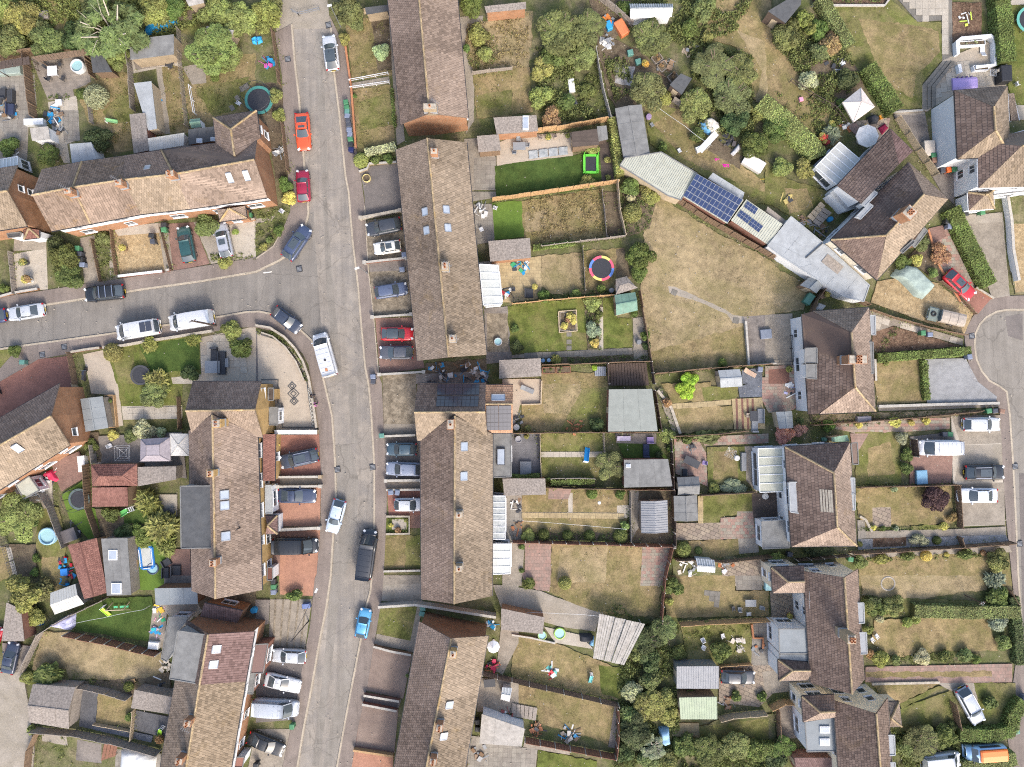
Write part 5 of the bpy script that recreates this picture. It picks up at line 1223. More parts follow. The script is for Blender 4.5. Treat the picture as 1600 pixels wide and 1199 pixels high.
sheet('mixed_grass','30: 320,40 760,0 930,140 1080,140 1085,380 960,520 960,680 760,690 560,440','lawn');sheet('dry_grass','30: 560,120 900,160 1060,200 1070,330 920,480 900,620 720,520','lawn');sheet('bark_chip','30: 270,0 740,-30 740,30 330,42','bark_bed')
g_=sheet('slab_joint','30: 760,-60 1145,-60 1150,390 1085,390 1080,130 930,140','patio');slabs(g_,'30: 755,-60 1145,-60 1150,385 1085,385 1080,135 925,140',.85,.85,0,'pale_concrete',.17,cols=None)
g_=sheet('block_beige','30: 1090,380 1400,250 1480,440 1480,560 1160,590 990,700 960,690 960,540','patio');slabs(g_,'30: 1160,380 1400,380 1400,560 1150,580 1010,680 1010,600 1100,460',.85,.6,.15,'pale_concrete',.17)
for k,t in enumerate(('30: 962,535 1085,385 1110,385 988,540 988,690 962,690','30: 990,541 1112,388 1135,390 1012,545 1012,680 990,688','30: 1014,546 1137,392 1158,395 1038,550 1038,668 1014,678')):m=MB();m.prism(PL(t),-.02,.16+.12*k);m.build('step','slab_joint',kind='structure')
sheet('bark_chip','30: 1145,20 1330,20 1330,240 1150,270','bark_bed');sheet('green_grass','30: 1470,40 1700,30 1700,660 1550,660 1500,560','lawn');sheet('pale_concrete','30: 1450,0 1700,0 1700,30 1470,35','path');sheet('pale_concrete','30: 1550,660 1700,660 1700,750 1560,750','patio')
sheet('dark_concrete','30: 780,720 975,700 1010,900 1040,1100 950,1000','driveway');sheet('dirt_track','30: 775,690 960,685 975,715 790,725','path');sheet('dark_concrete','30: 960,990 1160,1060 1160,1280 1080,1199 1020,1100','driveway')
# east: corner house front, turning head, drives
sheet('dirt_track','31: 1190,150 1460,130 1505,650 1395,665 1280,340','driveway');sheet('concrete','31: 1200,205 1460,190 1500,640 1400,660 1280,330','driveway');strip('kerb_stone','31: 1200,205 1460,190',.2,'drive_edge',-.02,.12);sheet('rough_ground','31: 1490,30 1700,30 1700,630 1540,640 1520,540','garden');sheet('gravel','31: 1510,200 1700,200 1700,620 1540,630','gravel_bed')
sheet('slab_mixed','31: 990,250 1110,220 1160,330 1290,600 1395,665 1300,760 1190,690 1060,470','driveway');sheet('block_pink','31: 1000,230 1090,210 1110,280 1010,330','patio');sheet('imprint_red','31: 1290,620 1395,660 1310,760 1220,700','driveway')
sheet('gravel','31: 680,560 800,540 1060,570 1280,760 1220,890 940,800 640,690','gravel_bed');sheet('soil','31: 780,500 900,380 1000,290 1060,470 1180,640 1060,560 880,440','soil_bed')
g_=sheet('concrete','31: 635,740 770,790 1215,920 1210,960 1000,900 780,835 690,870 640,890','path');slabs(g_,'31: 635,740 775,785 775,835 690,865 640,885',.95,.8,-.3,'pale_concrete',.17);slabs(g_,'31: 785,795 1215,915 1210,960 1000,898 785,840',.95,.75,-.28,'pale_concrete',.17)
sheet('bark_chip','31: 650,880 780,840 1000,905 1200,965 650,1010','bark_bed');sheet('dry_grass','31: 655,1050 970,1040 980,1199 660,1199','lawn');sheet('dry_grass','32: 665,-40 985,-40 985,110 680,135','lawn');sheet('grey_gravel','31: 975,1045 1230,1040 1330,1230 980,1230','driveway');sheet('block_grey','31: 975,1045 1225,1040 1280,1180 1330,1230 980,1230','driveway');sheet('block_grey','32: 985,-20 1310,-10 1425,80 1420,110 990,120','driveway')
sheet('concrete','32: 680,135 1430,110 1430,145 690,170','path');sheet('soil','32: 255,190 1300,165 1300,205 270,240','soil_bed');sheet('gravel','32: 270,195 1300,160 1300,190 300,230','gravel_bed');sheet('slab_mixed','32: 330,240 1130,210 1130,280 560,320 510,300 360,270','path')
sheet('pale_concrete','32: 1140,200 1445,195 1475,880 1185,890 1180,630 1150,620','driveway');sheet('concrete','32: 1140,200 1445,195 1455,370 1195,380 1190,350','driveway');sheet('dirt_track','32: 1200,385 1455,375 1465,600 1160,610','driveway');sheet('concrete','32: 1190,625 1470,615 1475,880 1190,885','driveway')
sheet('mixed_grass','32: 540,300 820,300 830,620 545,635','lawn');sheet('dry_grass','32: 620,400 760,360 790,560 620,580','lawn');sheet('slab_pink','32: 510,310 625,310 560,420 520,380','patio');sheet('block_pink','32: 890,335 960,335 960,440 1150,440 1140,620 880,625','driveway');sheet('dark_concrete','32: 880,330 1150,300 1160,360 960,440 890,440','driveway')
sheet('dry_grass','32: 545,650 1140,630 1150,870 600,890 560,820','lawn');sheet('crazy_paving','32: 648,772 762,768 765,890 650,890','patio');sheet('mixed_grass','32: 890,885 1075,880 1080,905 890,915','lawn');sheet('concrete','32: 560,920 1190,905 1480,890 1480,940 590,965','path');sheet('slab_grey','32: 555,850 600,850 610,960 560,970','path');sheet('grey_gravel','32: 560,970 1480,940 1500,990 560,1035','gravel_bed');sheet('bark_chip','32: 650,965 860,955 860,1010 650,1020','bark_bed');sheet('dirt_track','32: 500,1055 1500,1010 1520,1050 560,1090','path')
sheet('dry_grass','32: 560,1090 1380,1050 1500,1100 1520,1260 560,1260','lawn');sheet('straw_grass','33: 570,0 1370,0 1360,90 1220,100 880,160 600,150','lawn');sheet('dry_grass','33: 660,280 1360,240 1430,470 1060,470 780,510 640,420','lawn');sheet('mixed_grass','33: 590,130 1540,170 1540,240 600,260','garden')
g_=sheet('slab_pink','33: 605,570 1520,550 1520,665 1090,670 605,665','driveway');sheet('dry_grass','33: 605,600 1390,595 1395,630 610,635','grass_strip');sheet('dry_grass','33: 640,670 1080,670 820,800 720,760','lawn')
g_=sheet('mixed_grass','33: 820,800 1060,690 1110,690 830,830','path');slabs(g_,'33: 825,790 1050,685 1065,710 830,825',.9,.8,.48,'slab_yellow',.19,need=3);sheet('dirt_track','33: 1050,670 1280,670 1330,800 1180,740','driveway');sheet('mixed_grass','33: 760,850 1130,720 1170,920 760,990','lawn');sheet('mixed_grass','33: 1280,670 1540,670 1540,800 1460,920 1340,940','lawn')
# east gardens behind the semis
sheet('dry_grass','22: 930,0 1240,-10 1240,20 1400,20 1400,95 1000,120','lawn');sheet('mixed_grass','22: 1180,20 1410,20 1400,90 1200,110','lawn');g_=sheet('slab_yellow','22: 985,125 1365,98 1368,130 1000,155','path');slabs(g_,'22: 985,122 1368,96 1370,132 1000,158',.8,.72,.06,'slab_yellow',.19);sheet('dry_grass','22: 1005,155 1375,135 1380,280 1030,310','lawn');sheet('dirt_track','22: 900,40 930,20 1045,310 1010,320','path')
sheet('slate_chip','22: 1410,20 1560,-30 1570,80 1420,85','gravel_bed');sheet('slate_chip','21: 1430,1110 1560,1100 1560,1199 1440,1199','gravel_bed');sheet('slab_yellow','22: 1370,95 1560,85 1580,280 1385,285','patio')
for x in(1400,1435,1468,1500):sheet('block_red','22: %d,92 %d,92 %d,282 %d,283'%(x-7,x+6,x+12,x-2),'patio_strip')
sheet('slab_mixed','32: -40,-40 170,-40 180,150 110,180 0,180 -40,100','patio');sheet('slab_mixed','31: -20,1090 160,1080 170,1230 -20,1230','patio');sheet('slab_red' if 0 else 'block_red','31: 0,1110 130,1100 130,1199 0,1199','patio')
sheet('slab_mixed','22: 1010,340 1160,345 1210,430 1220,640 1020,560','patio');sheet('slab_pink','22: 1060,380 1180,370 1205,600 1100,580','patio');sheet('slab_mixed','22: 1180,330 1599,310 1599,370 1200,385','path');sheet('mixed_grass','22: 1215,395 1450,390 1460,600 1225,640','lawn');sheet('dry_grass','22: 1260,420 1400,410 1410,590 1250,600','lawn');sheet('concrete','22: 1450,390 1520,390 1530,680 1460,600','patio')
sheet('mixed_grass','22: 1190,690 1500,680 1500,800 1300,830 1290,870 1190,870','lawn');sheet('deck_brown','22: 1495,685 1640,680 1640,835 1500,835','deck');sheet('deck_brown','32: -40,680 65,680 65,825 -40,825','deck');sheet('crazy_paving','22: 1010,870 1300,865 1300,970 1010,975','patio');g_=sheet('slab_mixed','22: 1300,835 1400,830 1405,795 1500,795 1520,960 1300,970','patio');sheet('slab_yellow','22: 1160,700 1192,700 1192,870 1160,870','path')
sheet('dry_grass','22: 1100,980 1410,965 1420,1060 1300,1085 1110,1080','lawn');sheet('slab_grey','22: 1410,965 1530,960 1540,1050 1415,1060','patio');sheet('rough_ground','22: 1000,1090 1640,1070 1640,1260 1000,1260','garden');sheet('crazy_paving','22: 1300,1110 1640,1090 1640,1260 1320,1260','patio');sheet('dry_grass','23: 950,0 1390,0 1390,95 1600,95 1600,250 960,265','lawn');sheet('crazy_paving','33: 10,100 230,100 230,260 20,260','patio');sheet('slab_grey','23: 1390,0 1560,0 1560,90 1400,90','patio')
g_=sheet('dry_grass','23: 1205,90 1300,95 1290,195 1200,180','patio');slabs(g_,'23: 1200,85 1305,92 1292,200 1196,185',.7,.7,-.1,'slab_joint',.2)
sheet('mixed_grass','23: 1050,300 1500,290 1490,560 1100,560','garden');sheet('slab_grey','23: 1500,300 1640,290 1640,580 1490,600','patio');sheet('crazy_paving','23: 1290,560 1640,560 1640,720 1540,820 1290,790','patio');sheet('rough_ground','23: 1280,900 1640,860 1640,1040 1000,1020','garden');sheet('mixed_grass','23: 1160,940 1599,890 1599,1020 1170,1010','lawn');sheet('slab_yellow','23: 1000,920 1165,920 1170,1010 1000,1000','patio');sheet('concrete','33: -40,600 60,590 260,680 140,720 -20,740','patio');sheet('deck_pale','33: 55,800 195,800 210,1010 60,1020','deck');sheet('rough_ground','33: -40,1020 240,1010 240,1280 -40,1280','garden')
# south-west
sheet('dirt_track','03: -200,500 30,600 150,600 190,860 220,1100 200,1280 -200,1280','track');sheet('dark_concrete','03: 20,420 200,440 130,600 30,600','track');sheet('dry_grass','02: -100,1000 60,1020 110,1199 -100,1260','garden');sheet('mixed_grass','02: 250,760 370,770 420,1010 400,1199 260,1199 230,1000','lawn');sheet('dry_grass','02: 260,1080 400,1080 400,1199 280,1199','lawn');sheet('soil','02: 60,1000 230,1000 230,1199 100,1199','soil_bed');sheet('pale_concrete','02: 45,1020 75,1020 120,1210 90,1210','path');sheet('dry_grass','03: 280,-20 460,-20 440,70 300,120','lawn')
sheet('artificial_grass','02: 390,690 560,580 575,770 600,780 635,945 560,970 440,840','lawn');sheet('slab_pink','02: 330,490 500,420 560,570 390,670 340,560','patio');sheet('block_pink','02: 330,490 500,420 560,570 390,670 340,560','patio');sheet('pale_concrete','02: 100,600 330,600 330,760 100,760','patio');sheet('concrete','02: 120,720 330,680 340,760 240,790','patio')
strip('white_line','02: 552,785 578,965',.1,'lawn_edging',-.02,.16)
sheet('soil','02: 600,780 800,770 800,960 640,960','soil_bed');sheet('lush_grass','02: 780,780 1000,770 1000,870 780,870','lawn');sheet('pale_concrete','02: 1000,690 1110,690 1110,830 1000,830','patio');sheet('block_pink','02: 1040,1030 1190,1030 1200,1260 1040,1260','patio');sheet('artificial_grass','02: 840,960 1040,1000 1040,1260 830,1260','lawn');sheet('artificial_grass','03: 850,-20 1030,-20 1010,90 860,90','lawn');sheet('dark_concrete','02: 530,330 1140,300 1170,590 600,500','patio');sheet('soil','02: 530,300 620,300 640,490 560,480','soil_bed');sheet('dark_concrete','03: 1030,0 1200,0 1200,50 1030,50','patio')
sheet('lush_grass','03: 470,220 680,140 950,130 960,190 940,410 480,340','lawn');sheet('concrete','03: 960,190 1050,190 1030,450 930,440','patio');sheet('straw_grass','03: 270,350 440,350 1010,480 1030,600 1000,660 700,650 420,640 200,600','lawn');sheet('mixed_grass','03: 170,590 420,580 440,660 420,700 200,680','garden');sheet('soil','03: 440,660 900,640 1060,600 1070,700 830,760','soil_bed');sheet('dirt_track','03: 1000,180 1330,160 1230,260 1060,250','side_passage');sheet('soil','03: 1200,110 1600,100 1600,330 1340,330','side_passage');sheet('dark_concrete','13: 0,150 90,150 80,300 0,330','patio')
sheet('rubber_mulch','03: 520,700 620,710 600,960 500,940','gravel_bed');sheet('dry_grass','03: 620,720 820,750 850,850 835,950 605,915','lawn');sheet('rubber_mulch','03: 855,840 1060,880 1040,1010 840,960','patio');sheet('slate_chip','03: 600,920 960,1000 950,1040 590,960','gravel_bed');sheet('rough_ground','03: 250,970 480,1000 1000,1100 1010,1280 220,1280','garden');sheet('dirt_track','03: 270,980 420,990 430,1060 270,1030','patio');sheet('dark_concrete','03: 490,1020 640,1050 640,1170 480,1150','patio');sheet('slab_grey','03: 730,1080 1010,1110 1010,1280 720,1280','patio')
# HOUSES
h=house('terraced_house_row','long brown tiled terrace on the side street with white band below eave','terrace','F','230,330')
V=VV('b','RW=365,475,8 NW=475,185,5 SW=585,882,5 R1=830,385,8 N1=930,95,5 S1=1030,800,5 R2=1400,300,8 N2=1415,30,5 S2=1600,690,5 R3=00:1085,1090,8 N3=00:1010,940,5 S3=01:1190,105,5 RE=a:585,538,8 NE=a:610,335,5 SE=a:703,893,5')
roof(h,V,['RW SW S1 R1','NW RW R1 N1','R1 S1 S2 R2','N1 R1 R2 N2','R2 S2 S3 R3','N2 R2 R3 N3','R3 S3 SE RE','N3 R3 RE NE'],['tiles_ribbed','tiles_ribbed','tiles_ribbed','tiles_ribbed','tiles_tan','tiles_red_brown','tiles_pink','tiles_red_brown'],wall='brick_orange',walls={'SWS1':'render_white/brick_orange','S1S2':'render_white/brick_orange','S2S3':'render_white/brick_orange','S3SE':'render_white/brick_orange'})
V2=VV('a','NW=200,145,5 NE=603,80,5 SE=640,330,5 SW=228,400,5 A=365,255,7.2 B=400,505,7.4')
roof(h,V2,['NW NE A','NE SE B A','NW A B SW'],'tiles_red_brown',wall='brick_orange',nowall=('SESW',))
V3=VV('a','A=345,995,3.7 FL=265,1115,2.6 FR=512,1085,2.6 BR=495,970,2.6 BL=240,1010,2.6')
roof(h,V3,['BL FL A','FL FR A','FR BR A'],'tiles_pink',wall='brick_orange',over=.15,tile=(.22,.25))
for x,y in((355,705),(512,685)):skylight(h,'a',x,y,.62,1.25)
skylight(h,'00',922,1050,.7,.7)
chimney(h,'b',765,425,.8,.7,.15,9.2,6.8,1,aerial=True);chimney(h,'b',1340,330,.8,.7,.15,9.2,6.8,1,aerial=True);chimney(h,'00',1060,1085,.9,.7,.15,9.2,6.8,2)
c=h['o']
for x in(395,470,545,660):pass
h=house('end_terrace_house','brick gabled end house at left edge with two small white gable windows','house','F','0,330')
V=VV('b','NE=200,140,5 R=85,425,8 SE=310,825,5 NW=-560,256,5 RW=-675,541,8 SW=-450,941,5')
roof(h,V,['R SE SW RW','NE R RW NW'],['tiles_tan','tiles_brown'],wall='brick_orange',walls={'SESW':'brick_orange','NERR':'brick_orange'},windows=False)
V3=VV('b','A=330,850,3.8 FL=275,975,2.7 FR=445,955,2.7 BR=440,870,2.9 BL=270,870,2.9');roof(h,V3,['BL FL A','FL FR A','FR BR A'],'tiles_shed_red',wall='render_white',over=.1,tile=(.2,.22))
flatroof(h,'b: 80,910 240,895 230,945 100,960',2.6,'felt_dark','render_white')
for zx,zy in((4.6,-.0),(2.9,.0)):
 a,b=V['NE'],V['SE'];d=Vector((b.x-a.x,b.y-a.y,0)).normalized();n=Vector((d.y,-d.x,0));n=n if n.x>0 else-n;p=a*.62+b*.38;window(h['o'],Vector((p.x,p.y,zx))-n*.05,d,n,.8,.9)
glassroof(h,'b','0,160 200,150 205,35 0,70',2.3,2.9,5,'polycarbonate','upvc');
h=house('angled_terrace_house','angled house at left edge with tan roof and one-window orange brick gable','house','F','60,690')
V=VV('c','NE=560,58,5 R=478,362,8 SE=655,630,5 NW=-360,589,5 RW=-360,840,8 SW=-360,1281,5')
roof(h,V,['R SE SW RW','NE R RW NW'],['tiles_tan','tiles_red_brown'],wall='brick_orange',windows=True);skylight(h,'c',167,660,.8,1.2)
a,b=V['NE'],V['SE'];d=Vector((b.x-a.x,b.y-a.y,0)).normalized();n=Vector((-d.y,d.x,0));n=n if n.x>0 else-n;p=a*.2+b*.8;window(h['o'],Vector((p.x,p.y,3.3)),d,n,1.,.9)
flatroof(h,'c: 150,1010 275,925 370,1060 225,1140',2.4,'corrugated_cream','render_white')
h=house('ochre_brick_terrace','left hand terrace with ochre brick street front and large dark flat dormer at the back','terrace','F','355,760')
V=VV('d','NW=185,100,5 NE=828,100,5 RE=770,362,8.2 RW=118,372,8.2 SE=842,622,5 SW=180,590,5');roof(h,V,['NW NE RE RW','RW RE SE SW'],['tiles_red_brown','tiles_brown'],wall='brick_brown',walls={'NERE':'brick_ochre','RESE':'brick_ochre','NWNE':'render_white'},windows=False)
V=VV('d','NW=152,560,5 NE=795,600,5 RN=372,410,8 SW=e:180,862,5 RS=e:400,935,8 SE=e:835,853,5');roof(h,V,['NW RN RS SW','RN NE SE RS'],['tiles_red_brown','tiles_pink'],wall='brick_brown',walls={'NESE':'brick_ochre'},nowall=('NWRN','RNNE'))
chimney(h,'d',405,490,.9,.9,0,9.5,6.8,2,'brick_ochre',True);chimney(h,'d',350,960,.8,.75,0,9.2,6.8,2,'brick_ochre');chimney(h,'e',372,600,.8,.75,0,9.2,6.8,2,'brick_orange')
for f,x,y in(('d',483,1160),('e',485,60),('e',495,348)):skylight(h,f,x,y,1.0,1.0)
m=MB();p=W(598,285,7.4,'e');m.cyl((p.x,p.y,6.2),(p.x,p.y,7.4),.08,n=8);m.build('flue','metal_dark',h['o'])
flatroof(h,'d: 72,1078 372,1075 378,1200 e:'.replace(' e:','')+' 382,1655 80,1660',7.6,'felt_dark','felt_bluegrey',4.8,win=False)
V3=VV('d','BL=845,592,3.5 FL=960,592,2.6 FR=955,1028,2.6 BR=845,1028,3.5');roof(h,V3,['BL FL FR BR'],'tiles_shed_red',wall='brick_ochre',over=.12,tile=(.22,.25),ridges=False)
flatroof(h,'d: 905,340 985,340 985,505 905,505',2.6,'felt_grey','render_white');flatroof(h,'d: 895,160 945,160 945,275 895,275',2.6,'deck_brown','brick_ochre');flatroof(h,'d: 868,1070 925,1070 935,1335 868,1335',2.6,'felt_pale','render_white')
V3=VV('e','A=885,248,3.6 FL=978,155,2.6 FR=980,325,2.6 BL=865,160,2.8 BR=868,325,2.8');roof(h,V3,['BL FL A','FL FR A','FR BR A'],'tiles_purple',wall='render_white',over=.1,tile=(.22,.25))
flatroof(h,'e: 885,640 935,640 935,760 885,760',2.5,'tiles_shed_red','render_white')
a=W(828,100,0,'d');b=W(842,622,0,'d');x=a.x-.26
for y0,w_ in((230,1.9),(440,1.9)):
 y=W(0,y0,0,'d').y*.95;
 for z in(3.4,):window(h['o'],Vector((W(828,100,5,'d').x-.2,y,z)),Vector((0,1,0)),Vector((1,0,0)),w_,1.2)
h=house('white_banded_terrace','bottom left terrace with grey flat dormer, purple and tan roof halves and white front','terrace','F','330,1090')
V=VV('f','RN=410,305,8 NE=720,287,5 NW=268,212,5 R1=352,645,8 E1=660,622,5 W1=190,612,5 RS=F:281.5,1260,8 SE=F:351,1260,5 SW=F:240,1260,5')
roof(h,V,['RN NE E1 R1','R1 E1 SE RS','NW RN R1 W1','W1 R1 RS SW'],['tiles_purple','tiles_yellow','tiles_dark','tiles_brown'],wall='brick_brown',walls={'NEE1':'render_white/brick_orange','E1SE':'render_white/brick_orange'})
flatroof(h,'f: 205,282 402,310 352,640 152,605',7.5,'felt_grey','felt_bluegrey',4.8,win=False)
flatroof(h,'f: 145,190 275,190 265,215 215,275 180,420 130,490 95,470',2.8,'felt_grey','render_white')
for x,y in((465,405),(445,508)):skylight(h,'f',x,y,.9,1.0)
chimney(h,'f',268,905,.8,.7,-.2,9.2,6.6,2,'brick_orange',True);chimney(h,'f',212,1160,.8,.7,-.2,9.2,6.6,2)
flatroof(h,'f: 725,375 812,370 780,565 695,570',2.8,'tiles_purple','brick_red');flatroof(h,'f: 690,570 728,570 710,705 672,705',2.6,'felt_grey','brick_red');flatroof(h,'f: 600,1130 655,1130 640,1199 585,1199',2.6,'tiles_shed_red','render_white')
V3=VV('f','A=385,97,3.6 B=642,150,3.6 C=605,232,2.5 D=357,182,2.5');roof(h,V3,['A B C D'],'tiles_purple',wall='brick_brown',over=.1,ridges=False)
h=house('top_terrace','brown tiled terrace at top centre with orange brick gable facing the gap','terrace','F','668,90')
V=VV('F','SW=626.4,194.6,5 RS=671,177.5,8 SE=731.5,184.6,5 NW=599,-70,5 RN=648.5,-70,8 NE=708.5,-70,5');roof(h,V,['NW RN RS SW','RN NE SE RS'],['tiles_red_brown','tiles_pink'],wall='brick_orange')
chimney(h,'10',1085,665,1.5,.7,0,8.9,7,1,'brick_buff',True)
h=house('lichen_roofed_terrace','long tan tiled terrace in the centre with five roof windows and a glass lean-to behind','terrace','F','690,390')
V=VV('F','NW=618.9,234,5 RN=667.5,216.4,8 NE=729,222.6,5 SW=652.6,564,5 RS=701,558.5,8 SE=760,554.6,5');roof(h,V,['NW RN RS SW','RN NE SE RS'],['tiles_brown','tiles_tan'],wall='brick_brown')
for x,y in((1058,125),(1187,112),(1068,242),(1197,226)):skylight(h,'11',x,y,.9,.85)
chimney(h,'10',1112,945,.8,.7,0,9.2,6.8,1,'brick_orange');chimney(h,'11',1180,462,.8,.95,0,9.2,6.8,2,'brick_buff',True);chimney(h,'11',1225,915,.7,.8,0,9.1,6.8,1,'brick_buff',True)
glassroof(h,'11','1395,452 1420,708 1537,700 1512,460',2.3,3.0,5,'polycarbonate','upvc')
h=house('solar_roofed_terrace','lower centre terrace whose north end roof carries black solar panels','terrace','F','710,790')
V=VV('g','NW=105,165,5 NE=1020,165,5 RE=1012,548,8 RW=62,552,8 SE=1045,925,5 SW=100,928,5');roof(h,V,['NW NE RE RW','RW RE SE SW'],['tiles_red_brown','tiles_tan'],wall='brick_orange')
V2=VV('g','NW=145,900,5 RN=606,600,7.95 NE=1112,845,5 SW=13:1035,150,5 RS=13:1238,180,8 SE=13:1475,130,5');roof(h,V2,['NW RN RS SW','RN NE SE RS'],['tiles_red_brown','tiles_tan'],wall='brick_brown',nowall=('NWRN','RNNE'))
V3=VV('g','A=1020,188,4.9 B=1385,185,4.9 C=1382,440,6.3 D=1015,440,6.3 E=1380,828,4.9 F=1030,828,4.9');roof(h,V3,['A B C D','D C E F'],['tiles_orange','tiles_orange'],wall='brick_orange',nowall=('DA','FD'))
solar(h,'g','374,182 940,182 935,328 366,330',5,1,'solar_black',(2,3));solar(h,'g','366,345 930,345 920,488 352,485',5,1,'solar_black',(2,3));solar(h,'g','1022,458 1362,455 1360,785 1030,790',2,3,'solar_black',(3,2))
skylight(h,'g',1188,358,1.6,.85);skylight(h,'g',728,1012,1.,.9);skylight(h,'12',1297,577,1.,.9)
chimney(h,'g',548,715,.75,1.1,0,9.4,7,1,'brick_orange',lead=False);chimney(h,'12',1268,820,.7,.7,0,9.2,6.8,1,'brick_buff');chimney(h,'12',1268,1155,.7,.7,0,9.2,6.8,1,'brick_buff')
flatroof(h,'12: 1482,315 1592,312 1595,580 1485,585',2.8,'felt_grey','brick_brown');m=MB();c=W(1530,455,2.95,'12')
m.box((c.x,c.y,2.95),(1.05,2.1,.3));q=m.build('roof_lantern','metal_dark',h['o']);m=MB();m.box((c.x,c.y,3.1),(.85,1.9,.05));m.build('pane','roof_glass',q)
glassroof(h,'12','1480,700 1480,970 1556,970 1556,700',2.3,2.9,7,'dirty_glass','upvc');glassroof(h,'12','1480,1000 1480,1190 1590,1185 1590,1000',2.4,2.9,4,'polycarbonate','upvc')
h=house('bottom_terrace','terrace at bottom centre with plain brown brick gable and two roof windows','terrace','F','690,1090')
V=VV('F','NW=655,971.5,5 RN=705,997.8,8 NE=762.7,993.6,5 SW=605,1262,5 RS=654,1262,8 SE=716,1262,5');roof(h,V,['NW RN RS SW','RN NE SE RS'],['tiles_red_brown','tiles_tan'],wall='brick_brown')
for x,y in((1207,810),(1172,1005)):skylight(h,'13',x,y,.85,.95)
chimney(h,'13',1230,495,.75,.8,-.15,9.2,6.8,1,'brick_ochre');chimney(h,'13',1145,955,.75,.8,-.15,9.2,6.8,2,'brick_orange');chimney(h,'13',1105,1165,.75,.7,-.15,9.2,6.8,2,'brick_orange')
h=house('slate_hung_semi','hipped brown semi on the right with wide chimney of seven pots and white rear wall','semi','F','1310,570')
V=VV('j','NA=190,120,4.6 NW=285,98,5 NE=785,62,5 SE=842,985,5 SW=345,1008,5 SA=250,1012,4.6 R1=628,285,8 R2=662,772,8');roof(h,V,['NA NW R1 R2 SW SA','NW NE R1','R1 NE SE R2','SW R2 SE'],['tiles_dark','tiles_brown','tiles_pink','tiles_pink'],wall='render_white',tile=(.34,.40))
chimney(h,'j',690,525,2.1,1.0,0,9.9,6.3,6,'brick_orange');h['white_gutter']=1
flatroof(h,'j: 768,370 822,370 828,650 790,655',5.3,'felt_grey','brick_brown',0);flatroof(h,'j: 215,425 322,422 325,560 215,560',5.5,'felt_grey','render_white',3.5,win=True);flatroof(h,'j: 225,562 318,562 318,700 228,690',5.5,'felt_grey','render_white',3.5);flatroof(h,'j: 792,132 840,132 845,305 808,305',2.7,'lead','render_white')
h=house('pale_patched_semi','hipped semi on the right with pale replaced tile rows and two flat rear extensions','semi','F','1270,775')
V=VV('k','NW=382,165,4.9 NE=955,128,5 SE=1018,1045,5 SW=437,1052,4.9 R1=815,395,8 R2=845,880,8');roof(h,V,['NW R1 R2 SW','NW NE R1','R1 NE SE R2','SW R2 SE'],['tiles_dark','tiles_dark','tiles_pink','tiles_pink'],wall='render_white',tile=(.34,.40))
glassroof(h,'k','357,172 375,560 155,568 138,178',2.6,3.1,5,'corrugated_cream','render_white');flatroof(h,'k: 172,828 405,818 420,1062 180,1072',2.9,'felt_grey','render_white');flatroof(h,'k: 415,478 495,478 508,755 430,745',5.5,'lead','render_white',3.5);flatroof(h,'k: 958,440 1000,440 1002,580 962,580',5.3,'lead','render_white',3);flatroof(h,'k: 962,585 1003,585 1005,725 966,725',5.3,'felt_pale','render_white',3);flatroof(h,'k: 968,130 1025,125 1035,318 985,320',2.8,'tiles_dark','brick_brown')
for i,x in enumerate((705,730,755,780,800)):
 P,q=pick(h,x,640+i*2,'k');o_,u_,v_,n_=face_frame(P);m=MB();q=q+n_*.075
 m.slab([q-u_*1.35-v_*.12,q+u_*1.35-v_*.12,q+u_*1.35+v_*.1,q-u_*1.35+v_*.1],.02);m.build('pale_tile_row','stone',h['o'])
h=house('cream_gabled_semi','cream rendered semi with four pot chimney and grey flat bays facing right','semi','F','1290,980')
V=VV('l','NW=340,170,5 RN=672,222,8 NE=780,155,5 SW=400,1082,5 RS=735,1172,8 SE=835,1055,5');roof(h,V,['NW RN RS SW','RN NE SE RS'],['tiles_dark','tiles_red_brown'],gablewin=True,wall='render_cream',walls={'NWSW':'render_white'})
chimney(h,'l',735,727,.95,1.0,0,10.3,6.4,4,'brick_buff')
V2=VV('l','NW=80,140,4.9 NE=345,130,4.9 SE=352,345,4.9 SW=92,347,4.9 A=215,258,6.2 B=350,255,6.2');roof(h,V2,['NW NE B A','NW A SW','SW A B SE'],['tiles_dark','tiles_dark','tiles_pink'],wall='render_cream',nowall=('NEB','BSE'))
V2=VV('l','NW=135,892,4.6 NE=395,915,4.6 SE=402,1055,4.6 SW=142,1062,4.6 A=255,980,5.6 B=400,980,5.6');roof(h,V2,['NW NE B A','NW A SW','SW A B SE'],['tiles_dark','tiles_dark','tiles_pink'],wall='render_white',nowall=('NEB','BSE'))
flatroof(h,'l: 140,640 378,640 386,838 145,840',4.7,'felt_bluegrey','render_white');flatroof(h,'l: 146,846 386,844 390,915 150,910',4.5,'felt_bluegrey','render_white')
for t in('l: 753,430 830,428 836,592 770,595','l: 775,672 852,670 857,842 780,845'):flatroof(h,t,5.5,'lead','render_cream')
m=MB();p=W(385,405,6,'l');m.cyl((p.x,p.y,4.6),(p.x,p.y,6.4),.03,n=6);m.cyl((p.x,p.y-1,6.2),(p.x,p.y+1.1,6.2),.02,n=5);m.build('aerial','metal_grey',h['o'])
h=house('beige_gabled_semi','beige rendered house at the bottom right with dark roof and flat grey rear extension','semi','F','1330,1150')
V=VV('m','NW=785,310,5 RN=1245,455,8 NE=1370,285,5 SW=865,1500,5 RS=1322,1500,8 SE=1450,1500,5');roof(h,V,['NW RN RS SW','RN NE SE RS'],['tiles_dark','tiles_red_brown'],gablewin=True,wall='render_cream')
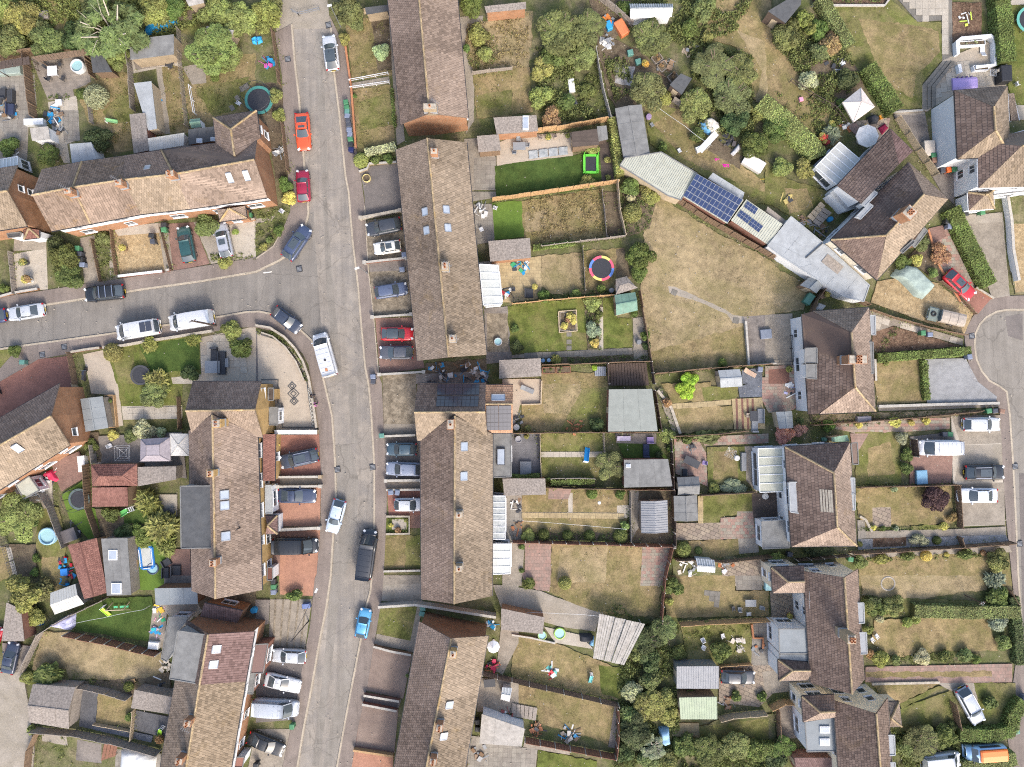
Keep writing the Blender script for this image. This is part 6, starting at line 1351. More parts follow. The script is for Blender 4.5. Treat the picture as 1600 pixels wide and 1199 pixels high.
V2=VV('m','NW=437,265,4.9 NE=790,250,4.9 SE=800,490,4.9 SW=455,545,4.9 A=640,440,6.2 B=800,432,6.2');roof(h,V2,['NW NE B A','NW A SW','SW A B SE'],['tiles_dark','tiles_dark','tiles_pink'],wall='render_cream',nowall=('NEB','BSE'))
flatroof(h,'m: 468,512 800,495 822,862 492,866',4.4,'felt_bluegrey','render_white')
for y in(632,765):c=W(690,y,4.6,'m');m=MB();m.box((c.x,c.y,4.5),(1.25,.85,.2));q=m.build('roof_window','upvc',h['o']);m=MB();m.box((c.x,c.y,4.61),(1.05,.68,.03));m.build('pane','roof_glass',q)
V3=VV('m','NW=1378,328,2.8 NE=1492,322,2.6 SE=1520,592,2.6 SW=1395,595,2.8 A=1405,505,3.9');roof(h,V3,['NW NE A','NE SE A','SE SW A'],'tiles_brown',wall='render_cream',over=.15)
for t in('m: 1337,690 1442,688 1450,905 1350,910','m: 1350,985 1450,985 1460,1200 1360,1200'):flatroof(h,t,5.5,'lead','render_cream')
h=house('white_corner_house','large white rendered corner house top right with ribbed hipped roof','house','F','1530,240')
V=VV('h','NW=258,110,5.4 NE=668,75,5.4 SE=690,620,5.4 SW=282,640,5.4 R1=562,235,8.3 R2=575,420,8.3');roof(h,V,['NW R1 R2 SW','NW NE R1','R1 NE SE R2','SW R2 SE'],['tiles_dark','tiles_brown','tiles_tan','tiles_tan'],wall='render_white',tile=(.34,.55),windows=False);h['white_gutter']=1
V=VV('h','NW=438,520,5.4 NE=1150,330,5.4 SE=1150,850,5.4 SW=445,868,5.4 A=780,540,8.2 B=1150,530,8.2');roof(h,V,['NW A SW','NW NE B A','SW A B SE'],['tiles_dark','tiles_brown','tiles_tan'],wall='render_white',tile=(.34,.40))
V=VV('h','NW=362,905,2.9 NE=560,890,2.9 SE=566,1030,2.7 SW=370,1045,2.7 A=495,922,3.8 B=520,920,3.8');roof(h,V,['NW A SW','SW A B SE','SE B NE','NW NE B A'],['tiles_dark','tiles_tan','tiles_tan','tiles_tan'],wall='render_white',over=.15)
V=VV('h','NW=680,132,4 NE=715,130,3 SE=762,340,3 SW=690,342,4');roof(h,V,['NW NE SE SW'],'tiles_brown',wall='render_white',ridges=False)
V=VV('h','A=558,905,2.8 B=860,860,2.8 C=860,890,2.8 D=560,925,2.8');flatroof(h,'h: 558,890 870,850 870,885 560,922',3.0,'render_white','render_white')
h=house('diagonal_semi','house set diagonally, dark mossy roof, four pot chimney and pale corrugated garages alongside','semi','F','1370,330')
V=VV('i','N=800,372,5 E=1102,655,5 SS=552,1287,5 WW=190,975,5 R1=915,620,8 R2=620,940,8');roof(h,V,['N R1 R2 WW','N E R1','R1 E SS R2','WW R2 SS'],['tiles_dark','tiles_brown','tiles_tan','tiles_dark'],wall='render_white',walls={'WWSS':'render_cream'},tile=(.30,.36))
V2=VV('i','A=655,110,4.6 B=240,550,4.6 C=432,690,6.1 D=722,385,6.1 E=832,282,4.6');roof(h,V2,['A B C D','A D E'],['tiles_dark','tiles_purple'],wall='render_white',nowall=('CD','DE'),ridge='felt_grey')
chimney(h,'i',808,760,1.3,1.3,-.75,10.1,6.3,4,'brick_orange')
glassroof(h,'i','415,345 240,545 70,405 258,212',2.5,3.1,5,'corrugated_white','upvc')
flatroof(h,'i: 430,690 400,720 320,745 185,610 240,575',2.6,'felt_pale','render_white',win=False);flatroof(h,'i: 832,975 848,990 750,1080 733,1062',5.4,'felt_dark','upvc',2.8,win=False);flatroof(h,'i: 920,880 945,905 845,1035 820,1010',3.2,'felt_grey','brick_brown',0,win=False)
for x,y in((525,590),(490,690)):flatroof(h,'i: %d,%d %d,%d %d,%d %d,%d'%(x,y,x+30,y+22,x-70,y+125,x-100,y+103),5.9,'lead','render_white',4.4,win=False)
h=house('flat_roofed_garage','row of joined garages under one pale grey sheet roof beside the diagonal house','garage','o','780,640')
G_=flatroof(h,'o: 505,190 832,460 660,622 838,478 900,520 1320,905 1262,1076 1060,1025 400,600 262,496',2.7,'felt_pale','render_white',win=False)
for a in('o: 370,340 590,560','o: 590,400 430,590','o: 430,510 660,630','o: 720,690 600,720','o: 800,720 760,780','o: 960,820 860,920','o: 1080,900 1130,1000 1060,1020','o: 1200,820 1060,990','o: 540,440 700,570','o: 940,860 1090,930'):
 P=PL(a,2.705);m=MB()
 for p,q in zip(P,P[1:]):m.beam(p,q,.07,.03)
 m.build('roof_seam','felt_pale',h['o'])
P=PL('o: 888,580 1055,712 990,790 823,658',2.78);m=MB();m.prism(P,2.6,2.78);m.build('roof_opening','timber_grey',h['o'])
P=PL('o: 835,468 660,622',2.8);m=MB();m.beam(P[0],P[1],.12,.14);m.build('roof_upstand','felt_dark',h['o'])
# TREES, BUSHES, HEDGES
FC={'g':((0.111,0.146,0.034),'green'),'l':((.19,.22,.062),'light green'),'y':((.225,.235,.06),'yellow-green'),'d':((0.072,0.094,0.034),'dark green'),'o':((.145,.165,.054),'olive green'),'b':((0.273,0.163,0.072),'rusty brown'),'p':((0.078,0.047,0.044),'dark purple'),'s':((0.247,0.273,0.169),'silvery'),'r':((0.468,0.221,0.169),'pink flowering'),'Y':((.43,.37,.09),'yellow'),'w':((0.351,0.364,0.195),'pale flowering'),'L':((0.286,0.416,0.019),'lime green')}
def size_word(R):return 'tiny' if R<.45 else 'small' if R<.8 else 'medium' if R<1.4 else 'large' if R<2.4 else 'very large'
def greens(txt):
 for row in txt.strip().split('\n'):
  fr,x,y,r,ck,kd,where=row.split(None,6);x,y,r=float(x),float(y),float(r);k=kd.split(':');zs=float(k[1])if len(k)>1 and k[1]else 1.;sx=float(k[2])if len(k)>2 else 1.
  col,cw=FC[ck];R=ln(fr,r);a='T' if k[0]in('T','M','W')else 'B'
  if a=='T':tree('%s %s tree %s'%(size_word(R/1.8),cw,where),fr,x,y,r,col,dict(T='big',M='mid',W='wisp')[k[0]],R*(1.25 if zs==1 else zs),'tree',sx,None,'bark_pale' if k[0]=='W' else 'bark')
  else:
   kk=dict(b='ball',s='small',t='tiny',p='palm',m='mid')[k[0]];kk='tiny' if kk=='small' and R<.5 else 'mid' if kk=='small' and R>1.9 else kk
   noun='clipped round bush' if k[0]=='b' else 'spiky plant' if k[0]=='p' else 'shrub' if R>1 else 'bush'
   bush('%s %s %s %s'%(size_word(R),cw,noun,where),fr,x,y,r,col,kk,dict(ball='round_bush',palm='spiky_plant').get(kk,'shrub' if R>1 else 'bush'),'bush',zs*(.8 if R>1 else 1),None,0,sx,0 if sx!=1 else None)
greens('''00 640 150 240 o W:1.2 with bare pale branches at the top left
00 130 110 125 y s in the scrub left of the wooden crate
00 45 250 120 o s at the left edge above the brown pergola
00 300 262 120 o s behind the slatted pergola
00 470 235 105 d s at the foot of the bare-branched tree
00 25 60 90 y s in the top left corner
00 720 350 95 l s spilling over the dark shed roof
00 620 310 90 o s below the bare-branched tree
00 960 60 115 y s above the blue sheets
00 1080 60 80 g s right of the blue sheets
00 1350 70 115 y s above the fig-green tree
00 1490 110 130 y s left of the road end
00 600 40 100 o s on the top edge of scrub
00 230 180 90 o s below the wooden crate
00 600 605 78 w b:.9 on the lawn beside the timber deck
00 500 590 40 g s left of the pale round bush
00 605 880 92 d s:1.1 by the blue-grey shed roof
00 1290 290 170 l T:1. with bright dense leaves by the concrete shed
00 1400 340 110 l M:1. joined to the bright dense tree
00 285 960 78 g M:1.3 beside the long concrete patio
00 50 905 72 g s at the left edge by the white hoops
00 1340 480 40 g t under the bright dense tree
10 60 90 110 y s at the left of the road end
10 100 30 80 o s top left of road end
10 570 60 105 o s:1 by the street lamp at the road end
10 620 140 60 o s behind the lamp post
10 555 245 45 y s on the pavement edge by white car
10 785 325 62 w s with pale blooms beside the top terrace
10 125 600 52 y s:1.2 above the pavement by the netted trampoline
10 140 720 48 y s:1.2 by the pavement fence near the orange car
10 655 1003 50 y b at the corner of hedge and tarmac bay
10 745 1000 40 g t under the pale hedge
10 830 990 38 g s at the terrace end of the hedge
10 175 1150 55 g s behind the dark red car
10 615 598 20 g t at the gate of the front lawn
10 1340 40 80 g s between the top terrace and brick outhouse
10 1390 210 80 y s in the wild grass garden
10 1430 330 55 y s lower in the wild grass garden
10 1310 300 35 g t against the top terrace
11 205 35 52 Y s at the bend by the dark red car
11 140 235 40 g s on the bend behind the navy car
11 45 340 30 y s at the kerb bend
11 90 300 30 g t on the bend bank
20 300 175 165 o M:1. left of the two beside the orange trailer
20 480 150 120 o M:1.1 right of the two beside the orange trailer
20 440 340 100 l M:1. below the pair by the trailer
20 190 440 85 y s with yellow blooms left of white bath
20 180 590 85 y s with yellow blooms lower left of white bath
20 260 350 90 g s above the white bath
20 240 730 78 b s beside the shingle roofed shed
20 330 640 70 g t below the white bath
20 480 560 60 g s right of the dark tubs
20 870 215 130 o M:1. below the old greenhouse
20 850 550 130 o M:1. above the felt shed
20 950 610 60 y s right of the felt shed tree
20 1290 395 150 o T:.9 at the left of the dense copse
20 1460 430 120 o M:1. at the right of the dense copse
20 1380 590 140 o M:.9 at the middle of the copse
20 1150 640 115 l M:1. beside the covered boat
20 1540 700 70 y s at the lower end of the copse
20 1400 770 105 d s above the black sacks
20 1520 900 100 g s right of the black sacks
20 1150 850 60 g t left of the white plank table
20 940 920 42 g t by the felt shed corner
20 1220 220 50 y t above the copse
20 1120 170 70 g s right of the old greenhouse
20 700 50 60 g s left of the old greenhouse
20 1200 40 90 o s at the top by the black summerhouse
20 480 1130 55 y s under the green trampoline
20 600 1000 28 y t on the dark deck strip
20 600 1110 24 y t low on the dark deck strip
20 350 850 25 y t by the brown flat roof
20 510 935 45 y t:1:1.6 in the bed behind green trampoline
20 740 1160 70 g s under the corrugated roof edge
20 840 1200 60 y s below the corrugated roof
30 225 115 62 y m:1.6 upright by the black summerhouse
30 272 180 45 y m:1.6 lower by the black summerhouse
30 330 190 75 g s behind the yellow-green conifers
30 390 270 90 b s behind the big top lawn
30 330 310 80 o s left of the rusty shrub
30 120 220 110 o s below the black summerhouse
30 500 500 78 d s above the square gazebo
30 255 505 72 w s above the flower bed fence
30 60 800 100 g s at the left of the white conservatory
30 90 1050 72 y s at the bottom left of white conservatory
30 225 1050 75 y s against the white conservatory
30 250 960 45 g s above the white conservatory corner
30 400 835 58 s p in the pots by the white conservatory
30 265 850 36 y s left of the silvery spiky plant
30 460 650 42 g t left of the square gazebo
30 1410 120 30 o t by the bark bed
01 395 420 108 g m:1:1. beside the row of bins
01 420 530 100 g m by the parked black car with roof bars
01 345 330 70 d s against the brick terrace
01 650 285 55 o s below the white terrace front
01 1285 215 85 o s beside the dark green estate car
01 1400 440 60 y t at the tail of the silver car
01 1470 250 28 y t right of the silver car
01 705 1003 62 y b:.8 at the lawn corner by the white vans
01 940 950 52 y p behind the left white van
01 1205 930 45 y p behind the right white van
01 1440 870 78 y s by the leaning pole
01 1500 970 82 g s right of the patio sofa
01 1190 1130 62 d s in the corner of the lush lawn
01 980 1175 72 y p below the sunken trampoline
01 85 995 45 g s on the verge at left
01 20 600 40 g t at the left edge garden
21 750 130 62 y b by the new timber fence end
21 870 25 65 y s under the pale corrugated roof
21 740 35 38 w t beside the fence end
21 800 400 98 g m:1.1 on the left edge of the big dry lawn
21 790 510 60 g s under the dense green shrub
21 505 690 62 l s above the dark shed corner
21 500 860 58 s s in the divided bed
21 545 770 34 g s in the bed by the green roofed shed
21 520 945 34 Y s at the foot of the divided bed
21 835 900 36 g s:1.4:1 along the fence of the big dry lawn
21 840 960 34 d s low on the fence of the big dry lawn
21 760 765 32 g t under the green roofed shed
21 195 650 45 g s beside the black grill
21 400 640 48 g t right of the black grill
21 555 610 42 g t below the rainbow trampoline
21 15 850 32 g s on the old patio edge
21 30 965 50 d s at the patio end of green lawn
21 275 1052 32 y p by the two blue drums
21 520 1098 28 L t above the black mesh
21 1110 1180 65 L m in the garden with yellow paths
21 1310 1068 42 g t at the foot of the big dry lawn
21 345 800 28 b t in the square flower bed
21 360 760 22 y t at the top of square flower bed
31 840 440 58 g s behind the tarpaulin
31 930 425 44 Y s beside the tarpaulin
31 950 330 60 o s in the corner house bed
31 1070 385 78 b s:.8 in front of the diagonal house
31 1030 505 40 l s between tarpaulin and red car
31 740 1070 24 y t under the clipped low hedge
31 1140 985 20 L t on the clipped low hedge
31 1100 140 22 y t at the top end of the long hedge
31 130 1110 32 y t against the white rear wall
02 85 860 170 l T:1. at the left edge by the round pool
02 200 870 45 o t beside the round pool
02 955 60 100 l m:.8 beyond the concrete slab path
02 1010 30 50 y p in the bright shrub
02 565 390 50 g s left of the spiderlike parasol frame
02 700 320 40 Y s behind the parasol frame
02 810 325 50 o s above the parasol frame
02 900 285 80 w s above the grey gazebo
02 1000 300 42 w s right above the grey gazebo
02 1115 222 22 l t by the white rear wall
02 930 740 85 y p beside the green slide
02 1000 890 105 y p below the grey pond cover
02 890 975 50 y p left of the rectangular pool
02 1030 1010 68 y p right of the rectangular pool
02 770 940 70 d s above the shed row
02 860 920 50 g s in the bed behind rectangular pool
02 680 820 62 g s in the bed by the artificial lawn
02 220 1090 32 g s:1.2 on the bed edge
02 215 1180 32 g s low on the bed edge
02 560 420 40 d s by the grey gazebo path
12 842 882 20 Y t in the small square garden
12 890 915 26 b t below the small square garden
12 940 855 18 y t at right of small square garden
22 1090 35 72 L m in front of the blue slate bed
22 610 525 105 o T:1. beside the grey felt shed
22 960 325 60 l s by the pale grey shed
22 990 400 34 g t below the light shrub on boundary
22 925 440 32 d t in the seating corner
22 500 685 38 g b on the top bed edge
22 680 690 40 g s right of the round bush on the top bed
22 705 890 40 l t:1:1 left of the ribbed shed
22 105 950 50 y s:.8 first in the row along fence
22 198 940 37 g b second in the row along the fence
22 345 945 34 g b third in the row along the fence
22 485 945 34 g b fourth in the row along the fence
22 678 950 48 g b fifth in the row along the fence
22 1070 1035 50 y b by the fence corner
22 1165 1042 26 o b right of the yellow-green one
22 1265 650 40 y s by the brown fence
22 1395 640 60 s s:.7:1.5 along the brown fence
22 90 330 22 y t on the grey deck corner
22 62 1020 26 g t at top of pink paving
22 62 1165 24 g t at the foot of pink paving
22 95 280 35 o t by the white round lid
22 1090 340 42 g t above the black table
22 1230 340 60 o t:1:1.8 on the upper border
22 230 600 26 g t by the shingle roofed store
22 480 605 30 y s left of the olive tree
22 520 250 60 d t on the dry lawn corner
22 970 120 40 b t:1:1 on the narrow border
32 100 312 72 r s left of pair behind the pale patched house
32 205 285 48 r s right of pair behind the pale patched house
32 385 260 45 g s north of the pale patched house
32 205 232 30 d t by the blue-grey shed
32 800 245 42 Y t:1:1.3 first in the path border
32 900 240 30 Y t second in the path border
32 990 235 34 Y t third in the path border
32 570 260 30 Y t by the grey box
32 835 340 46 s s at the top of lawn by white truck
32 865 440 48 g s behind the white truck
32 862 530 46 g s beside the blue tub
32 785 658 32 s t on the fence between lawns
32 1050 715 95 p m in the front lawn
32 1152 838 38 b s by the fence post
32 660 900 26 Y t by the curved step
32 715 905 24 g t second along the lawn edge
32 800 905 22 s t third along the lawn edge
32 1105 893 38 Y t:1:1.2 at the lawn corner
32 955 975 46 s s:.8:1.5 on the gravel strip
32 1055 978 28 g b on the gravel strip
32 580 1000 24 y t on the gravel strip end
32 990 1075 36 Y b on the lower border
32 720 1100 45 y t:1:1.8 on the lower border
32 870 1075 40 g t:1:1.5 on the lower border
32 1120 1065 24 Y t right of the round yellow one
32 1230 1065 45 g t:1:1.5 right on the lower border
32 1350 1060 26 b t near the big corner bush
32 580 1120 50 l s at the cream gable
32 1440 1110 80 l m at the far right corner
32 60 1085 40 y t:1:2 behind the cream gable
32 320 1040 50 d s:.7:2.2 between the two semis
03 150 110 135 y m:1.2 above the speckled shingle garage
03 215 260 75 y s right of the speckled shingle garage
03 250 90 90 o s by the white tin shed
03 310 630 100 g t:1:1.4 along the leaning fence
03 165 640 50 y s at the track corner
03 800 690 50 g t by the wooden crates
03 990 1030 42 b t by the slate patio
03 195 960 40 y t at the corner of the plank fence
03 810 890 40 g t on the small dry lawn
13 235 128 45 g t:1:1.6 above the striped drive
13 945 628 16 l t against the bottom terrace
23 100 60 52 g t by the pink paving end
23 330 50 45 y b on the dry lawn by pink paving
23 1015 70 72 g s by the red boundary fence
23 985 168 36 y t below the green boundary shrub
23 960 350 100 o T:1. top of the thicket
23 840 420 105 d M:1. left top of the thicket
23 760 470 85 o s over the ruined grey roof
23 870 540 90 d s in the middle of the thicket
23 860 650 80 o s:1.2 below the middle of the thicket
23 755 730 80 w s at the left of the thicket
23 960 770 75 l s left of the green corrugated roof
23 860 830 115 y M:1.1 low in the thicket
23 740 870 85 o s at the low left of thicket
23 970 880 75 y s by the green corrugated roof end
23 780 1000 115 d M:1. left of the blue tent
23 890 1090 90 s W:1.3 with bare pale branches near blue tent
23 710 1110 70 d s at the red fence corner
23 850 1150 80 o s on the bottom edge
23 1090 1080 85 g s right of the blue tent
23 1230 1110 110 g M:1. on the bottom hedge line
23 1400 1080 105 l M:1. right on the bottom hedge line
23 1530 1100 90 g s at the beige house corner
23 980 1160 70 o s bottom centre right
23 1050 480 60 g s by the white poles
23 1060 590 50 y t over the grey corrugated roof
23 1120 755 40 g t:1:1.6 between the corrugated roofs
23 1310 475 75 g s by the bleached branches
23 1215 312 40 y t below the new orange fence
23 1560 760 42 g t beside the stone paving
23 1400 760 45 g t by the planters
33 620 185 45 y b against the grey bay
33 790 200 82 l m on the dividing hedge
33 690 205 68 g s left on the dividing hedge
33 700 270 40 w t below the dividing hedge
33 870 290 48 y t under the dividing hedge
33 925 280 40 y t right under the dividing hedge
33 625 345 36 y s by the white chairs
33 705 520 62 y s above the double track drive
33 800 530 42 o t second above the double track drive
33 970 515 60 w s third above the double track drive
33 1110 515 60 g t fourth above the double track drive
33 1220 505 60 o t fifth above the double track drive
33 1300 530 40 g t sixth above the double track drive
33 1440 290 75 s s at the right end of lawn
33 1470 425 58 l s by the telephone cabinet
33 1440 130 78 g s at the right end of hedge
33 1420 35 62 s p in the far right border
33 640 500 40 b t against the house wall
33 980 1060 130 o T:.9 above the white caravan
33 1100 1010 90 g s above the orange camper
33 880 1080 85 o s left of the white caravan
33 1150 950 40 d s at the lawn corner by the silver car
33 100 1080 90 g M:1. behind the beige house
33 50 1150 85 d s at the bottom left of the beige house
33 330 1120 45 y s:.8:1.4 over the flat extension edge
33 1400 800 60 g t right of the silver car''')
def hd(w,txt,wd,h,ck,where,**k):hedge('%s hedge %s'%(FC[ck][1]if not w else w+' '+FC[ck][1],where),txt,wd,h,mul(FC[ck][0],1.4),**k)
hd('clipped','31: 1112,118 1345,592',2.0,1.4,'g','beside the red car drive');hd('clipped low','31: 662,1040 1240,995',1.1,1.,'g','north of the grey paved drive');hd('','31: 955,1055 965,1199 32:'.replace(' 32:','')+' 975,1300',.8,.9,'g','at the end of small dry lawn')
hd('clipped','n: 1060,70 1250,225 1440,410 1460,470',2.4,1.7,'l','running diagonally past the copse');hd('clipped','30: 595,440 770,715',1.9,1.6,'g','beside the square gazebo');hd('tall','30: 300,20 400,190 480,320',1.5,1.7,'o','left of the big top lawn');hd('tall','30: 1405,-20 1425,200 1445,425',2.0,1.8,'g','between the bark bed and trampoline lawn')
hd('narrow','20: 620,760 645,950 665,1110',1.0,1.6,'y','beside the grey felt shed');hd('pale','10: 690,965 880,925',.9,1.,'w','across the front of the tarmac bay');hd('long','33: 880,205 1200,215 1530,210',1.6,1.4,'o','between the two right hand lawns');hd('','33: 600,150 680,160',1.2,1.1,'d','at the house end of dividing hedge')
hd('','33: 1160,965 1330,975 1480,950 1490,860 1560,760',1.6,1.4,'g','round the silver car lawn');hd('','33: 1180,1175 1360,1150 1510,1115',1.7,1.3,'o','below the orange camper');hd('','33: 1500,120 1530,330 1540,540',1.2,1.2,'d','along the far right pavement');hd('','23: 1000,1040 1290,1060 1620,1060',1.6,1.5,'g','above the bottom edge garden')
hd('','22: 170,570 0,575',.5,1.5,'g','along the end of grey deck');hd('','22: 240,610 420,605 510,600',.7,1.1,'g','above the beds');hd('','10: 850,560 870,800',.4,.4,'g','along the path by the top terrace');hd('','21: 130,355 390,325',.6,1.,'g','below the wild dry lawn')
weeds('scrub',['00: -60,-60 1440,-60 1440,110 1120,200 1090,230 800,240 545,300 0,370'],36,(.19,.21,.055),.9,.16,-.16,.3,seed=3)
weeds('wild_plants',['20: 120,300 500,330 580,740 180,780','20: 560,330 700,360 760,560 640,640','20: 700,0 1500,0 1400,200 1100,300 740,150','20: 1100,250 1500,350 1500,900 1150,800','30: 0,60 420,260 560,440 480,640 250,560 60,300','30: 230,560 480,640 470,760 300,880','23: 680,300 1040,300 1040,1199 640,1199','23: 1000,1020 1640,1030 1640,1260 1000,1260','33: 760,960 1200,980 1180,1199 800,1199'],42,(.15,.17,.05),.9,.14,-.16,.5,seed=5)
weeds('long_grass',['10: 1320,140 1599,120 1599,430 1370,460 1310,320','21: 90,40 560,-10 580,280 130,330','20: 10,90 110,80 100,420 10,440'],26,(.24,.19,.085),.35,.10,-.25,.8,seed=8);weeds('weeds',['10: 1310,300 1500,220 1520,420 1340,450','23: 1060,310 1490,300 1480,550 1110,550','01: 590,260 720,240 740,540 640,560','11: 0,110 130,110 220,70 200,180 120,300 0,390','01: 1310,390 1599,380 1599,420 1330,450','30: 20,560 330,700 300,850 80,680','33: 590,150 900,170 880,240 600,260','33: 640,470 1330,490 1330,540 640,560','03: 200,590 420,580 900,650 880,690 440,690 220,690','03: 240,980 480,1010 460,1199 260,1199','32: 260,190 1290,165 1290,200 280,240'],28,(.16,.18,.05),.4,.11,-.1,1.0,seed=11)
weeds('border_plants',['21: 150,340 560,290 565,310 160,352','21: 230,645 640,610 640,640 240,670','21: 450,690 560,670 555,990 480,985','21: 190,1045 840,1020 840,1050 200,1075','22: 200,592 520,590 520,635 230,635','22: 62,925 735,930 735,972 62,972','22: 900,40 930,20 1045,300 1010,320','32: 540,900 1080,890 1080,905 600,915','32: 560,1085 1380,1045 1400,1075 600,1105','32: 280,240 700,235 700,255 300,265','22: 1000,340 1300,325 1300,350 1010,365','30: 320,-5 730,-20 730,20 340,30','11: 10,865 90,870 200,950 290,1060 330,1180 310,1180 270,1070 190,975 80,895 10,890','21: 690,10 800,40 890,60 850,240 720,270','20: 400,930 540,925 545,950 400,960','23: 660,170 760,260 640,250 560,230','12: 820,835 955,830 955,845 830,850','12: 820,905 960,905 960,928 820,928','10: 700,985 870,960 870,1010 720,1010','31: 655,1000 780,845 820,850 700,1010','00: 300,600 430,590 440,620 310,630'],44,(.13,.165,.045),.45,.10,-.2,1.5,seed=14)
weeds('lawn_clumps',['00: 660,480 830,440 850,700 720,940 690,720','00: 1010,420 1140,415 1175,830 1065,835','00: 1230,500 1560,480 1440,690 1200,780','10: 570,140 830,120 850,470 600,490','10: 610,570 840,540 860,900 650,940','10: 1360,480 1599,440 1599,720 1390,730','21: 840,110 940,50 1600,430 1600,760 1440,790 1460,1080 880,1120 800,610','22: 190,-40 590,-40 590,290 70,300','22: 250,1000 810,1010 800,1199 250,1199','23: 240,0 920,0 910,250 430,190','23: 0,380 720,600 650,760 0,630','23: 0,680 640,800 600,1050 0,800','30: 560,120 1060,200 1060,380 950,670 740,560','32: 560,660 1140,640 1140,860 610,880','32: 560,1100 1480,1090 1500,1199 570,1199','33: 580,0 1360,0 880,150 610,140','33: 670,290 1350,250 1420,460 660,420','03: 280,360 1000,480 1020,640 220,600','30: 0,280 340,740 280,880 10,640','n: 320,130 900,560 1400,830 1300,700 1000,430 600,250'],16,(.19,.18,.065),.12,.10,.02,.7,seed=21)
# CARS
S_=(.47,.49,.51);WH=(.55,.56,.57);NV=(.055,.075,.135);DG=(.05,.055,.065);BK=(.018,.02,.023);RD=(.46,.022,.03)
for row in(('white hatchback with a black roof by the top road end','hatchback','10',482,445,452,215,'hatch',WH,'black'),('bright orange coupe on the left pavement','coupe','10',283,705,300,940,'coupe',(.68,.10,.035),'sun small'),('dark red small car behind the orange coupe','hatchback','10',300,1260,288,1062,'hatch',(.30,.02,.05),''),('navy SUV parked askew on the bend','SUV','11',190,415,320,220,'suv',NV,'sun'),('dark blue hatchback nosing round the lower bend','hatchback','11',112,738,272,862,'hatch',(.04,.05,.075),''),('white van with brown roof hatch on the main street','van','11',470,1152,396,885,'van',WH,'vent'),('white minibus with two solar panels on its roof','minibus','01',1032,832,694,888,'minibus',WH,'panels'),('plain white van right of the minibus','van','01',1345,778,1048,825,'van',WH,'plain'),('black car with three pale roof bars','estate car','01',778,618,526,645,'suv',BK,'bars'),('silver saloon on the side street','saloon car','01',276,733,50,768,'saloon',S_,''),('dark navy car cut by the left edge','car','01',44,765,-190,800,'hatch',(.03,.045,.12),''),('dark green estate on the pink block drive','estate car','01',1185,438,1140,215,'estate',(.025,.075,.075),''),('silver car with dark bonnet beside the porch','estate car','01',1418,408,1372,192,'estate',(.36,.38,.42),'sun small'),('dark grey SUV nearest the stone wall drive','SUV','11',905,198,690,240,'suv',DG,''),('small cream white hatchback beside the dark grey SUV','hatchback','11',903,335,736,358,'hatch',(.72,.70,.64),'sun'),('slate blue car on the patchy concrete drive','estate car','11',742,632,945,600,'estate',(.095,.12,.19),''),('red hatchback with black roof on brick drive','hatchback','11',783,887,982,887,'hatch',RD,'black'),('dark grey hatchback beside the red hatchback','hatchback','11',980,1003,772,1003,'hatch',(.09,.095,.11),''),('dark blue SUV with roof rails on the red drive','SUV','12',388,440,152,492,'suv',(.05,.06,.085),'sun rail'),('dark navy coupe on the red drive','coupe','12',135,697,374,702,'coupe',(.05,.065,.11),''),('black van on the terracotta drive','van','12',88,1012,408,1008,'van',BK,''),('silver hatchback driving down the street','hatchback','12',527,725,470,930,'hatch',(.46,.54,.62),''),('long black van parked at the kerb','van','F',568.5,904,579,827.5,'longvan',(.022,.026,.034),''),('dark teal hatchback on grey drive','hatchback','12',1003,408,815,408,'hatch',(.055,.09,.115),''),('grey-blue car next to the teal hatchback','estate car','12',1030,535,812,528,'estate',(.22,.25,.32),''),('small white car half under the terrace eave','hatchback','12',862,755,1050,755,'hatch',WH,''),('light blue hatchback on the lower street','hatchback','13',652,392,688,210,'hatch',(.10,.34,.56),''),('silver hatchback by the striped concrete drive','hatchback','13',312,510,103,500,'hatch',S_,''),('white coupe between silver hatchback and silver van','coupe','13',55,650,278,702,'coupe',WH,''),('silver van with dark rear on the lower drive','van','13',-25,815,275,835,'van',(.38,.41,.45),''),('black saloon at the bottom of the street','saloon car','13',-48,1010,174,1100,'saloon',BK,''),('navy car beside the shingle garage','saloon car','03',45,614,88,420,'saloon',(.035,.045,.075),''),('red car just showing at the left edge','car','03',-70,470,-10,330,'hatch',(.40,.02,.03),''),('red hatchback on the corner house drive','hatchback','31',1108,495,1288,668,'hatch',RD,'sun'),('white estate nearest the green and brown bins','estate car','32',1218,253,1450,253,'estate',WH,''),('black SUV between the two white cars','SUV','32',1225,553,1478,550,'suv',BK,'sun rail'),('pale silver saloon on the concrete bay','saloon car','32',1437,697,1180,697,'saloon',(.62,.65,.69),''),('silver SUV on the far right lawn drive','SUV','33',1200,700,1325,928,'suv',(.34,.37,.42),'rail'),('dark grey car beside the grey corrugated roof','hatchback','23',1305,632,1518,640,'hatch',(.06,.065,.075),'')):
 car(row[0],row[1],row[1].lower().replace(' ','_'),*row[2:8],row[8],row[9])
car('white pickup with a ribbed white hard top','pickup','pickup_truck','32',1195,398,935,398,'van',WH,'')
o=thing('off_road_vehicle','grey-green off-road vehicle with spare wheel on bonnet and three beige canvas covers','off-roader',W(1080,785,0,'31'),math.radians(167),'parked cars');gg=(.17,.2,.17)
m=MB();m.box((1.55,0,.75),(1.3,1.45,.65));m.box((0,0,.62),(4.6,1.2,.3));m.build('body','car_paint',o,gg,local=True)
for s in(-1,1):
 m=MB();m.box((1.6,s*.78,.85),(1.25,.22,.12));m.build('wing','car_paint',o,gg,local=True)
 for x in(1.6,-1.1):wheel(o,x,s*.72,.38)
 m=MB();m.cyl((2.2,s*.5,.8),(2.27,s*.5,.8),.11,n=10);m.build('headlight','lamp_lens',o,local=True)
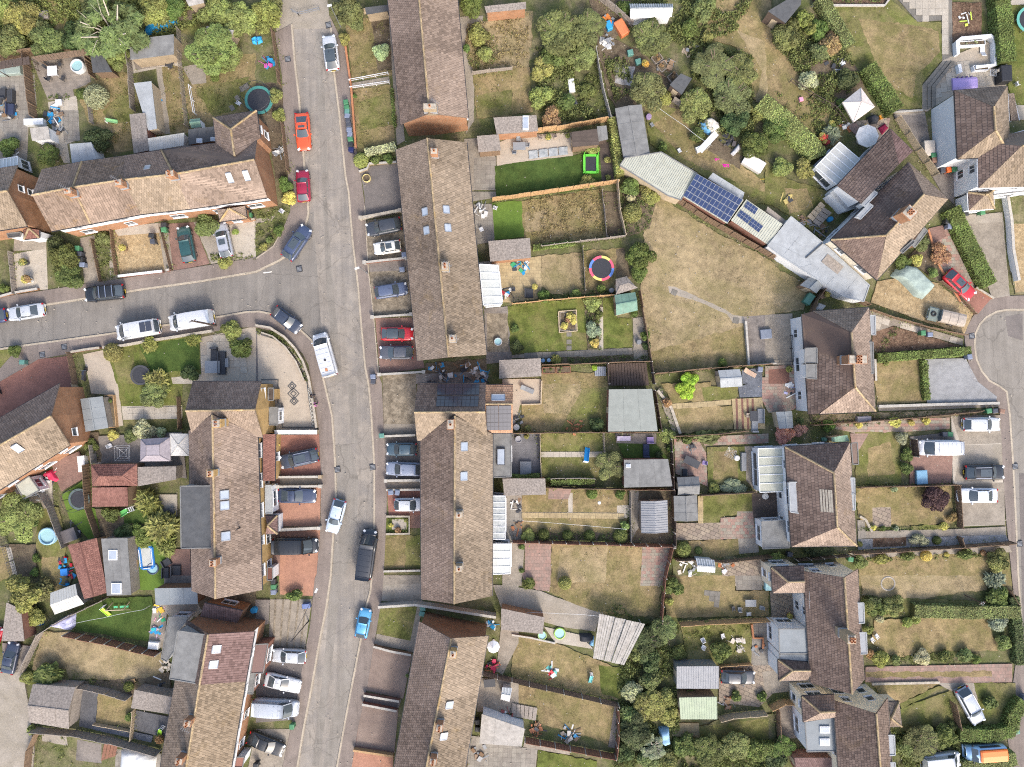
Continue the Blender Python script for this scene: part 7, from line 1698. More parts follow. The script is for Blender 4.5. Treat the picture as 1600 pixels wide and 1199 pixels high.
m=MB();m.ring((1.65,0,1.14),.26,.11,16,6);m.build('spare_wheel','tyre',o,local=True);m=MB();m.box((.85,0,1.3),(.08,1.4,.45),0,0,-.2);m.build('windscreen','car_glass',o,local=True)
for k in range(3):m=MB();m.loft([[Vector((.72-k*1.05-a,y,z))for y,z in((-.78,.6),(-.78,1.35),(-.5,1.5),(0,1.56-.05*abs(a-.5)),(.5,1.5),(.78,1.35),(.78,.6))]for a in(0,.25,.5,.75,1.0)]);m.build('canvas_cover','fabric',o,(.36,.31,.26),local=True)
o=thing('camper_van','light blue camper van with orange pop-up roof','camper',W(1325,1080,0,'33'),math.radians(184),'parked cars');bl=(.30,.47,.66)
m=MB();m.loft([[Vector((x,y*w,z*h))for y,z in((-.95,.3),(-.98,1.2),(-.85,1.85),(0,1.92),(.85,1.85),(.98,1.2),(.95,.3))]for x,w,h in((-2.3,.95,.95),(-2.1,1,1),(1.4,1,1),(1.9,.98,.72),(2.35,.95,.62),(2.45,.85,.5))]);m.build('body','car_paint',o,bl,local=True,smooth=True,merge=True)
m=MB();m.slab([(1.42,-.82,1.88),(1.42,.82,1.88),(1.95,.86,1.36),(1.95,-.86,1.36)],.03);m.build('windscreen','car_glass',o,local=True)
m=MB();m.loft([[Vector((x,y*w,z))for y,z in((-.78,1.9),(-.76,2.12+e),(-.6,2.2+e),(0,2.24+e),(.6,2.2+e),(.76,2.12+e),(.78,1.9))]for x,w,e in((-2.2,.95,-.1),(-2.05,1,0),(1.05,1,0),(1.25,.93,-.1))]);m.build('pop_up_roof','car_paint',o,(.80,.19,.035),local=True)
for s in(-1,1):
 m=MB();m.box((-.3,s*.955,1.5),(2.6,.04,.42));m.build('side_window','car_glass',o,local=True)
 for x in(-1.4,1.45):wheel(o,x,s*.82,.33)
 m=MB();m.box((1.75,s*1.08,1.3),(.12,.2,.2));m.build('mirror','metal_dark',o,local=True);m=MB();m.cyl((2.38,s*.7,.85),(2.46,s*.7,.85),.13,n=10);m.build('headlight','lamp_lens',o,local=True)
tarp('grey-green tarpaulin over a parked vehicle on the gravel','31','785,520 815,480 865,448 925,460 985,520 1055,590 1030,625 985,670 930,650 880,595 835,550',1.55,(.27,.33,.30),lump=.16,fall=.7)
car('white caravan-like van half hidden under the olive tree','van','white_van','33',960,1170,1200,1145,'van',WH,'plain')
# SHEDS, GARAGES, CANOPIES
def sheds(txt):
 for row in txt.strip().split('\n'):
  f,label=row.split(' | ');p=f.split();fr,q,z,rise,mat,wl,kind=p[:7];ax=int(p[7])if len(p)>7 else 0
  n='greenhouse' if 'greenhouse' in label else 'garage' if 'garage' in label else 'shed'
  shed(label,fr,q.replace(';',' '),float(z),float(rise),mat,None if wl=='-' else wl,ax,n,n,kind)
sheds('''00 805,250;1085,215;1085,340;815,375 2.4 .2 felt_grey brick_buff pent | grey flat roofed shed beside the bright dense tree
00 835,520;945,508;980,805;925,815 2.2 .2 felt_pale timber_pale pent 1 | long narrow pale blue-grey shed between two lawns
00 808,715;905,705;930,940;835,960 2.3 .15 shingle_grey brick_red pent | speckled grey flat roof with a tyre on it
00 925,865;1150,830;1145,910;935,945 2.4 .3 corrugated_white render_white pent | white corrugated lean-to behind the brown terrace
00 1175,810;1340,790;1350,880;1180,905 2.7 .05 felt_dark brick_orange pent | black flat roofed extension with two small roof lights
00 1185,745;1250,740;1260,795;1195,800 1.6 .3 felt_green plastic gable | small grey-green store by the black flat roof
00 1290,165;1460,190;1420,300;1280,290 2.2 .1 asbestos brick_buff pent | mottled concrete shed partly under the bright tree
00 435,900;570,890;605,1000;450,1025 2.5 .1 felt_pale render_white pent | blue-grey flat roof against the back of the brown terrace
00 185,800;300,790;312,870;200,880 2.1 .1 asbestos render_white pent | white fronted shed with a mottled grey roof
00 560,310;620,300;700,450;580,455 2. .1 felt_dark timber_brown pent | dark roofed shed beside the hot tub deck
00 1145,-30;1260,-30;1275,18;1180,40 2.2 .1 asbestos brick_buff pent | grey roof cut by the top edge left of the road
10 680,48;825,30;825,70;690,92 2. .1 felt_dark brick_buff pent | black flat roof beside the top terrace
10 1380,850;1515,840;1530,940;1390,952 2.2 .3 shingle_grey timber_brown pent | shingle roofed shed with a white window by the patio
F 771,184;838,180;841,205;776,210 2.4 .2 shingle_grey brick_orange pent | shingle roofed outhouse with a white roof light
F 757,10;822,3;822,14;760,20 2.3 .1 shingle_grey brick_orange pent | brick outhouse at the top right of the top terrace
20 735,25;1000,25;995,105;740,115 1.9 .6 dirty_glass upvc gable | old grey greenhouse near the top centre
20 372,825;530,805;545,905;378,920 2.3 .1 deck_brown timber_brown pent | dark brown flat roof behind the pale patio
20 530,790;590,785;600,870;540,885 1.8 .2 felt_grey timber_dark pent | small grey roofed store by dark flat roof
20 985,530;1055,460;1125,490;1060,592 2.2 .2 felt_dark timber_dark pent | dark roofed shed under the copse edge
30 0,70;215,-60;205,30;110,145 2.6 .3 felt_dark timber_dark pent | black summerhouse at the top by yellow conifers
n 50,90;240,62;300,420;110,440 2.4 .3 felt_grey timber_dark gable 1 | long grey felt shed above the corrugated garage
n 750,548;975,690;960,742;715,590 2.1 .1 felt_pale render_white pent | light grey roof strip behind the solar panels
n 1140,790;1270,890;1245,930;1130,825 1.9 .1 timber_grey timber_brown pent | brown boarded lean-to by the cream garage
o 600,905;700,820;850,890;770,990 1.9 .5 felt_bluegrey timber_brown gable | blue-grey gabled shed below the pale garages
F 763,377;828,372;830,403;766,409 2.3 .1 shingle_grey brick_orange pent | shingle roofed outhouse by the striped deck rubbish
21 648,545;715,528;782,600;650,642 2.0 .35 shingle_grey timber_brown hip | grey shed beside the rainbow trampoline
21 640,645;770,627;785,740;652,772 2.1 .45 felt_green timber_pale gable | shed with a bright green felt roof
F 780,563;845,560;846,588;780,592 2.3 .1 shingle_grey brick_orange pent | shingle roofed outhouse over the side passage
22 605,35;875,32;910,295;600,298 2.6 .1 felt_sage brick_red pent | large grey felt garage roof in the centre right
F 1122,579;1156,577;1160,604;1126,606 1.9 .35 felt_pale timber_grey gable | pale grey shed beside the slate bed
22 700,475;975,470;1002,640;700,648 2.6 .1 felt_grey brick_red pent | grey felt garage with a white box on its roof
F 785,748;852,748;853,773;788,775 2.3 .1 shingle_grey brick_orange pent | shingle roofed outhouse by the glass lean-tos
22 805,735;970,728;975,925;808,930 2. .5 corrugated_grey timber_grey gable 1 | ribbed grey shed with a ridge down its middle
22 1010,700;1155,695;1162,855;1015,857 2. .4 felt_grey timber_brown gable 1 | plain grey gabled shed by the crazy paving
22 1030,585;1165,578;1170,690;1035,697 2. .55 felt_grey timber_dark gable | dark grey shed with pale lower slope
22 1150,1090;1260,1100;1265,1180;1160,1172 1.8 .4 dirty_glass upvc gable | small greenhouse on the rubble patio
32 50,175;150,170;158,275;70,280 1.9 .4 felt_bluegrey timber_pale gable 1 | blue-grey shed behind the slate hung house
32 395,335;495,320;510,360;400,362 1.9 .3 felt_green timber_pale pent | green roofed store north of the pale patched house
33 165,1140;415,1140;440,1240;180,1240 2.4 .1 tiles_purple brick_red pent | red-brown roof on the bottom edge by the beige house
02 502,95;640,78;676,275;535,300 2. .5 felt_bluegrey timber_grey gable 1 | grey gabled shed beside the orange brick gable
02 570,505;856,500;858,636;578,640 2.3 .9 tiles_shed_red timber_brown hip | red tiled hipped garden room
02 575,648;795,646;800,765;576,768 2.2 .3 tiles_shed_red timber_brown pent | faded red roof below the hipped garden room
02 860,520;1100,515;1100,598;860,640 2.2 .1 shingle_grey timber_grey pent | rough grey roof with bare stems trailing over it
F 106,852;151,841;168,926;132,936 2.3 .5 tiles_shed_red timber_brown gable 1 | long red tiled shed with one pale roof light
F 158,842;199,841;205,930;167,931 2.5 .1 felt_grey timber_grey pent | grey flat roofed cabin with two square roof lights
03 318,110;470,55;525,180;345,245 2.1 .5 corrugated_white metal_grey gable | white corrugated tin shed at an angle
03 40,170;130,212;152,412;10,412 2.4 .2 shingle_grey brick_red pent | speckled shingle garage beside the navy car
03 205,680;470,700;430,960;185,920 2.3 .7 shingle_grey timber_grey gable | brown shingled shed with wide boards by the track
03 965,82;1230,78;1236,180;972,186 2.6 .1 felt_bluegrey brick_brown pent | blue-grey flat roof by the children's lawn
03 840,715;1078,762;1065,870;818,830 2.2 .15 shingle_grey timber_grey pent | grey lean-to above the slate patio
F 783,951;851,965;848,991;783,984 2.3 .1 shingle_grey brick_orange pent | pale shingle outhouse above the bottom lawn
F 753,1116;820,1139;815,1167;749,1162 2.4 .1 asbestos render_white pent | white walled outhouse with a pale speckled roof
13 1540,700;1597,705;1580,790;1530,775 1.6 .3 polycarbonate upvc gable | little white cold greenhouse by the bottom terrace
23 1030,570;1290,568;1288,710;1030,708 2.4 .25 corrugated_grey metal_grey pent | grey corrugated carport by the dark grey car
23 1045,765;1278,760;1280,900;1055,900 2.4 .25 corrugated_green timber_brown pent | pale green corrugated carport
''')
planks('ruined grey slatted shed roof beside the thicket','23','545,240 832,305 700,562 505,518',17,2.4,'asbestos','slatted_roof','shed',.04,.09)
h=house('garage','cream corrugated garage with an angled end beside the felt shed','garage','n','360,560');q='n: 85,497 122,443 380,402 637,555 520,745 430,715';flatroof(h,q,2.6,'corrugated_cream','timber_pale',win=False)
P=PL(q,2.62);m=MB();a,b,c,d=W(90,497,2.62,'n'),W(520,745,2.62,'n'),W(380,402,2.62,'n'),W(637,555,2.62,'n')
for k in range(34):
 t=k/33;u=a+(b-a)*t;v=u+(d-b)*1.0;
 if t<.36:v=u+(d-b)*(.25+.75*t/.36)
 m.beam(u+(v-u)*.03,v-(v-u)*.03,.09,.05)
m.build('rib','corrugated_cream',h['o'])
h=shed('garage roof covered by a grid of twenty-four blue solar panels','n','635,555 967,742 850,912 528,715',2.5,.5,'corrugated_cream','brick_red',0,'garage','garage','pent');P=PL('n: 635,555,3.0 967,742,3.0 850,912,2.5 528,715,2.5');solar(h,'n','632,556 962,742 852,908 535,714',6,4,'solar_blue',(2,1),plane=P,gap=.1)
h=shed('cream corrugated garage with six blue solar panels','n','990,740 1246,915 1140,1062 880,890',2.5,.35,'corrugated_cream','brick_red',0,'garage','garage','pent');P=PL('n: 990,740,2.85 1246,915,2.85 1140,1062,2.5 880,890,2.5')
for c in('995,752 1072,806 1046,850 968,796','948,815 1026,872 992,915 918,858','1030,875 1108,932 1074,978 998,920'):solar(h,'n',c,2,1,'solar_blue',(2,2),plane=P)
def fl(lab,fr,x,y,z,w,l,rz=0.,mat='roof_glass',fm='upvc'):
 c=W(x,y,z,fr);o=thing('roof_light',lab,'roof light',(c.x,c.y,z),rz);m=MB();m.box((0,0,.05),(w,l,.2));m.build('kerb',fm,o,local=True);m=MB();m.box((0,0,.16),(w*.8,l*.8,.03));m.build('pane',mat,o,local=True)
for a in(('upper square roof light on the grey cabin','02',708,1068,2.55,1.15,1.3),('lower square roof light on the grey cabin','03',730,82,2.55,1.3,1.4),('left roof light on the black flat roof','00',1248,882,2.72,.7,.55),('right roof light on the black flat roof','00',1332,872,2.72,.55,.5),('long white roof light on the shingle outhouse','20',85,770,2.55,.75,1.8),('white box on the grey felt garage','22',725,512,2.65,.6,.5)):fl(*a)
# FENCES AND WALLS
F_=dict(b=('timber_brown','brown panel fence'),r=('timber_red','red-brown panel fence'),o=('timber_orange','new orange panel fence'),g=('timber_grey','weathered grey fence'),d=('timber_dark','dark panel fence'),p=('timber_pale','pale timber fence'),c=('asbestos','concrete panel fence'))
def fences(txt):
 for row in txt.strip().split('\n'):
  k,hh,st,pts,where=row.split(' ',4);mt,nm=F_[k];fr,body=pts.split(':');n=nm.replace('panel','low panel')if float(hh)<1.1 else nm
  if st=='trellis':n=n.split()[0]+' trellis fence'
  if st=='slat':n=n.split()[0]+' slatted fence'
  fence(n+' '+where,fr+': '+body.replace(';',' '),float(hh),mt,st,'concrete_post' if k in 'rdc' else mt,2.4 if st=='slat' else 1.83,'panel_fence',random.choice((-.05,.0,.05)))
fences('''b 1.8 board 00:0,385;190,352;545,302 along the back of the terrace gardens at top left
b 1.7 board 00:190,352;240,750 between the cluttered patio and the timber deck
b 1.6 board 00:548,302;605,500 beside the hot tub
g 1.2 slat 00:575,660;590,780 left of the small round-topped shrub
g 1.5 board 00:800,250;832,440;850,700 along the long narrow shed
g 1.4 trellis 00:1130,200;1140,420;1180,800 between two dry lawns at top left
b 1.6 board 10:118,215;160,540 along the pavement by the netted trampoline
b 1.6 board 10:178,790;215,1085 along the pavement above the dark red car
b 1.0 board 01:705,225;740,520 left of the gravel garden
g 1.0 board 01:85,380;110,640 left of the pale patio at the side street
b 1.0 board 01:590,300;640,560 beside the weedy front path
b .9 slat 01:1015,230;1080,490 between gravel and pink block drive
p 1.3 slat 10:680,90;820,75 by the black flat roof
g 1.2 slat 10:1355,470;1460,455;1599,440 across the two dry gardens behind the top terrace
o 1.7 board F:803,213;870,205;948,191 behind the pale dining patio
c 1.8 board 20:520,330;560,560;612,760 right of the overgrown bath garden
g 1.7 board 20:520,-10;640,80;745,170 behind the orange trailer
g 1.6 slat 20:1000,640;1040,670;1100,700 under the copse
o 1.7 board F:770,315;850,304;965,287 below the lush green lawn
p 1.7 board F:963,287;967,330;976,370 at the end of the wild dry lawn
g 1.6 board F:845,387;905,379;975,371 below the wild dry lawn
g 1.4 slat 21:440,350;455,620 left of the rainbow trampoline
g 1.3 slat 21:560,0;590,290 inside the wild dry lawn
o 1.6 board 21:0,702;250,676;640,648 below the rainbow trampoline garden
b 1.7 board 21:790,625;825,830;862,1060 left of the big dry lawn
b 1.6 board 21:188,1082;590,1070;860,1058 along the soil border below green lawn
d 1.8 board 21:860,1062;880,1199 right of the black deck pit
d 1.8 board 21:592,1075;600,1199 left of the black deck pit
b 1.7 board 21:880,1140;1230,1105;1600,1078 below the big dry lawn
b 1.7 board 22:0,303;300,300;600,300;910,300 between the garage garden and the grey deck garden
d 1.6 board 22:880,40;925,290 right of the large grey garage roof
b 1.6 board 22:1000,325;1240,312;1450,292 below the yellow slab paths
p 1.2 board 22:175,310;182,585 at the edge of the grey deck
g 1.4 trellis 22:565,305;570,420 left of the seating corner
g 1.6 board 22:240,588;420,584;510,586 above the olive tree bed
b 1.6 board 22:215,640;500,648;1000,656 above the long garden with two paths
r 1.7 board 22:0,972;500,985;1000,1000 below the row of round bushes
d 1.7 board 22:980,340;995,650;1004,1010 on the long boundary beside grey garages
g 1.3 slat 22:730,665;735,975 left of the ribbed shed
b 1.6 board 22:1165,688;1330,678;1500,668 between the black table patio and pale shed lawn
b 1.6 board 22:1010,1085;1200,1083;1300,1098;1600,1065 above the rubble patio
r 1.9 board F:1048,852;1037,899;1031,963 between dry lawn and cream semi garden
o 1.8 board 23:1040,290;1300,275;1600,262 above the wild garden
d 1.7 slat F:755,1048;800,1058;880,1077;965,1097 between the two bottom centre lawns
r 1.8 board 23:80,1005;360,1060;640,1112 along the bottom centre lawn
r 1.8 board 23:650,805;655,960;640,1110 at the end of the bottom centre lawn
b 1.6 board 13:1330,1000;1320,1180 by the bottom terrace yard
b 1.8 board F:1035,303;1100,345;1200,402;1268,432;1319,464;1350,478 running diagonally above the big dry lawn
b 1.8 board o:850,895;720,1090;690,1199 left of the white boards
b 1.2 board 31:630,738;780,790;1000,850;1215,895 below the gravel forecourt
b .9 board 31:1065,560;1180,650;1280,765 between gravel and red car drive
p 1.5 slat 30:790,750;920,950;1025,1105 on the right of the diagonal house
b 1.5 board 32:255,255;520,235;860,210;1300,165 along the shady path under the slate hung house
b 1.5 board 32:545,642;740,635;940,632;1150,625 between the two front lawns
b 1.5 board 32:1160,625;1180,890 behind the pale silver saloon
d 1.6 board 32:885,340;900,450 behind the white pickup
b 1.6 board 32:505,1045;760,1030;1180,1005;1500,980 above the long lower lawn
b 1.5 board 32:1175,950;1195,1010 on the gravel strip
d 1.6 board 32:160,1090;480,1062 behind the two semis
g 1.7 board 02:240,590;340,760;430,1010 leaning beside the artificial lawn
b 1.6 board 02:560,500;575,770;635,945 right of the artificial lawn
g 1.6 board 02:600,380;615,490 left of the parasol frame patio
b 1.5 slat 02:1130,80;1140,280 by the white rear wall
g 1.6 trellis 02:0,890;60,1000;120,1199 in the far left garden
g 1.7 board 03:165,590;220,470;280,350 along the track by the navy car
g 1.7 board 03:280,345;380,280;480,225;680,135 above the children's lawn
r 1.8 board 03:440,350;700,400;1010,475 below the children's lawn
g 1.8 board 03:440,665;560,675;700,705;830,745 leaning below the dry lawn
g 1.8 board 03:230,945;480,965;720,1010;1010,1090 with wide boards above the white tarpaulin
b 1.6 slat 03:262,960;215,1060;200,1199 beside the track at bottom left
p 1.2 board 03:850,830;838,1010 left of the slate patio
p .9 board 03:605,915;840,960 across the slate chips
b 1.5 slat 01:455,1005;490,1199 beside the motorcycle
p 1.5 board 02:485,0;520,90 between red drive and cream patio
o 1.2 board 23:1290,555;1480,540 by the bleached branches
p 1.6 board 23:1285,880;1360,860;1570,840 below the green corrugated roof
o 1.7 board 33:0,810;80,770;195,775 curving behind the beige house
b 1.5 board 33:45,815;55,1000 left of the pale deck
b 1.4 slat 33:1480,80;1530,170 at the far right pavement
b 1.6 board 33:1130,780;1165,930 by the silver car lawn
''')
def walls(txt):
 for row in txt.strip().split('\n'):
  mt,cp,hh,w,pr,pts,label=row.split(' ',6);fr,body=pts.split(':');wall(label,fr+': '+body.replace(';',' '),float(hh),float(w),mt,cp,'garden_wall',int(pr))
walls('''stone stone .9 .3 1 11:662,172;780,150;905,125 stone wall between tarmac bay and dark grey SUV
brick_red concrete_post .8 .22 1 11:685,447;820,432;942,420 brick wall below the cream white hatchback
concrete_post concrete_post .6 .2 1 11:733,785;972,768 pale wall above the red brick drive
brick_buff concrete_post .8 .22 1 11:778,1142;1052,1125 wall below the red brick drive
brick_buff concrete_post .8 .22 0 12:805,325;1000,318 pale wall above the teal hatchback
brick_buff concrete_post .8 .25 1 12:818,600;1035,597 upper wall of the narrow path by the grey-blue car
brick_buff concrete_post .7 .22 0 12:818,658;1035,656 lower wall of the narrow path by the grey-blue car
brick_red stone .4 .2 0 12:818,825;960,825;960,932;815,935 brick edging round the small square garden
brick_red concrete_post .5 .2 0 12:800,1165;1030,1160 low wall below the front lawn by black van
brick_buff render_white 1.0 .5 0 12:132,298;395,298 broad white topped wall between cream and red drives
brick_buff concrete_post .8 .22 2 12:140,578;412,575 upper wall of the path below the navy SUV
brick_buff concrete_post .8 .22 1 12:150,637;412,634 lower wall of the path below the navy SUV
brick_buff concrete_post .9 .3 1 12:145,905;405,892 wall above the terracotta drive
concrete_post concrete_post 1.5 .25 0 13:775,178;1000,163;1160,185;1340,215;1500,240 long concrete wall north of the bottom terrace
brick_brown concrete_post .8 .22 0 13:740,432;850,462;975,485 brick wall above the bare concrete drives
brick_red concrete_post .8 .22 0 13:680,735;900,772 upper brick wall between the concrete drives
brick_red concrete_post .8 .22 0 13:670,790;885,832 lower brick wall between the concrete drives
timber_orange timber_orange .8 .2 0 13:615,1075;862,1112 orange topped wall above the last red drive
brick_buff stone .8 .22 0 F:402,509;425,513;447,527;464,545;476,565;485,590;491,625;497,668 curved pale wall round the cream patterned drive
brick_red stone .5 .12 0 F:410,520;428,526;448,543;464,565;477,595 inner brick edge of the curved flower bed
brick_red render_white .7 .25 0 01:755,532;1030,500 white topped wall in front of the gravel garden
brick_red concrete_post .6 .22 0 01:1050,495;1070,490 stub wall at the pink block drive
brick_orange concrete_post .5 .22 0 01:0,660;90,635;250,608 low orange wall at the left end of the side street
brick_red stone .7 .22 0 01:462,1002;560,985;640,975 brick wall at the motorcycle corner
stone stone .7 .25 0 01:660,975;780,962;900,940;1250,885;1340,870 low stone wall behind the two white vans
brick_red terracotta .5 .2 0 10:560,270;600,560;628,930 low red wall along the front lawns
brick_orange stone .5 .2 0 01:1430,200;1600,175 low wall in front of the orange porch
brick_buff concrete_post .5 .2 0 10:648,1080;700,1060;712,1030;880,1020 pale kerb wall round the tarmac bay
render_white concrete_post 1.0 .3 0 31:1465,40;1490,190;1500,370;1535,560 white stepped wall along the long concrete drive
brick_buff terracotta .4 .2 0 31:990,240;1060,470;1190,690 brick edge of the red car drive
render_white render_white .9 .35 0 30:1160,360;1155,280;1180,262;1365,245;1388,270;1392,425;1270,440 white wall of the sunken seating patio
render_white render_white .8 .35 0 30:1170,420;1180,470 short white wall stub by the seating patio
concrete_post concrete_post .4 .2 0 30:270,44;720,44;745,10 pale edging of the bark bed above the big lawn
brick_buff concrete_post .3 .2 0 30:775,708;960,695 low kerb below the big top lawn
stone stone 1.2 .3 0 30:1395,470;1455,435 stone topped wall by the black gate
brick_red concrete_post .6 .22 0 31:655,1045;660,1180 wall stub by the slate hung house
concrete_post concrete_post .5 .3 0 32:680,140;1060,128;1430,120 concrete edging below the grey paved drive
stone stone .4 .25 0 32:565,825;600,845;640,920 curved stone edge by the grey step
concrete_post concrete_post .7 .2 0 21:1450,810;1470,1085;1640,1070 low wall round the concrete terrace
stone stone .5 .3 0 22:905,40;990,150;1045,310 rough stone edge of the narrow border
stone stone .4 .25 0 33:640,672;1060,662 rough stone edge beside the double track drive
brick_red terracotta .5 .2 0 23:1490,300;1500,385;1560,385;1560,450 stepped brick planter wall
timber_pale timber_pale .5 .12 0 22:60,130;180,125;185,-20 timber edging round the cream patio
timber_pale timber_pale .3 .1 0 21:290,750;400,740;405,870;295,880;290,750 timber edge of the square flower bed
concrete_post concrete_post .3 .15 0 23:0,368;110,385;270,420 concrete kerb below the pale shingle outhouse
brick_orange stone .5 .2 0 31:1285,600;1395,668 brick edge at the mouth of the red car drive
''')
rail('white railing north of the narrow front path','10: 590,515 830,470',.9);rail('white railing south of the narrow front path','10: 595,560 835,525',.9);rail('metal barrier closing the top road end','10: 230,80 270,100 400,70',.8,'metal_grey');rail('black railing round the sunken terrace','31: 135,900 140,1060 0,1070',1.,'metal_dark')
rail('timber pergola posts along the flower bed fence','30: 130,520 260,610 400,690 470,780',1.3,'timber_dark','post_fence');rail('white painted frame beside the long swing','00: 1200,550 1230,720',1.1,'upvc','frame_rail')
r=random.Random(4);V=[];F=[];vals=[]
for poly in EDGE:
 ph=r.random()*9
 for a,b in zip(poly,poly[1:]):
  d=b-a;L=d.length;n=Vector((-d.y,d.x,0)).normalized()
  for _ in range(int(L*26)):
   s=r.random()*L
   if math.sin(s*.9+ph)+.7*math.sin(s*2.3+ph*2)<-.25:continue
   c=a+d*(s/L)+n*r.gauss(0,.33);c.z=.08+abs(r.gauss(0,.14));e=Vector((r.gauss(0,1),r.gauss(0,1),r.gauss(0,.5))).normalized();g=e.cross(Vector((r.gauss(0,.5),r.gauss(0,.5),1))).normalized();k=r.uniform(.05,.13);i=len(V)
   V+=[tuple(c-e*k),tuple(c-g*k*.6),tuple(c+e*k),tuple(c+g*k*.6)];F.append((i,i+1,i+2,i+3));vals.append(r.random())
me=bpy.data.meshes.new('edge_weeds');me.from_pydata(V,[],F);at=me.attributes.new('rnd','FLOAT','FACE');at.data.foreach_set('value',vals);me.materials.append(M['foliage']);link('edge_weeds',me,None,(.17,.185,.06))['kind']='stuff'
m=MB()
for _ in range(1800):m.box((r.uniform(-66,66),r.uniform(-50,50),.14+r.random()*.05),(r.uniform(.05,.2),r.uniform(.04,.12),.04),r.random()*3)
m.build('litter','stone',kind='stuff')
# BINS
BC={'g':(GB,'green'),'k':(KB,'black'),'b':(BB,'blue-grey'),'d':(DB,'dark grey'),'t':(TB,'teal'),'n':(NB,'navy'),'w':((.22,.13,.09),'brown'),'o':((.75,.16,.04),'orange')}
for row in '''10 572 658 g|first from the top in the pavement row
10 577 690 g|second from the top in the pavement row
10 579 715 t|third from the top in the pavement row
10 581 742 b|fourth from the top in the pavement row
10 585 770 d|fifth from the top in the pavement row
10 590 798 d|sixth from the top in the pavement row
10 592 828 b|seventh from the top in the pavement row
10 596 857 b|eighth from the top in the pavement row
10 600 886 g|ninth from the top in the pavement row
10 600 918 k|tenth from the top in the pavement row
10 604 950 n|last in the pavement row beside the round bush
11 932 402 b|against the terrace by cream hatchback
11 920 492 b|against the terrace by slate blue car
11 740 1155 b|upper of two on the pavement edge
11 740 1185 d|lower of two on the pavement edge
12 793 320 t|on the pavement below the patchy drive
12 850 672 b|left of pair behind the low path wall
12 890 672 b|right of pair behind the low path wall
13 1047 192 t|upper of pair by the bottom terrace gable
13 1042 226 t|lower of pair by the bottom terrace gable
13 122 28 k|top of the three by the ochre terrace
13 124 60 g|middle of the three by the ochre terrace
13 124 93 b|bottom of the three by the ochre terrace
13 238 925 g|below the silver van
13 15 1165 k|bottom corner by the black saloon
01 510 362 g|top of the four beside the big green bush
01 522 395 d|second of the four beside the big green bush
01 530 430 k|third of the four beside the big green bush
01 540 462 b|lowest of the four beside the big green bush
01 1045 215 k|upper of pair left of the green estate
01 1045 245 g|lower of pair left of the green estate
01 968 282 k|upper of pair on the gravel garden
01 975 318 d|lower of pair on the gravel garden
01 1562 120 k|behind the tiled porch
01 1572 155 g|below the black one behind the tiled porch
01 170 1065 t|lying at the red drive edge
02 0 50 k|at the left edge by red drive
31 1095 195 k|by the front of the diagonal house
31 1108 225 b|below the black one by the diagonal house
31 942 885 g|left of pair in the brick bin bay
31 985 895 b|right of pair in the brick bin bay
31 1230 1032 b|where the clipped hedge meets the pavement
31 1208 145 k|left by the corner house porch
31 1310 138 g|right by the corner house porch
30 1008 985 g|upper by the white corner house wall
30 1012 1015 w|lower by the white corner house wall
30 1065 1078 d|left of the three under the white wall
30 1102 1075 o|middle of the three under the white wall
30 1136 1073 g|right of the three under the white wall
32 1350 167 g|left of three by the white estate
32 1388 167 d|middle of three by the white estate
32 1430 168 w|right of three by the white estate
32 1078 312 d|left of pair by the white pickup
32 1110 312 g|right of pair by the white pickup
32 495 1085 g|behind the cream gable
32 120 1055 d|between the semis
33 165 740 d|behind the beige house corner
33 1522 955 t|on the far right pavement by the hedge
33 1575 497 t|on the far right kerb by the lawn
33 1578 748 b|on the far right road near the drive
21 1535 1110 b|by the white rear house wall
13 1385 895 k|by the bottom terrace back door
13 1385 940 k|below the one by the bottom terrace back door'''.split('\n'):
 p,w=row.split('|');fr,x,y,c=p.split();wbin('%s wheelie bin %s'%(BC[c][1],w),fr,float(x),float(y),BC[c][0],random.choice((0,3.14,1.57))+random.uniform(-.2,.2))
# STREET THINGS
post_lamp('slim street lamp leaning over the top road end','10',530,170,460,38);post_lamp('street lamp between terraces on the right pavement','11',700,512,632,478,5.,);post_lamp('tall lamp post beside the striped drive','13',330,285,378,95,7.5,'metal_dark')
pole('brown telegraph pole by the yellow-green shrub','01',1350,835,7.,r=.14);pole('thin timber pole on the far right verge','33',1230,125,3.5,r=.07);pole('leaning post in the wild garden','23',1075,530,2.5,r=.05)
line_between('long wire across the north-east garden','n: 205,30 520,260 700,390',2.2);line_between('washing line over the long garden','22: 65,838 700,890',1.9);line_between("washing line across the children's lawn",'03: 480,280 700,235 945,185',2.0);line_between('washing line behind the dry centre garden','23: 60,205 300,210 560,228',2.);hose('yellow hose winding through the north-east garden','n: 330,150 470,290 600,410 780,520 1000,590 1230,600 1300,680 1400,700 1380,800 1440,840',(.55,.42,.05))
# TRAMPOLINES AND POOLS
trampoline('rainbow edged trampoline on the dry garden','21',555,483,78,(.5,.1,.15),False,[(.62,.10,.16),(.66,.55,.16),(.62,.10,.16),(.10,.20,.50)]);trampoline('teal edged netted trampoline behind the north terrace','10',30,640,88,(.06,.22,.19));trampoline('teal trampoline cut by the right edge','30',1610,140,82,(.12,.36,.30),False)
trampoline('netted trampoline with dark pad on artificial lawn','02',515,715,66,(.10,.13,.13));trampoline('black trampoline set in the lush front lawn','01',895,1145,62,(.06,.06,.065),False)
o=thing('trampoline','lime green square toddler trampoline','trampoline',W(490,1030,0,'20'));m=MB()
for s in(-1,1):m.box((s*.85,0,.35),(.3,2.4,.25));m.box((0,s*1.1,.35),(1.5,.3,.25))
m.build('frame','plastic',o,(.12,.5,.05),local=True);m=MB();m.box((0,0,.36),(1.45,1.95,.04));m.build('mat','metal_dark',o,local=True)
for x in(-.9,.9):
 for y in(-1.1,1.1):m=MB();m.cyl((x,y,0),(x,y,1.6),.05,n=6);m.build('net_pole','plastic',o,(.12,.5,.05),local=True)
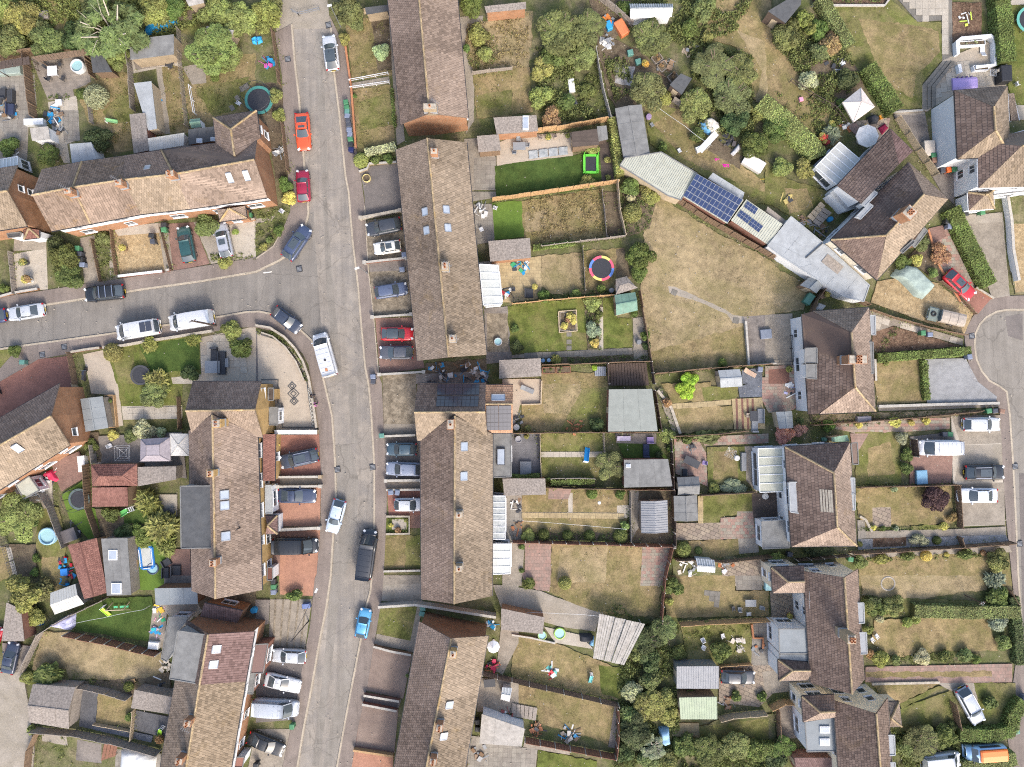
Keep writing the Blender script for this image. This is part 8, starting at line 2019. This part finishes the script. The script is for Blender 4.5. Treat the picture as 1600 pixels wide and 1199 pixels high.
pool('white rimmed hot tub on the timber deck','00',500,425,42,(.62,.64,.64),.7,'hot_tub','hot tub');m=None
pool('round blue pool on the left lawn','02',318,945,54,(.27,.45,.58),.8)
def rpool(label,fr,x,y,w,l,rz,c1):
 o=thing('paddling_pool',label,'paddling pool',W(x,y,0,fr),rz);m=MB()
 for s in(-1,1):m.cyl((s*w/2,-l/2+.2,.25),(s*w/2,l/2-.2,.25),.22,n=8);m.cyl((-w/2+.2,s*l/2,.25),(w/2-.2,s*l/2,.25),.22,n=8)
 for sx in(-1,1):
  for sy in(-1,1):m.cyl((sx*w/2,sy*(l/2-.2),.25),(sx*(w/2-.2),sy*l/2,.25),.22,n=8)
 m.build('tube','plastic',o,c1,local=True);m=MB();m.box((0,0,.2),(w-.2,l-.2,.2));m.build('water','polycarbonate',o,local=True)
 m=MB()
 for s in(-1,1):m.beam((s*w/2,-l/2+.3,.48),(s*w/2,l/2-.3,.48),.1,.05);m.beam((-w/2+.3,s*l/2,.48),(w/2-.3,s*l/2,.48),.1,.05)
 m.build('white_stripe','upvc',o,local=True)
rpool('rectangular blue and white paddling pool','02',922,1080,1.6,2.8,.12,(.03,.19,.52));pool('round dark pool beside the rectangular pool','02',960,1150,38,(.07,.09,.14),.3)
pool('green and blue ring pool on the pale patio','23',297,360,36,(.35,.55,.12),.3);pool('small green ring pool beside the outhouse','23',188,372,28,(.35,.5,.18),.3);pool('round ash grey fire pit bowl','22',40,345,22,(.3,.3,.32),.4,'fire_pit','fire pit',False);pool('grey lidded tub on the old patio','11',1512,937,25,(.5,.52,.54),.5,'water_tub','tub');pool('yellowish dustbin lid top beside the tarmac bay','10',693,1117,26,(.55,.45,.2),.35,'stone_planter','planter',True,wcol='soil')
pool('pale stone ring bed in the lower lawn','33',745,50,46,(.34,.31,.27),.2,'ring_bed','planter',True,wcol='soil')
# FURNITURE AND CANOPIES
gazebo('square cream gazebo with a peaked top','30','465,640 580,548 668,668 535,765',2.2,.9,(.66,.58,.52),.05);gazebo('grey flat topped gazebo with dark ribs','02','878,345 1060,335 1065,483 875,485',2.3,.6,(.30,.27,.29),.45);gazebo('cream canopy next to the grey gazebo','02','1060,310 1178,312 1180,450 1065,450',2.2,.35,(.52,.50,.46),.1)
parasol('large cream parasol beside the white conservatory','30',570,885,72,(.68,.65,.60));parasol('white parasol behind the bottom terrace','13',1485,410,40,(.7,.72,.74));rotary('parasol frame without its cover on the dark patio','02',810,425,65,.8);rotary('green rotary airer on the stepped patio','30',1350,492,28,.7);rotary('folded airer on the lawn by the flat extension','22',1340,425,40,.3)
o=thing('inflatable_lounger','purple inflatable on the stepped patio','inflatable',W(1218,530,0,'30'),.06);m=MB();m.loft([[Vector((x,y*.95,z))for y,z in((-.75,.05),(-.8,.35),(-.5,.5),(.5,.5),(.8,.35),(.75,.05))]for x in(-1.6,-1.4,1.4,1.6)]);m.build('inflated_body','plastic',o,(.36,.27,.52),local=True)
for k in range(4):m=MB();m.cyl((-.9+.6*k,.85,0),(-.9+.6*k,.85,.5),.09,n=8);m.build('peg','plastic',o,(.12,.08,.2),local=True)
WG,DK,GY,TN=(.6,.6,.6),(.05,.052,.058),(.22,.23,.24),(.36,.30,.24)
for row in '''table 00 348 458 1.25 1.25 .05 w|white square table on the timber deck
table 00 388 655 .8 .8 .1 w|small white table with a navy mat
table 20 45 925 1.6 1. .03 g|pale grey dining table on the patio
table 20 1215 900 .8 3.2 -.75 w|long white plank table in the shrub garden
table 22 1115 485 2.1 1. -.45 d|black table on the mixed paving
table 22 1500 200 1. 1.3 .0 d|dark table on the yellow patio
table 01 1340 1095 1.9 1.6 0 g|low grey table of the front patio set
table 02 1060 800 1.8 1.1 .1 d|dark covered table by the palm
table 23 1480 165 1.4 .9 0 g|pale table on the dry lawn below the cream semi
table 13 1460 660 1.5 1. .1 d|dark table in the bottom terrace yard
table 30 1490 -10 .1 .1 0 w|tiny white stool at the top right path
sofa 01 1395 1070 .9 3. 0 d|dark L-shaped sofa arm on the front patio
sofa 01 1345 1030 2.4 .85 -1.57 d|dark sofa along the top of the front patio
sofa 01 1418 1068 .8 1.2 3.14 g|grey armchair of the front patio set
sofa 22 1545 200 .8 1.9 3.14 g|grey bench right of the dark table
sofa 22 1510 255 1.9 .8 1.57 g|pale bench below the dark table
sofa 22 860 350 .8 .9 1.57 p|purple cushion seat by the garage
sofa 22 835 415 1.7 .8 1.57 n|navy quilted seat by the garage
sofa 22 85 535 2.2 1.5 1.57 g|big grey covered seat on the deck
sofa 00 80 610 .9 1.6 3.14 d|dark grey covered sofa at left patio
sofa 00 30 595 1.4 .8 1.57 d|second dark covered seat at left patio
sofa 00 80 690 .9 1.4 0 n|navy box seat at left patio
sofa 02 1110 1160 1.2 1.3 0 d|dark cube seat on the brick patio
sofa 02 1050 1110 1.1 .9 .5 d|dark seat by the pool edge
sofa 02 1045 1175 .8 1.4 0 d|dark armchair left of the cube seat
sofa 22 1440 485 .7 2.4 0 g|long grey bench by the flat extension
sofa 22 1075 570 1.6 .6 1.57 d|dark bench by the dark grey shed
sofa 21 105 635 1.1 1.2 0 d|black covered grill on the yellow slabs
chair 00 305 430 d -.6|dark chair upper left of white table
chair 00 385 410 d -2.3|dark chair upper right of white table
chair 00 315 500 d .7|dark chair lower left of white table
chair 00 405 500 d 2.5|dark chair lower right of white table
chair 00 1500 655 w 1|white chair on the dry lawn by stepping stones
chair 20 1040 950 w .5|white garden chair near the corrugated garage
chair 20 870 790 g .6|grey wooden chair by the felt shed
chair 20 15 960 g 1.5|grey chair below the pale dining table
chair 20 40 880 g -1.5|grey chair above the pale dining table
chair 20 95 915 g 3.1|grey chair right of the pale dining table
chair 20 180 870 t 1.4|tan wicker chair left on the pale patio
chair 20 268 862 t 1.8|tan wicker chair right on the pale patio
chair 21 10 612 d 0|black chair on the yellow slabs
chair 11 1410 240 w .4|white chair on the side patio
chair 11 1495 105 w 1.2|pale chair on the artificial lawn edge
chair 11 170 125 w .9|white seat on the bend bank
chair 33 640 395 w .7|left white chair by the grey bays
chair 33 668 372 w .7|right white chair by the grey bays
chair 23 1415 205 g 1.5|grey chair left on the dry lawn set
chair 23 1550 195 g 3.|grey chair right on the dry lawn set
chair 23 1470 235 w -1.5|white low bench of the dry lawn set
chair 23 1375 200 d .2|dark chair left of the lawn set
chair 23 1310 370 w .3|white chair frame in the wild garden
chair 23 1190 440 w 1.1|white curved chair in the wild garden
chair 23 1185 395 w 2.|tipped white chair in the wild garden
chair 22 1465 195 t 0|teal chair left of the dark table
chair 22 1195 490 p 3.|purple chair right of the black table
chair 22 1120 390 d -1.5|dark chair above the black table
chair 02 700 385 w .5|white plastic chair by the parasol frame
chair 30 1540 535 w .4|pale folding chair on the right lawn
chair 30 600 800 Y .5|yellow chair by the cream parasol
chair 30 690 745 o .5|orange chair by the black cover'''.split('\n'):
 p,lab=row.split('|');p=p.split();cc=dict(w=WG,g=GY,d=DK,t=TN,n=(.04,.05,.09),p=(.25,.19,.36),Y=(.5,.35,.05),o=(.6,.25,.03))
 if p[0]=='chair':chair(lab,p[1],float(p[2]),float(p[3]),float(p[5]),cc[p[4]])
 else:(table if p[0]=='table' else sofa)(lab,p[1],float(p[2]),float(p[3]),float(p[4]),float(p[5]),float(p[6]),cc[p[7]])
lg=lambda lab,fr,x,y,rz,c:place('lounger',mk_lounger,lab,'sun lounger',fr,x,y,rz,c)
lg('tan sun lounger on the slate bed','21',1480,1130,-.5,(.45,.33,.25));lg('grey pattern lounger on the cream patio','22',95,35,-.4,GY);lg('white lounger in the sunken patio','30',1330,320,1.57,WG);lg('purple and white padded seat by the garage','22',695,340,0,(.42,.38,.48))
sl=lambda lab,fr,x,y,rz,c,s=1.:slide(lab,fr,x,y,rz,c,s)
sl('lime slide on the lush lawn','03',678,215,-1.1,(.38,.6,.05),1.1);sl('green and red toddler slide behind the north terrace','00',705,765,0,(.25,.5,.22),.9);sl('long green slide under the palms','02',800,795,3.6,(.13,.42,.12),1.4);sl('lime and blue slide on the slate patio','03',1015,965,-2.,(.32,.6,.05));sl('teal and white toy slide on the bottom lawn','23',490,635,-1.7,(.12,.4,.4),.9);sl('blue slide over the narrow path','22',462,445,1.4,(.02,.28,.62),1.3)
o=thing('climbing_frame','timber swing frame with green swings on the lush lawn','climbing frame',W(760,190,0,'03'),.05)
for a in((-1,-.6),(-1,.6),(1.2,-.6),(1.2,.6)):m=MB();m.beam((a[0],a[1],0),(a[0],0,1.9),.09,.09);m.build('leg','timber_pale',o,local=True)
m=MB();m.beam((-1.1,0,1.9),(1.3,0,1.9),.1,.1);m.build('top_beam','timber_pale',o,local=True)
for x in(-.5,.3,.9):m=MB();m.box((x,0,.5),(.5,.25,.05));m.build('swing_seat','plastic',o,(.1,.5,.25),local=True);m=MB();m.beam((x-.2,0,.5),(x-.2,0,1.9),.02,.02);m.beam((x+.2,0,.5),(x+.2,0,1.9),.02,.02);m.build('chain','metal_grey',o,local=True)
# TARPAULINS, BOATS, HEAPS, BOXES
BLU,WHT,BRN,TERR,GRN_=(.03,.25,.48),(.62,.62,.6),(.2,.13,.08),(.38,.15,.07),(.05,.3,.14)
MIX=[BLU,WHT,BRN,DK,GY,(.3,.25,.2),(.45,.42,.38)]
for a in(('white sheeted heap between the bottom left fences','03','740,1100 800,1085 870,1095 940,1110 975,1150 960,1240 730,1240',1.2,WHT),('blue sheet behind the grey shed at top left','00','915,110 1000,95 1080,85 1110,130 1050,185 960,200 880,225',.7,BLU),('white and tan cover over a small boat','20','1195,740 1240,725 1300,770 1308,810 1250,835 1200,790',1.1,(.55,.52,.46)),('blue cover edge of the small boat','20','1168,760 1200,755 1260,830 1230,840 1180,800',.7,(.12,.3,.5)),('light blue tent at the end of the stone paving','23','920,965 985,948 995,1055 955,1075 925,1050',1.3,(.30,.47,.62)),('grey-white sheet over sacks near the plank table','20','1365,960 1420,890 1435,925 1385,975',.6,(.45,.45,.46)),('purple and white play tent in the fence corner','03','290,325 430,245 468,240 465,320 425,352',1.0,(.42,.42,.58)),('maroon sheet at the corner of the diagonal house','30','685,800 735,765 755,800 715,845',.5,(.2,.02,.05)),('black cover over a round table by the gazebo','30','625,730 660,712 705,730 690,770 640,775',.8,DK),('white sheet lying below the pale garages','31','295,735 320,692 365,710 345,735',.25,WHT),('dark blue tarpaulin lump at the left pool','03','208,290 240,268 270,285 265,315 220,322',.6,(.02,.12,.3)),('blue paddling sheet beside the top road','10','0,225 30,220 40,260 10,275',.4,(.05,.35,.7)),('blue cover left of the top road garden','00','1565,240 1600,222 1600,275 1575,270',.5,(.05,.35,.65)),('black grill cover on the toy patio','23','420,370 500,372 515,400 480,425 425,420',.9,DK),('blue sheet at the ruined roof edge','23','490,395 515,385 510,450 485,440',.5,(.2,.4,.6)),('pink and red parasol cover by the angled house','02','275,550 320,535 365,600 345,615 300,600',.7,(.6,.05,.11)),('pink fabric heap on the stepping stone row','20','1305,1020 1360,1025 1365,1050 1320,1045',.25,(.55,.03,.28)),('second pink cloth left of the heap','20','1260,985 1300,990 1295,1010 1265,1005',.2,(.5,.05,.25))):tarp(*a)
for a in(('row of black sacks beside the covered boat','20',1345,875,48,16,[DK,(.1,.09,.09)]),('long line of junk in the side passage','11',1150,1155,80,34,MIX),('second line of junk in the side passage','11',1290,1150,80,34,MIX),('blue ended junk at the passage right end','11',1400,1145,60,26,MIX+[BLU]),('heap of tools and toys at left patio edge','00',340,720,55,34,MIX),('scattered junk on the cluttered left patio','00',40,690,70,26,MIX),('planters and junk by the left hoops','00',70,960,55,18,MIX),('orange and blue junk left of the trailer','20',590,130,45,14,[(.6,.2,.05),BLU,GY]),('grey rubble by the trailer','20',590,270,45,20,[GY,WHT]),('toys along the sandpit edge','03',1000,240,50,26,[WHT,BLU,(.6,.4,.05),GRN_,(.6,.3,.35)]),('toys lower on the sandpit edge','03',985,350,45,18,[BLU,(.05,.4,.4),(.6,.4,.45)]),('junk by the long brick store','00',965,640,45,18,MIX),('loose timber by the white lean-to','00',975,830,50,14,[BRN,TERR,(.3,.2,.12)]),('rubbish at the yellow slab corner','21',60,455,60,24,[BLU,WHT,DK,GRN_]),('clutter on the side patio','11',1405,120,45,20,[WHT,GY]),('red and blue clutter by the glass lean-to','11',1560,640,42,20,[WHT,(.3,.02,.03),DK,BLU]),('black and red clutter by the bottom terrace','13',1480,560,45,20,[DK,(.5,.05,.1),TERR]),('blue clutter at terrace corner','13',1470,310,28,12,[BLU,WHT]),('tubs and rubble left of the small greenhouse','22',1090,1150,55,28,[WHT,(.5,.45,.38),GY]),('pots and rubble right of the small greenhouse','22',1340,1150,50,18,[GY,TERR,WHT]),('garden pots and tools above the red fence','23',360,985,55,22,MIX+[TERR]),('crates on the bottom centre lawn edge','23',150,960,45,20,[TERR,BRN,DK]),('bleached branches in the wild garden','23',1400,430,55,26,[(.5,.46,.42),(.42,.38,.33)]),('stones and pots by the brick planter','23',1540,450,45,18,[TERR,GY,DK]),('broken planters by the green carport','23',1340,790,45,18,[TERR,BRN,GY]),('toy heap on the bottom lawn','23',245,600,38,18,[(.1,.4,.35),WHT,(.55,.05,.06)]),('scrap by the thicket path','23',920,620,38,16,[GY,WHT,DK]),('clutter at the white rear wall','32',130,40,40,14,[WHT,DK,(.3,.3,.5)]),('clutter by the bee-hive pallets','31',110,40,35,10,[DK,(.5,.4,.15)]),('garden tools left of the round pool','02',410,1130,50,20,[(.5,.03,.05),BLU,DK]),('junk by the angled house door','02',320,580,45,18,[DK,WHT,(.5,.05,.1)]),('junk along the angled house','02',250,690,45,18,[WHT,GY,BRN]),('tools under the toy shed','03',420,20,50,18,[(.5,.03,.05),BLU,DK]),('broken frames above the lean-to','03',990,690,60,16,[WHT,GY,DK]),('plants and rubbish by the north terrace door','00',380,830,50,16,[DK,BRN,GY]),('bits along the pavement garden','10',150,960,40,12,[WHT,GY]),('pots beside the top road garden','10',80,400,45,14,[(.5,.1,.3),BLU,DK]),('wood and metal scrap in the north-east bed','20',960,430,60,20,[BRN,GY,(.3,.2,.12)]),('frames by the cold frames','20',1120,330,50,14,[(.35,.28,.2),GY]),('bits in the flower bed by gazebo','30',420,400,60,14,[WHT,DK,GY]),('pots along the gazebo terrace','30',470,800,40,14,[WHT,TERR]),('toys on the bark bed','30',1230,130,45,14,[(.5,.6,.1),WHT]),('boxes beside the pale garages','o',800,330,80,20,[BRN,GY,DK]),('terracotta pots below the dry lawn','22',390,265,55,16,[TERR]),('tools on the side deck','22',30,220,40,12,[DK,GY]),('things on the long patio edge','22',30,760,40,16,[DK,BRN,WHT]),('more pots on the long patio edge','22',30,890,35,12,[TERR,BRN]),('kitchen boxes on the artificial lawn','02',470,915,55,18,[DK,GY,WHT]),('rubble at the rear of the bottom left terrace','03',1040,560,40,16,[(.45,.4,.33)]),('plant tubs by the boundary','22',1120,395,30,8,[DK,GY]),('bike and rubble at top left deck','00',1065,395,36,8,[DK]),('scrap outside the diagonal house','o',640,240,50,12,[BRN,GY]),('yard clutter by the white outhouse','13',1560,880,50,14,[(.3,.08,.07),DK,WHT]),('boxes in the bottom yard','13',1400,1110,55,16,[(.45,.38,.3),GY,BRN])):heap(*a)
for a in(('wooden crate on the scrub path','00',280,107,1.4,1.,.5,.1,(.36,.33,.28),'wooden_crate','crate','timber_grey'),('grey-green planter box above the left patio','00',75,450,2.9,1.1,.6,.08,(.25,.3,.27)),('white chest on the left patio','00',235,775,2.4,.8,.8,.03,WHT),('orange trailer body by the fence','20',680,190,1.2,2.0,.8,.55,(.55,.17,.07),'trailer','trailer'),('small blue machine left of the trailer','20',600,175,.7,1.1,.7,.4,BLU,'garden_machine','machine'),('green box upper of two near ash patch','20',735,342,.7,.7,.6,.2,TB),('green box lower of two near ash patch','20',785,398,.7,.7,.6,.3,TB),('white bath tub in the overgrown garden','20',370,545,.75,1.7,.5,.12,WHT,'bath_tub','bath'),('dark water tank upper in overgrown garden','20',375,650,1.,1.,.6,.5,DK),('white framed hutch with green toys','20',1500,1028,2.7,1.5,.7,-.55,(.6,.58,.55),'rabbit_hutch','hutch'),('white cool box near the plank table','20',1165,940,.9,.7,.6,.4,WHT),('blue rain tub by the pickup','32',945,580,1.35,1.75,.6,.05,(.14,.27,.38),'water_tub','tub'),('grey box along the shady path','32',580,220,1.7,.75,.9,.03,(.18,.17,.19)),('green compost box by the blue-grey shed','o',668,1055,.9,1.4,.9,-.6,(.08,.2,.15)),('brown chest by the round tyre','31',330,655,.7,.6,.5,.4,BRN),('white cupboard beside the pickup fence','31',185,150,.1,.1,.1,0,WHT),('white games table on the toy patio','03',975,428,1.3,.9,.7,-.1,WHT),('wide pale storage bench by corner house','30',985,940,1.3,1.9,.9,.05,(.5,.44,.37)),('blue crate by the left sheds','02',415,1170,.9,.9,.5,.1,(.03,.18,.5)),('wooden box beside the cabin','02',848,1125,1.,1.3,.6,.05,(.45,.28,.12),'wooden_box','box','timber_orange'),('black gate store right of the steps','30',1440,490,1.3,2.,1.5,.05,(.025,.025,.028)),('white cooker on the angled house patio','02',532,495,.9,2.,.8,.1,WHT),('black outdoor kitchen block','02',450,940,2.1,1.6,.9,.35,(.10,.09,.09)),('grey bench box on the sunken terrace','31',-20,890,1.4,1.2,.5,.1,(.16,.18,.22)),('blue-green glass frame by the cream semi','33',0,40,1.2,1.8,.8,0,(.25,.42,.44)),('pink crate in the dry north-east garden','30',200,628,.5,.5,.4,.2,(.6,.25,.35)),('blue box at the top of striped drive','13',322,183,1.,.6,.7,.1,(.12,.16,.3)),('blue lidded trampoline base by the gable','13',0,210,.5,.7,.6,0,BLU)):crate(*a)
c=W(0,0,0)
for a in(('blue barrel upper by the pallets','31',385,42,16,.9,BLU),('blue barrel lower by the pallets','31',375,178,16,.9,BLU),('left blue drum by the shingle outhouse','21',192,1055,13,.8,(.12,.25,.42)),('right blue drum by the shingle outhouse','21',228,1053,13,.8,(.16,.28,.42)),('grey butt beside the hipped grey shed','21',617,620,16,.9,GY),('pale butt on the slab strip','21',787,940,16,.9,GY),('purple tub by the long felt shed','20',850,737,18,.6,(.33,.25,.42)),('blue barrel by the dark lean-to','e',775,1025,30,.9,BLU),('white butt on the centre patio edge','22',27,270,20,.7,WHT),('green butt at the end of the pale felt strip','20',700,60,10,.8,GRN_),('pale pot at the flat extension','22',1400,462,18,.5,WHT),('white lid on the brown deck','22',1578,700,20,.4,WHT),('small white cap on the long lawn','22',545,742,11,.15,WHT),('teal butt by the slate hung wall','32',340,345,13,.9,TB)):drum(*a)
for k,(x,y,g)in enumerate(((900,360,0),(935,410,0),(1000,480,0))):planter(('cold frame nearest the orange bush','middle timber cold frame','cold frame by the dark shed')[k],'20','%d,%d %d,%d %d,%d %d,%d'%(x-30,y,x+15,y-35,x+45,y+5,x,y+40),.45,'timber_grey',FC['b'][0],n=2)
for a in(('long timber planter beside the grey gabled shed','02','650,72 705,70 725,270 678,272',.6,'timber_orange',FC['g'][0],3),('timber planter left below the green lawn','21','190,1098 268,1095 270,1132 192,1135',.4,'timber_red',FC['g'][0],2),('timber planter right below the green lawn','21','278,1095 365,1092 366,1130 280,1133',.4,'timber_red',FC['o'][0],2),('square timber flower bed in the green lawn','21','300,755 395,750 398,862 302,868',.25,'timber_grey',FC['Y'][0],5),('white planter of grasses above the seating patio','30','1195,262 1355,250 1358,278 1200,285',.8,'render_white',FC['w'][0],5),('white planter of grasses below the seating patio','30','1285,412 1375,405 1378,435 1290,440',.8,'render_white',FC['w'][0],3)):planter(a[0],a[1],a[2],a[3],a[4],a[5],n=a[6])
planks('stacked grey beehive boards left stack','31','245,155 330,60 360,85 280,185',4,.6,'timber_pale');planks('stacked grey boards right stack','31','280,190 350,95 400,130 320,215',4,.7,'timber_grey');planks('slatted pergola roof at the back of the timber deck','00','190,355 545,305 550,345 235,385',16,2.2,'timber_brown','pergola_roof','pergola');planks('brown pergola roof at the top left edge','00','-30,390 180,352 185,400 -30,440',10,2.2,'timber_dark','pergola_roof','pergola');planks('black slatted deck over the pit','21','595,1075 840,1066 858,1210 598,1210',14,.5,'timber_dark','deck_cover','decking');planks('black mesh ramp beside the pit','21','515,1092 588,1092 588,1150 518,1152',6,.3,'metal_grey','ramp','ramp');planks('long glazed frames on the pale patio','20','100,945 350,915 352,965 105,995',4,.25,'dirty_glass','cold_frame','cold frame');planks('wooden crates frame by the lean-to','03','790,660 840,645 850,665 800,682',4,.4,'timber_orange');planks('timber window frames outside the cabin','02','800,965 835,960 840,1080 805,1082',3,.8,'timber_pale','window_frame_stack','frames');planks('grey pallets in the bottom centre yard','23','0,800 160,830 150,910 0,880',6,.3,'timber_grey');planks('dark red timber frames by the white heap','03','650,1050 740,1050 720,1130 630,1160',4,.8,'timber_red')
for a in(('yellow flower pot on the red drive corner','12',140,338,.8,TERR,FC['Y'][0]),('second yellow flower pot by the red drive','12',140,375,.8,TERR,FC['Y'][0]),('white pot with spiky plant by the cream parasol','30',385,785,.8,WHT,FC['g'][0]),('dark tub in the pale patio left','01',175,445,.9,DK,FC['o'][0]),('pale tub in the pale patio lower','01',198,555,1.1,WHT,FC['b'][0]),('round pot left of the gravel garden','01',790,358,.9,BRN,None),('pot between wicker chairs','20',228,872,.8,GY,FC['g'][0]),('tyre like pot on the yellow slabs','21',145,598,.8,DK,None),('pot with red flowers under parasol','30',325,870,1.,TERR,(.4,.02,.03)),('red flower tub left of parasol','30',345,895,.8,TERR,(.4,.02,.03)),('ring pot right of the shed by garages','31',358,645,.8,(.5,.45,.35),None),('pot on the crazy paving','33',125,245,.8,TERR,None),('grey pot with orange bush by ash patch','20',828,415,.9,GY,(.6,.33,.03))):pot(*a)
ORD='first second third fourth fifth sixth seventh eighth ninth tenth eleventh twelfth thirteenth fourteenth fifteenth sixteenth last'.split()
for i in range(17):
 t=i/16;x=1185+(1475-1185)*t;y=965+(1170-965)*(t*.8+t*t*.2)*1.0;c=W(x,y,.04,'20');m=MB();m.cyl((c.x,c.y,0),(c.x,c.y,.07),.24,n=10);o=m.build('stepping_stone','plate_white' if 0 else 'stone');props(o,'%s round stepping stone of the curving row, counted from the felt shed end'%ORD[i],'stepping stone','curving row of round stepping stones')
o=thing('motorcycle','dark motorcycle beside the cream patio','motorcycle',W(543,1140,0,'01'),1.45)
for x in(-.65,.65):m=MB();m.cyl((x,-.06,.3),(x,.06,.3),.3,n=14);m.build('wheel','tyre',o,local=True)
m=MB();m.box((0,0,.55),(1.1,.25,.35));m.build('frame','metal_dark',o,local=True);m=MB();m.box((.15,0,.85),(.5,.3,.2));m.build('tank','car_paint',o,(.03,.03,.04),local=True);m=MB();m.box((-.4,0,.82),(.7,.28,.1));m.build('seat','metal_dark',o,local=True);m=MB();m.cyl((.5,-.38,1.0),(.5,.38,1.0),.02,n=6);m.build('handlebar','chrome',o,local=True)
def person(label,fr,x,y,rz,top,legs,skin=(.42,.27,.2),hair=(.05,.035,.025),lean=.1,step=.22):
 o=thing('person',label,'person',W(x,y,.1,fr),rz)
 P=[(0,0,.92),(.02,0,1.15),(lean*.6,0,1.38),(lean,0,1.5),(lean+.03,0,1.6),(0,.1,.88),(step,.11,.48),(step*.9,.11,.08),(step*.9+.16,.12,.04),(0,-.1,.88),(-step*.4,-.11,.48),(-step*1.3,-.11,.1),(-step*1.3+.16,-.12,.04),(lean*.6,.2,1.36),(.0,.26,1.1),(.15,.25,.9),(lean*.6,-.2,1.36),(.1,-.26,1.1),(.28,-.22,.95)]
 R=[.15,.14,.15,.06,.06,.09,.065,.045,.035,.09,.065,.045,.035,.065,.045,.035,.065,.045,.035];E=[(0,1),(1,2),(2,3),(3,4),(0,5),(5,6),(6,7),(7,8),(0,9),(9,10),(10,11),(11,12),(2,13),(13,14),(14,15),(2,16),(16,17),(17,18)]
 me=bpy.data.meshes.new('body');me.from_pydata(P,E,[]);b=link('body',me,o,top);me.materials.append(M['fabric']);mod=b.modifiers.new('skin','SKIN')
 for v,r in zip(me.skin_vertices[0].data if me.skin_vertices else[],R):v.radius=(r,r)
 if not me.skin_vertices:
  import bmesh
  bm=bmesh.new();bm.from_mesh(me);L=bm.verts.layers.skin.verify()
  for v,r in zip(bm.verts,R):v[L].radius=(r,r)
  bm.verts.ensure_lookup_table();bm.verts[0][L].use_root=True;bm.to_mesh(me);bm.free()
 sb=b.modifiers.new('smooth','SUBSURF');sb.levels=1;sb.render_levels=1
 m=MB();m.lathe((lean+.04,0,1.56),[(.05,0),(.085,.06),(.095,.13),(.085,.2),(.04,.24),(.001,.245)],12);m.box((lean+.14,0,1.67),(.04,.03,.05));m.build('head','fabric',o,skin,local=True,smooth=True)
 m=MB();m.lathe((lean+.025,0,1.66),[(.1,0),(.107,.06),(.09,.13),(.04,.165),(.001,.17)],12);m.build('hair','fabric',o,hair,local=True,smooth=True)
 for s in(-1,1):
  c=Vector((.15 if s>0 else.28,.25 if s>0 else-.22,.86 if s>0 else.91));m=MB();m.box(c,(.08,.04,.09))
  for k in range(4):m.cyl(c+Vector((-.03+.02*k,0,-.04)),c+Vector((-.02+.022*k,0,-.105-.01*(k in(1,2)))),.01,.008,5)
  m.cyl(c+Vector((.04,0,.01)),c+Vector((.075,0,-.05)),.011,.009,5);m.build('hand','fabric',o,skin,local=True)
 m=MB()
 for s,k in((1,step),(-1,-step*.4)):m.cyl((0,.1*s,.92),(k,.11*s,.46),.115,.085,8);m.cyl((k,.11*s,.48),((step*.9 if s>0 else-step*1.3),.11*s,.1),.085,.06,8)
 m.build('trousers','fabric',o,legs,local=True);return o
person('person in a dark top walking beside the cream patterned drive','q',632,205,.2,(.03,.03,.035),(.05,.05,.07));person('person in a pink top with a dark bag on pavement','q',672,298,.4,(.55,.2,.42),(.03,.03,.04))
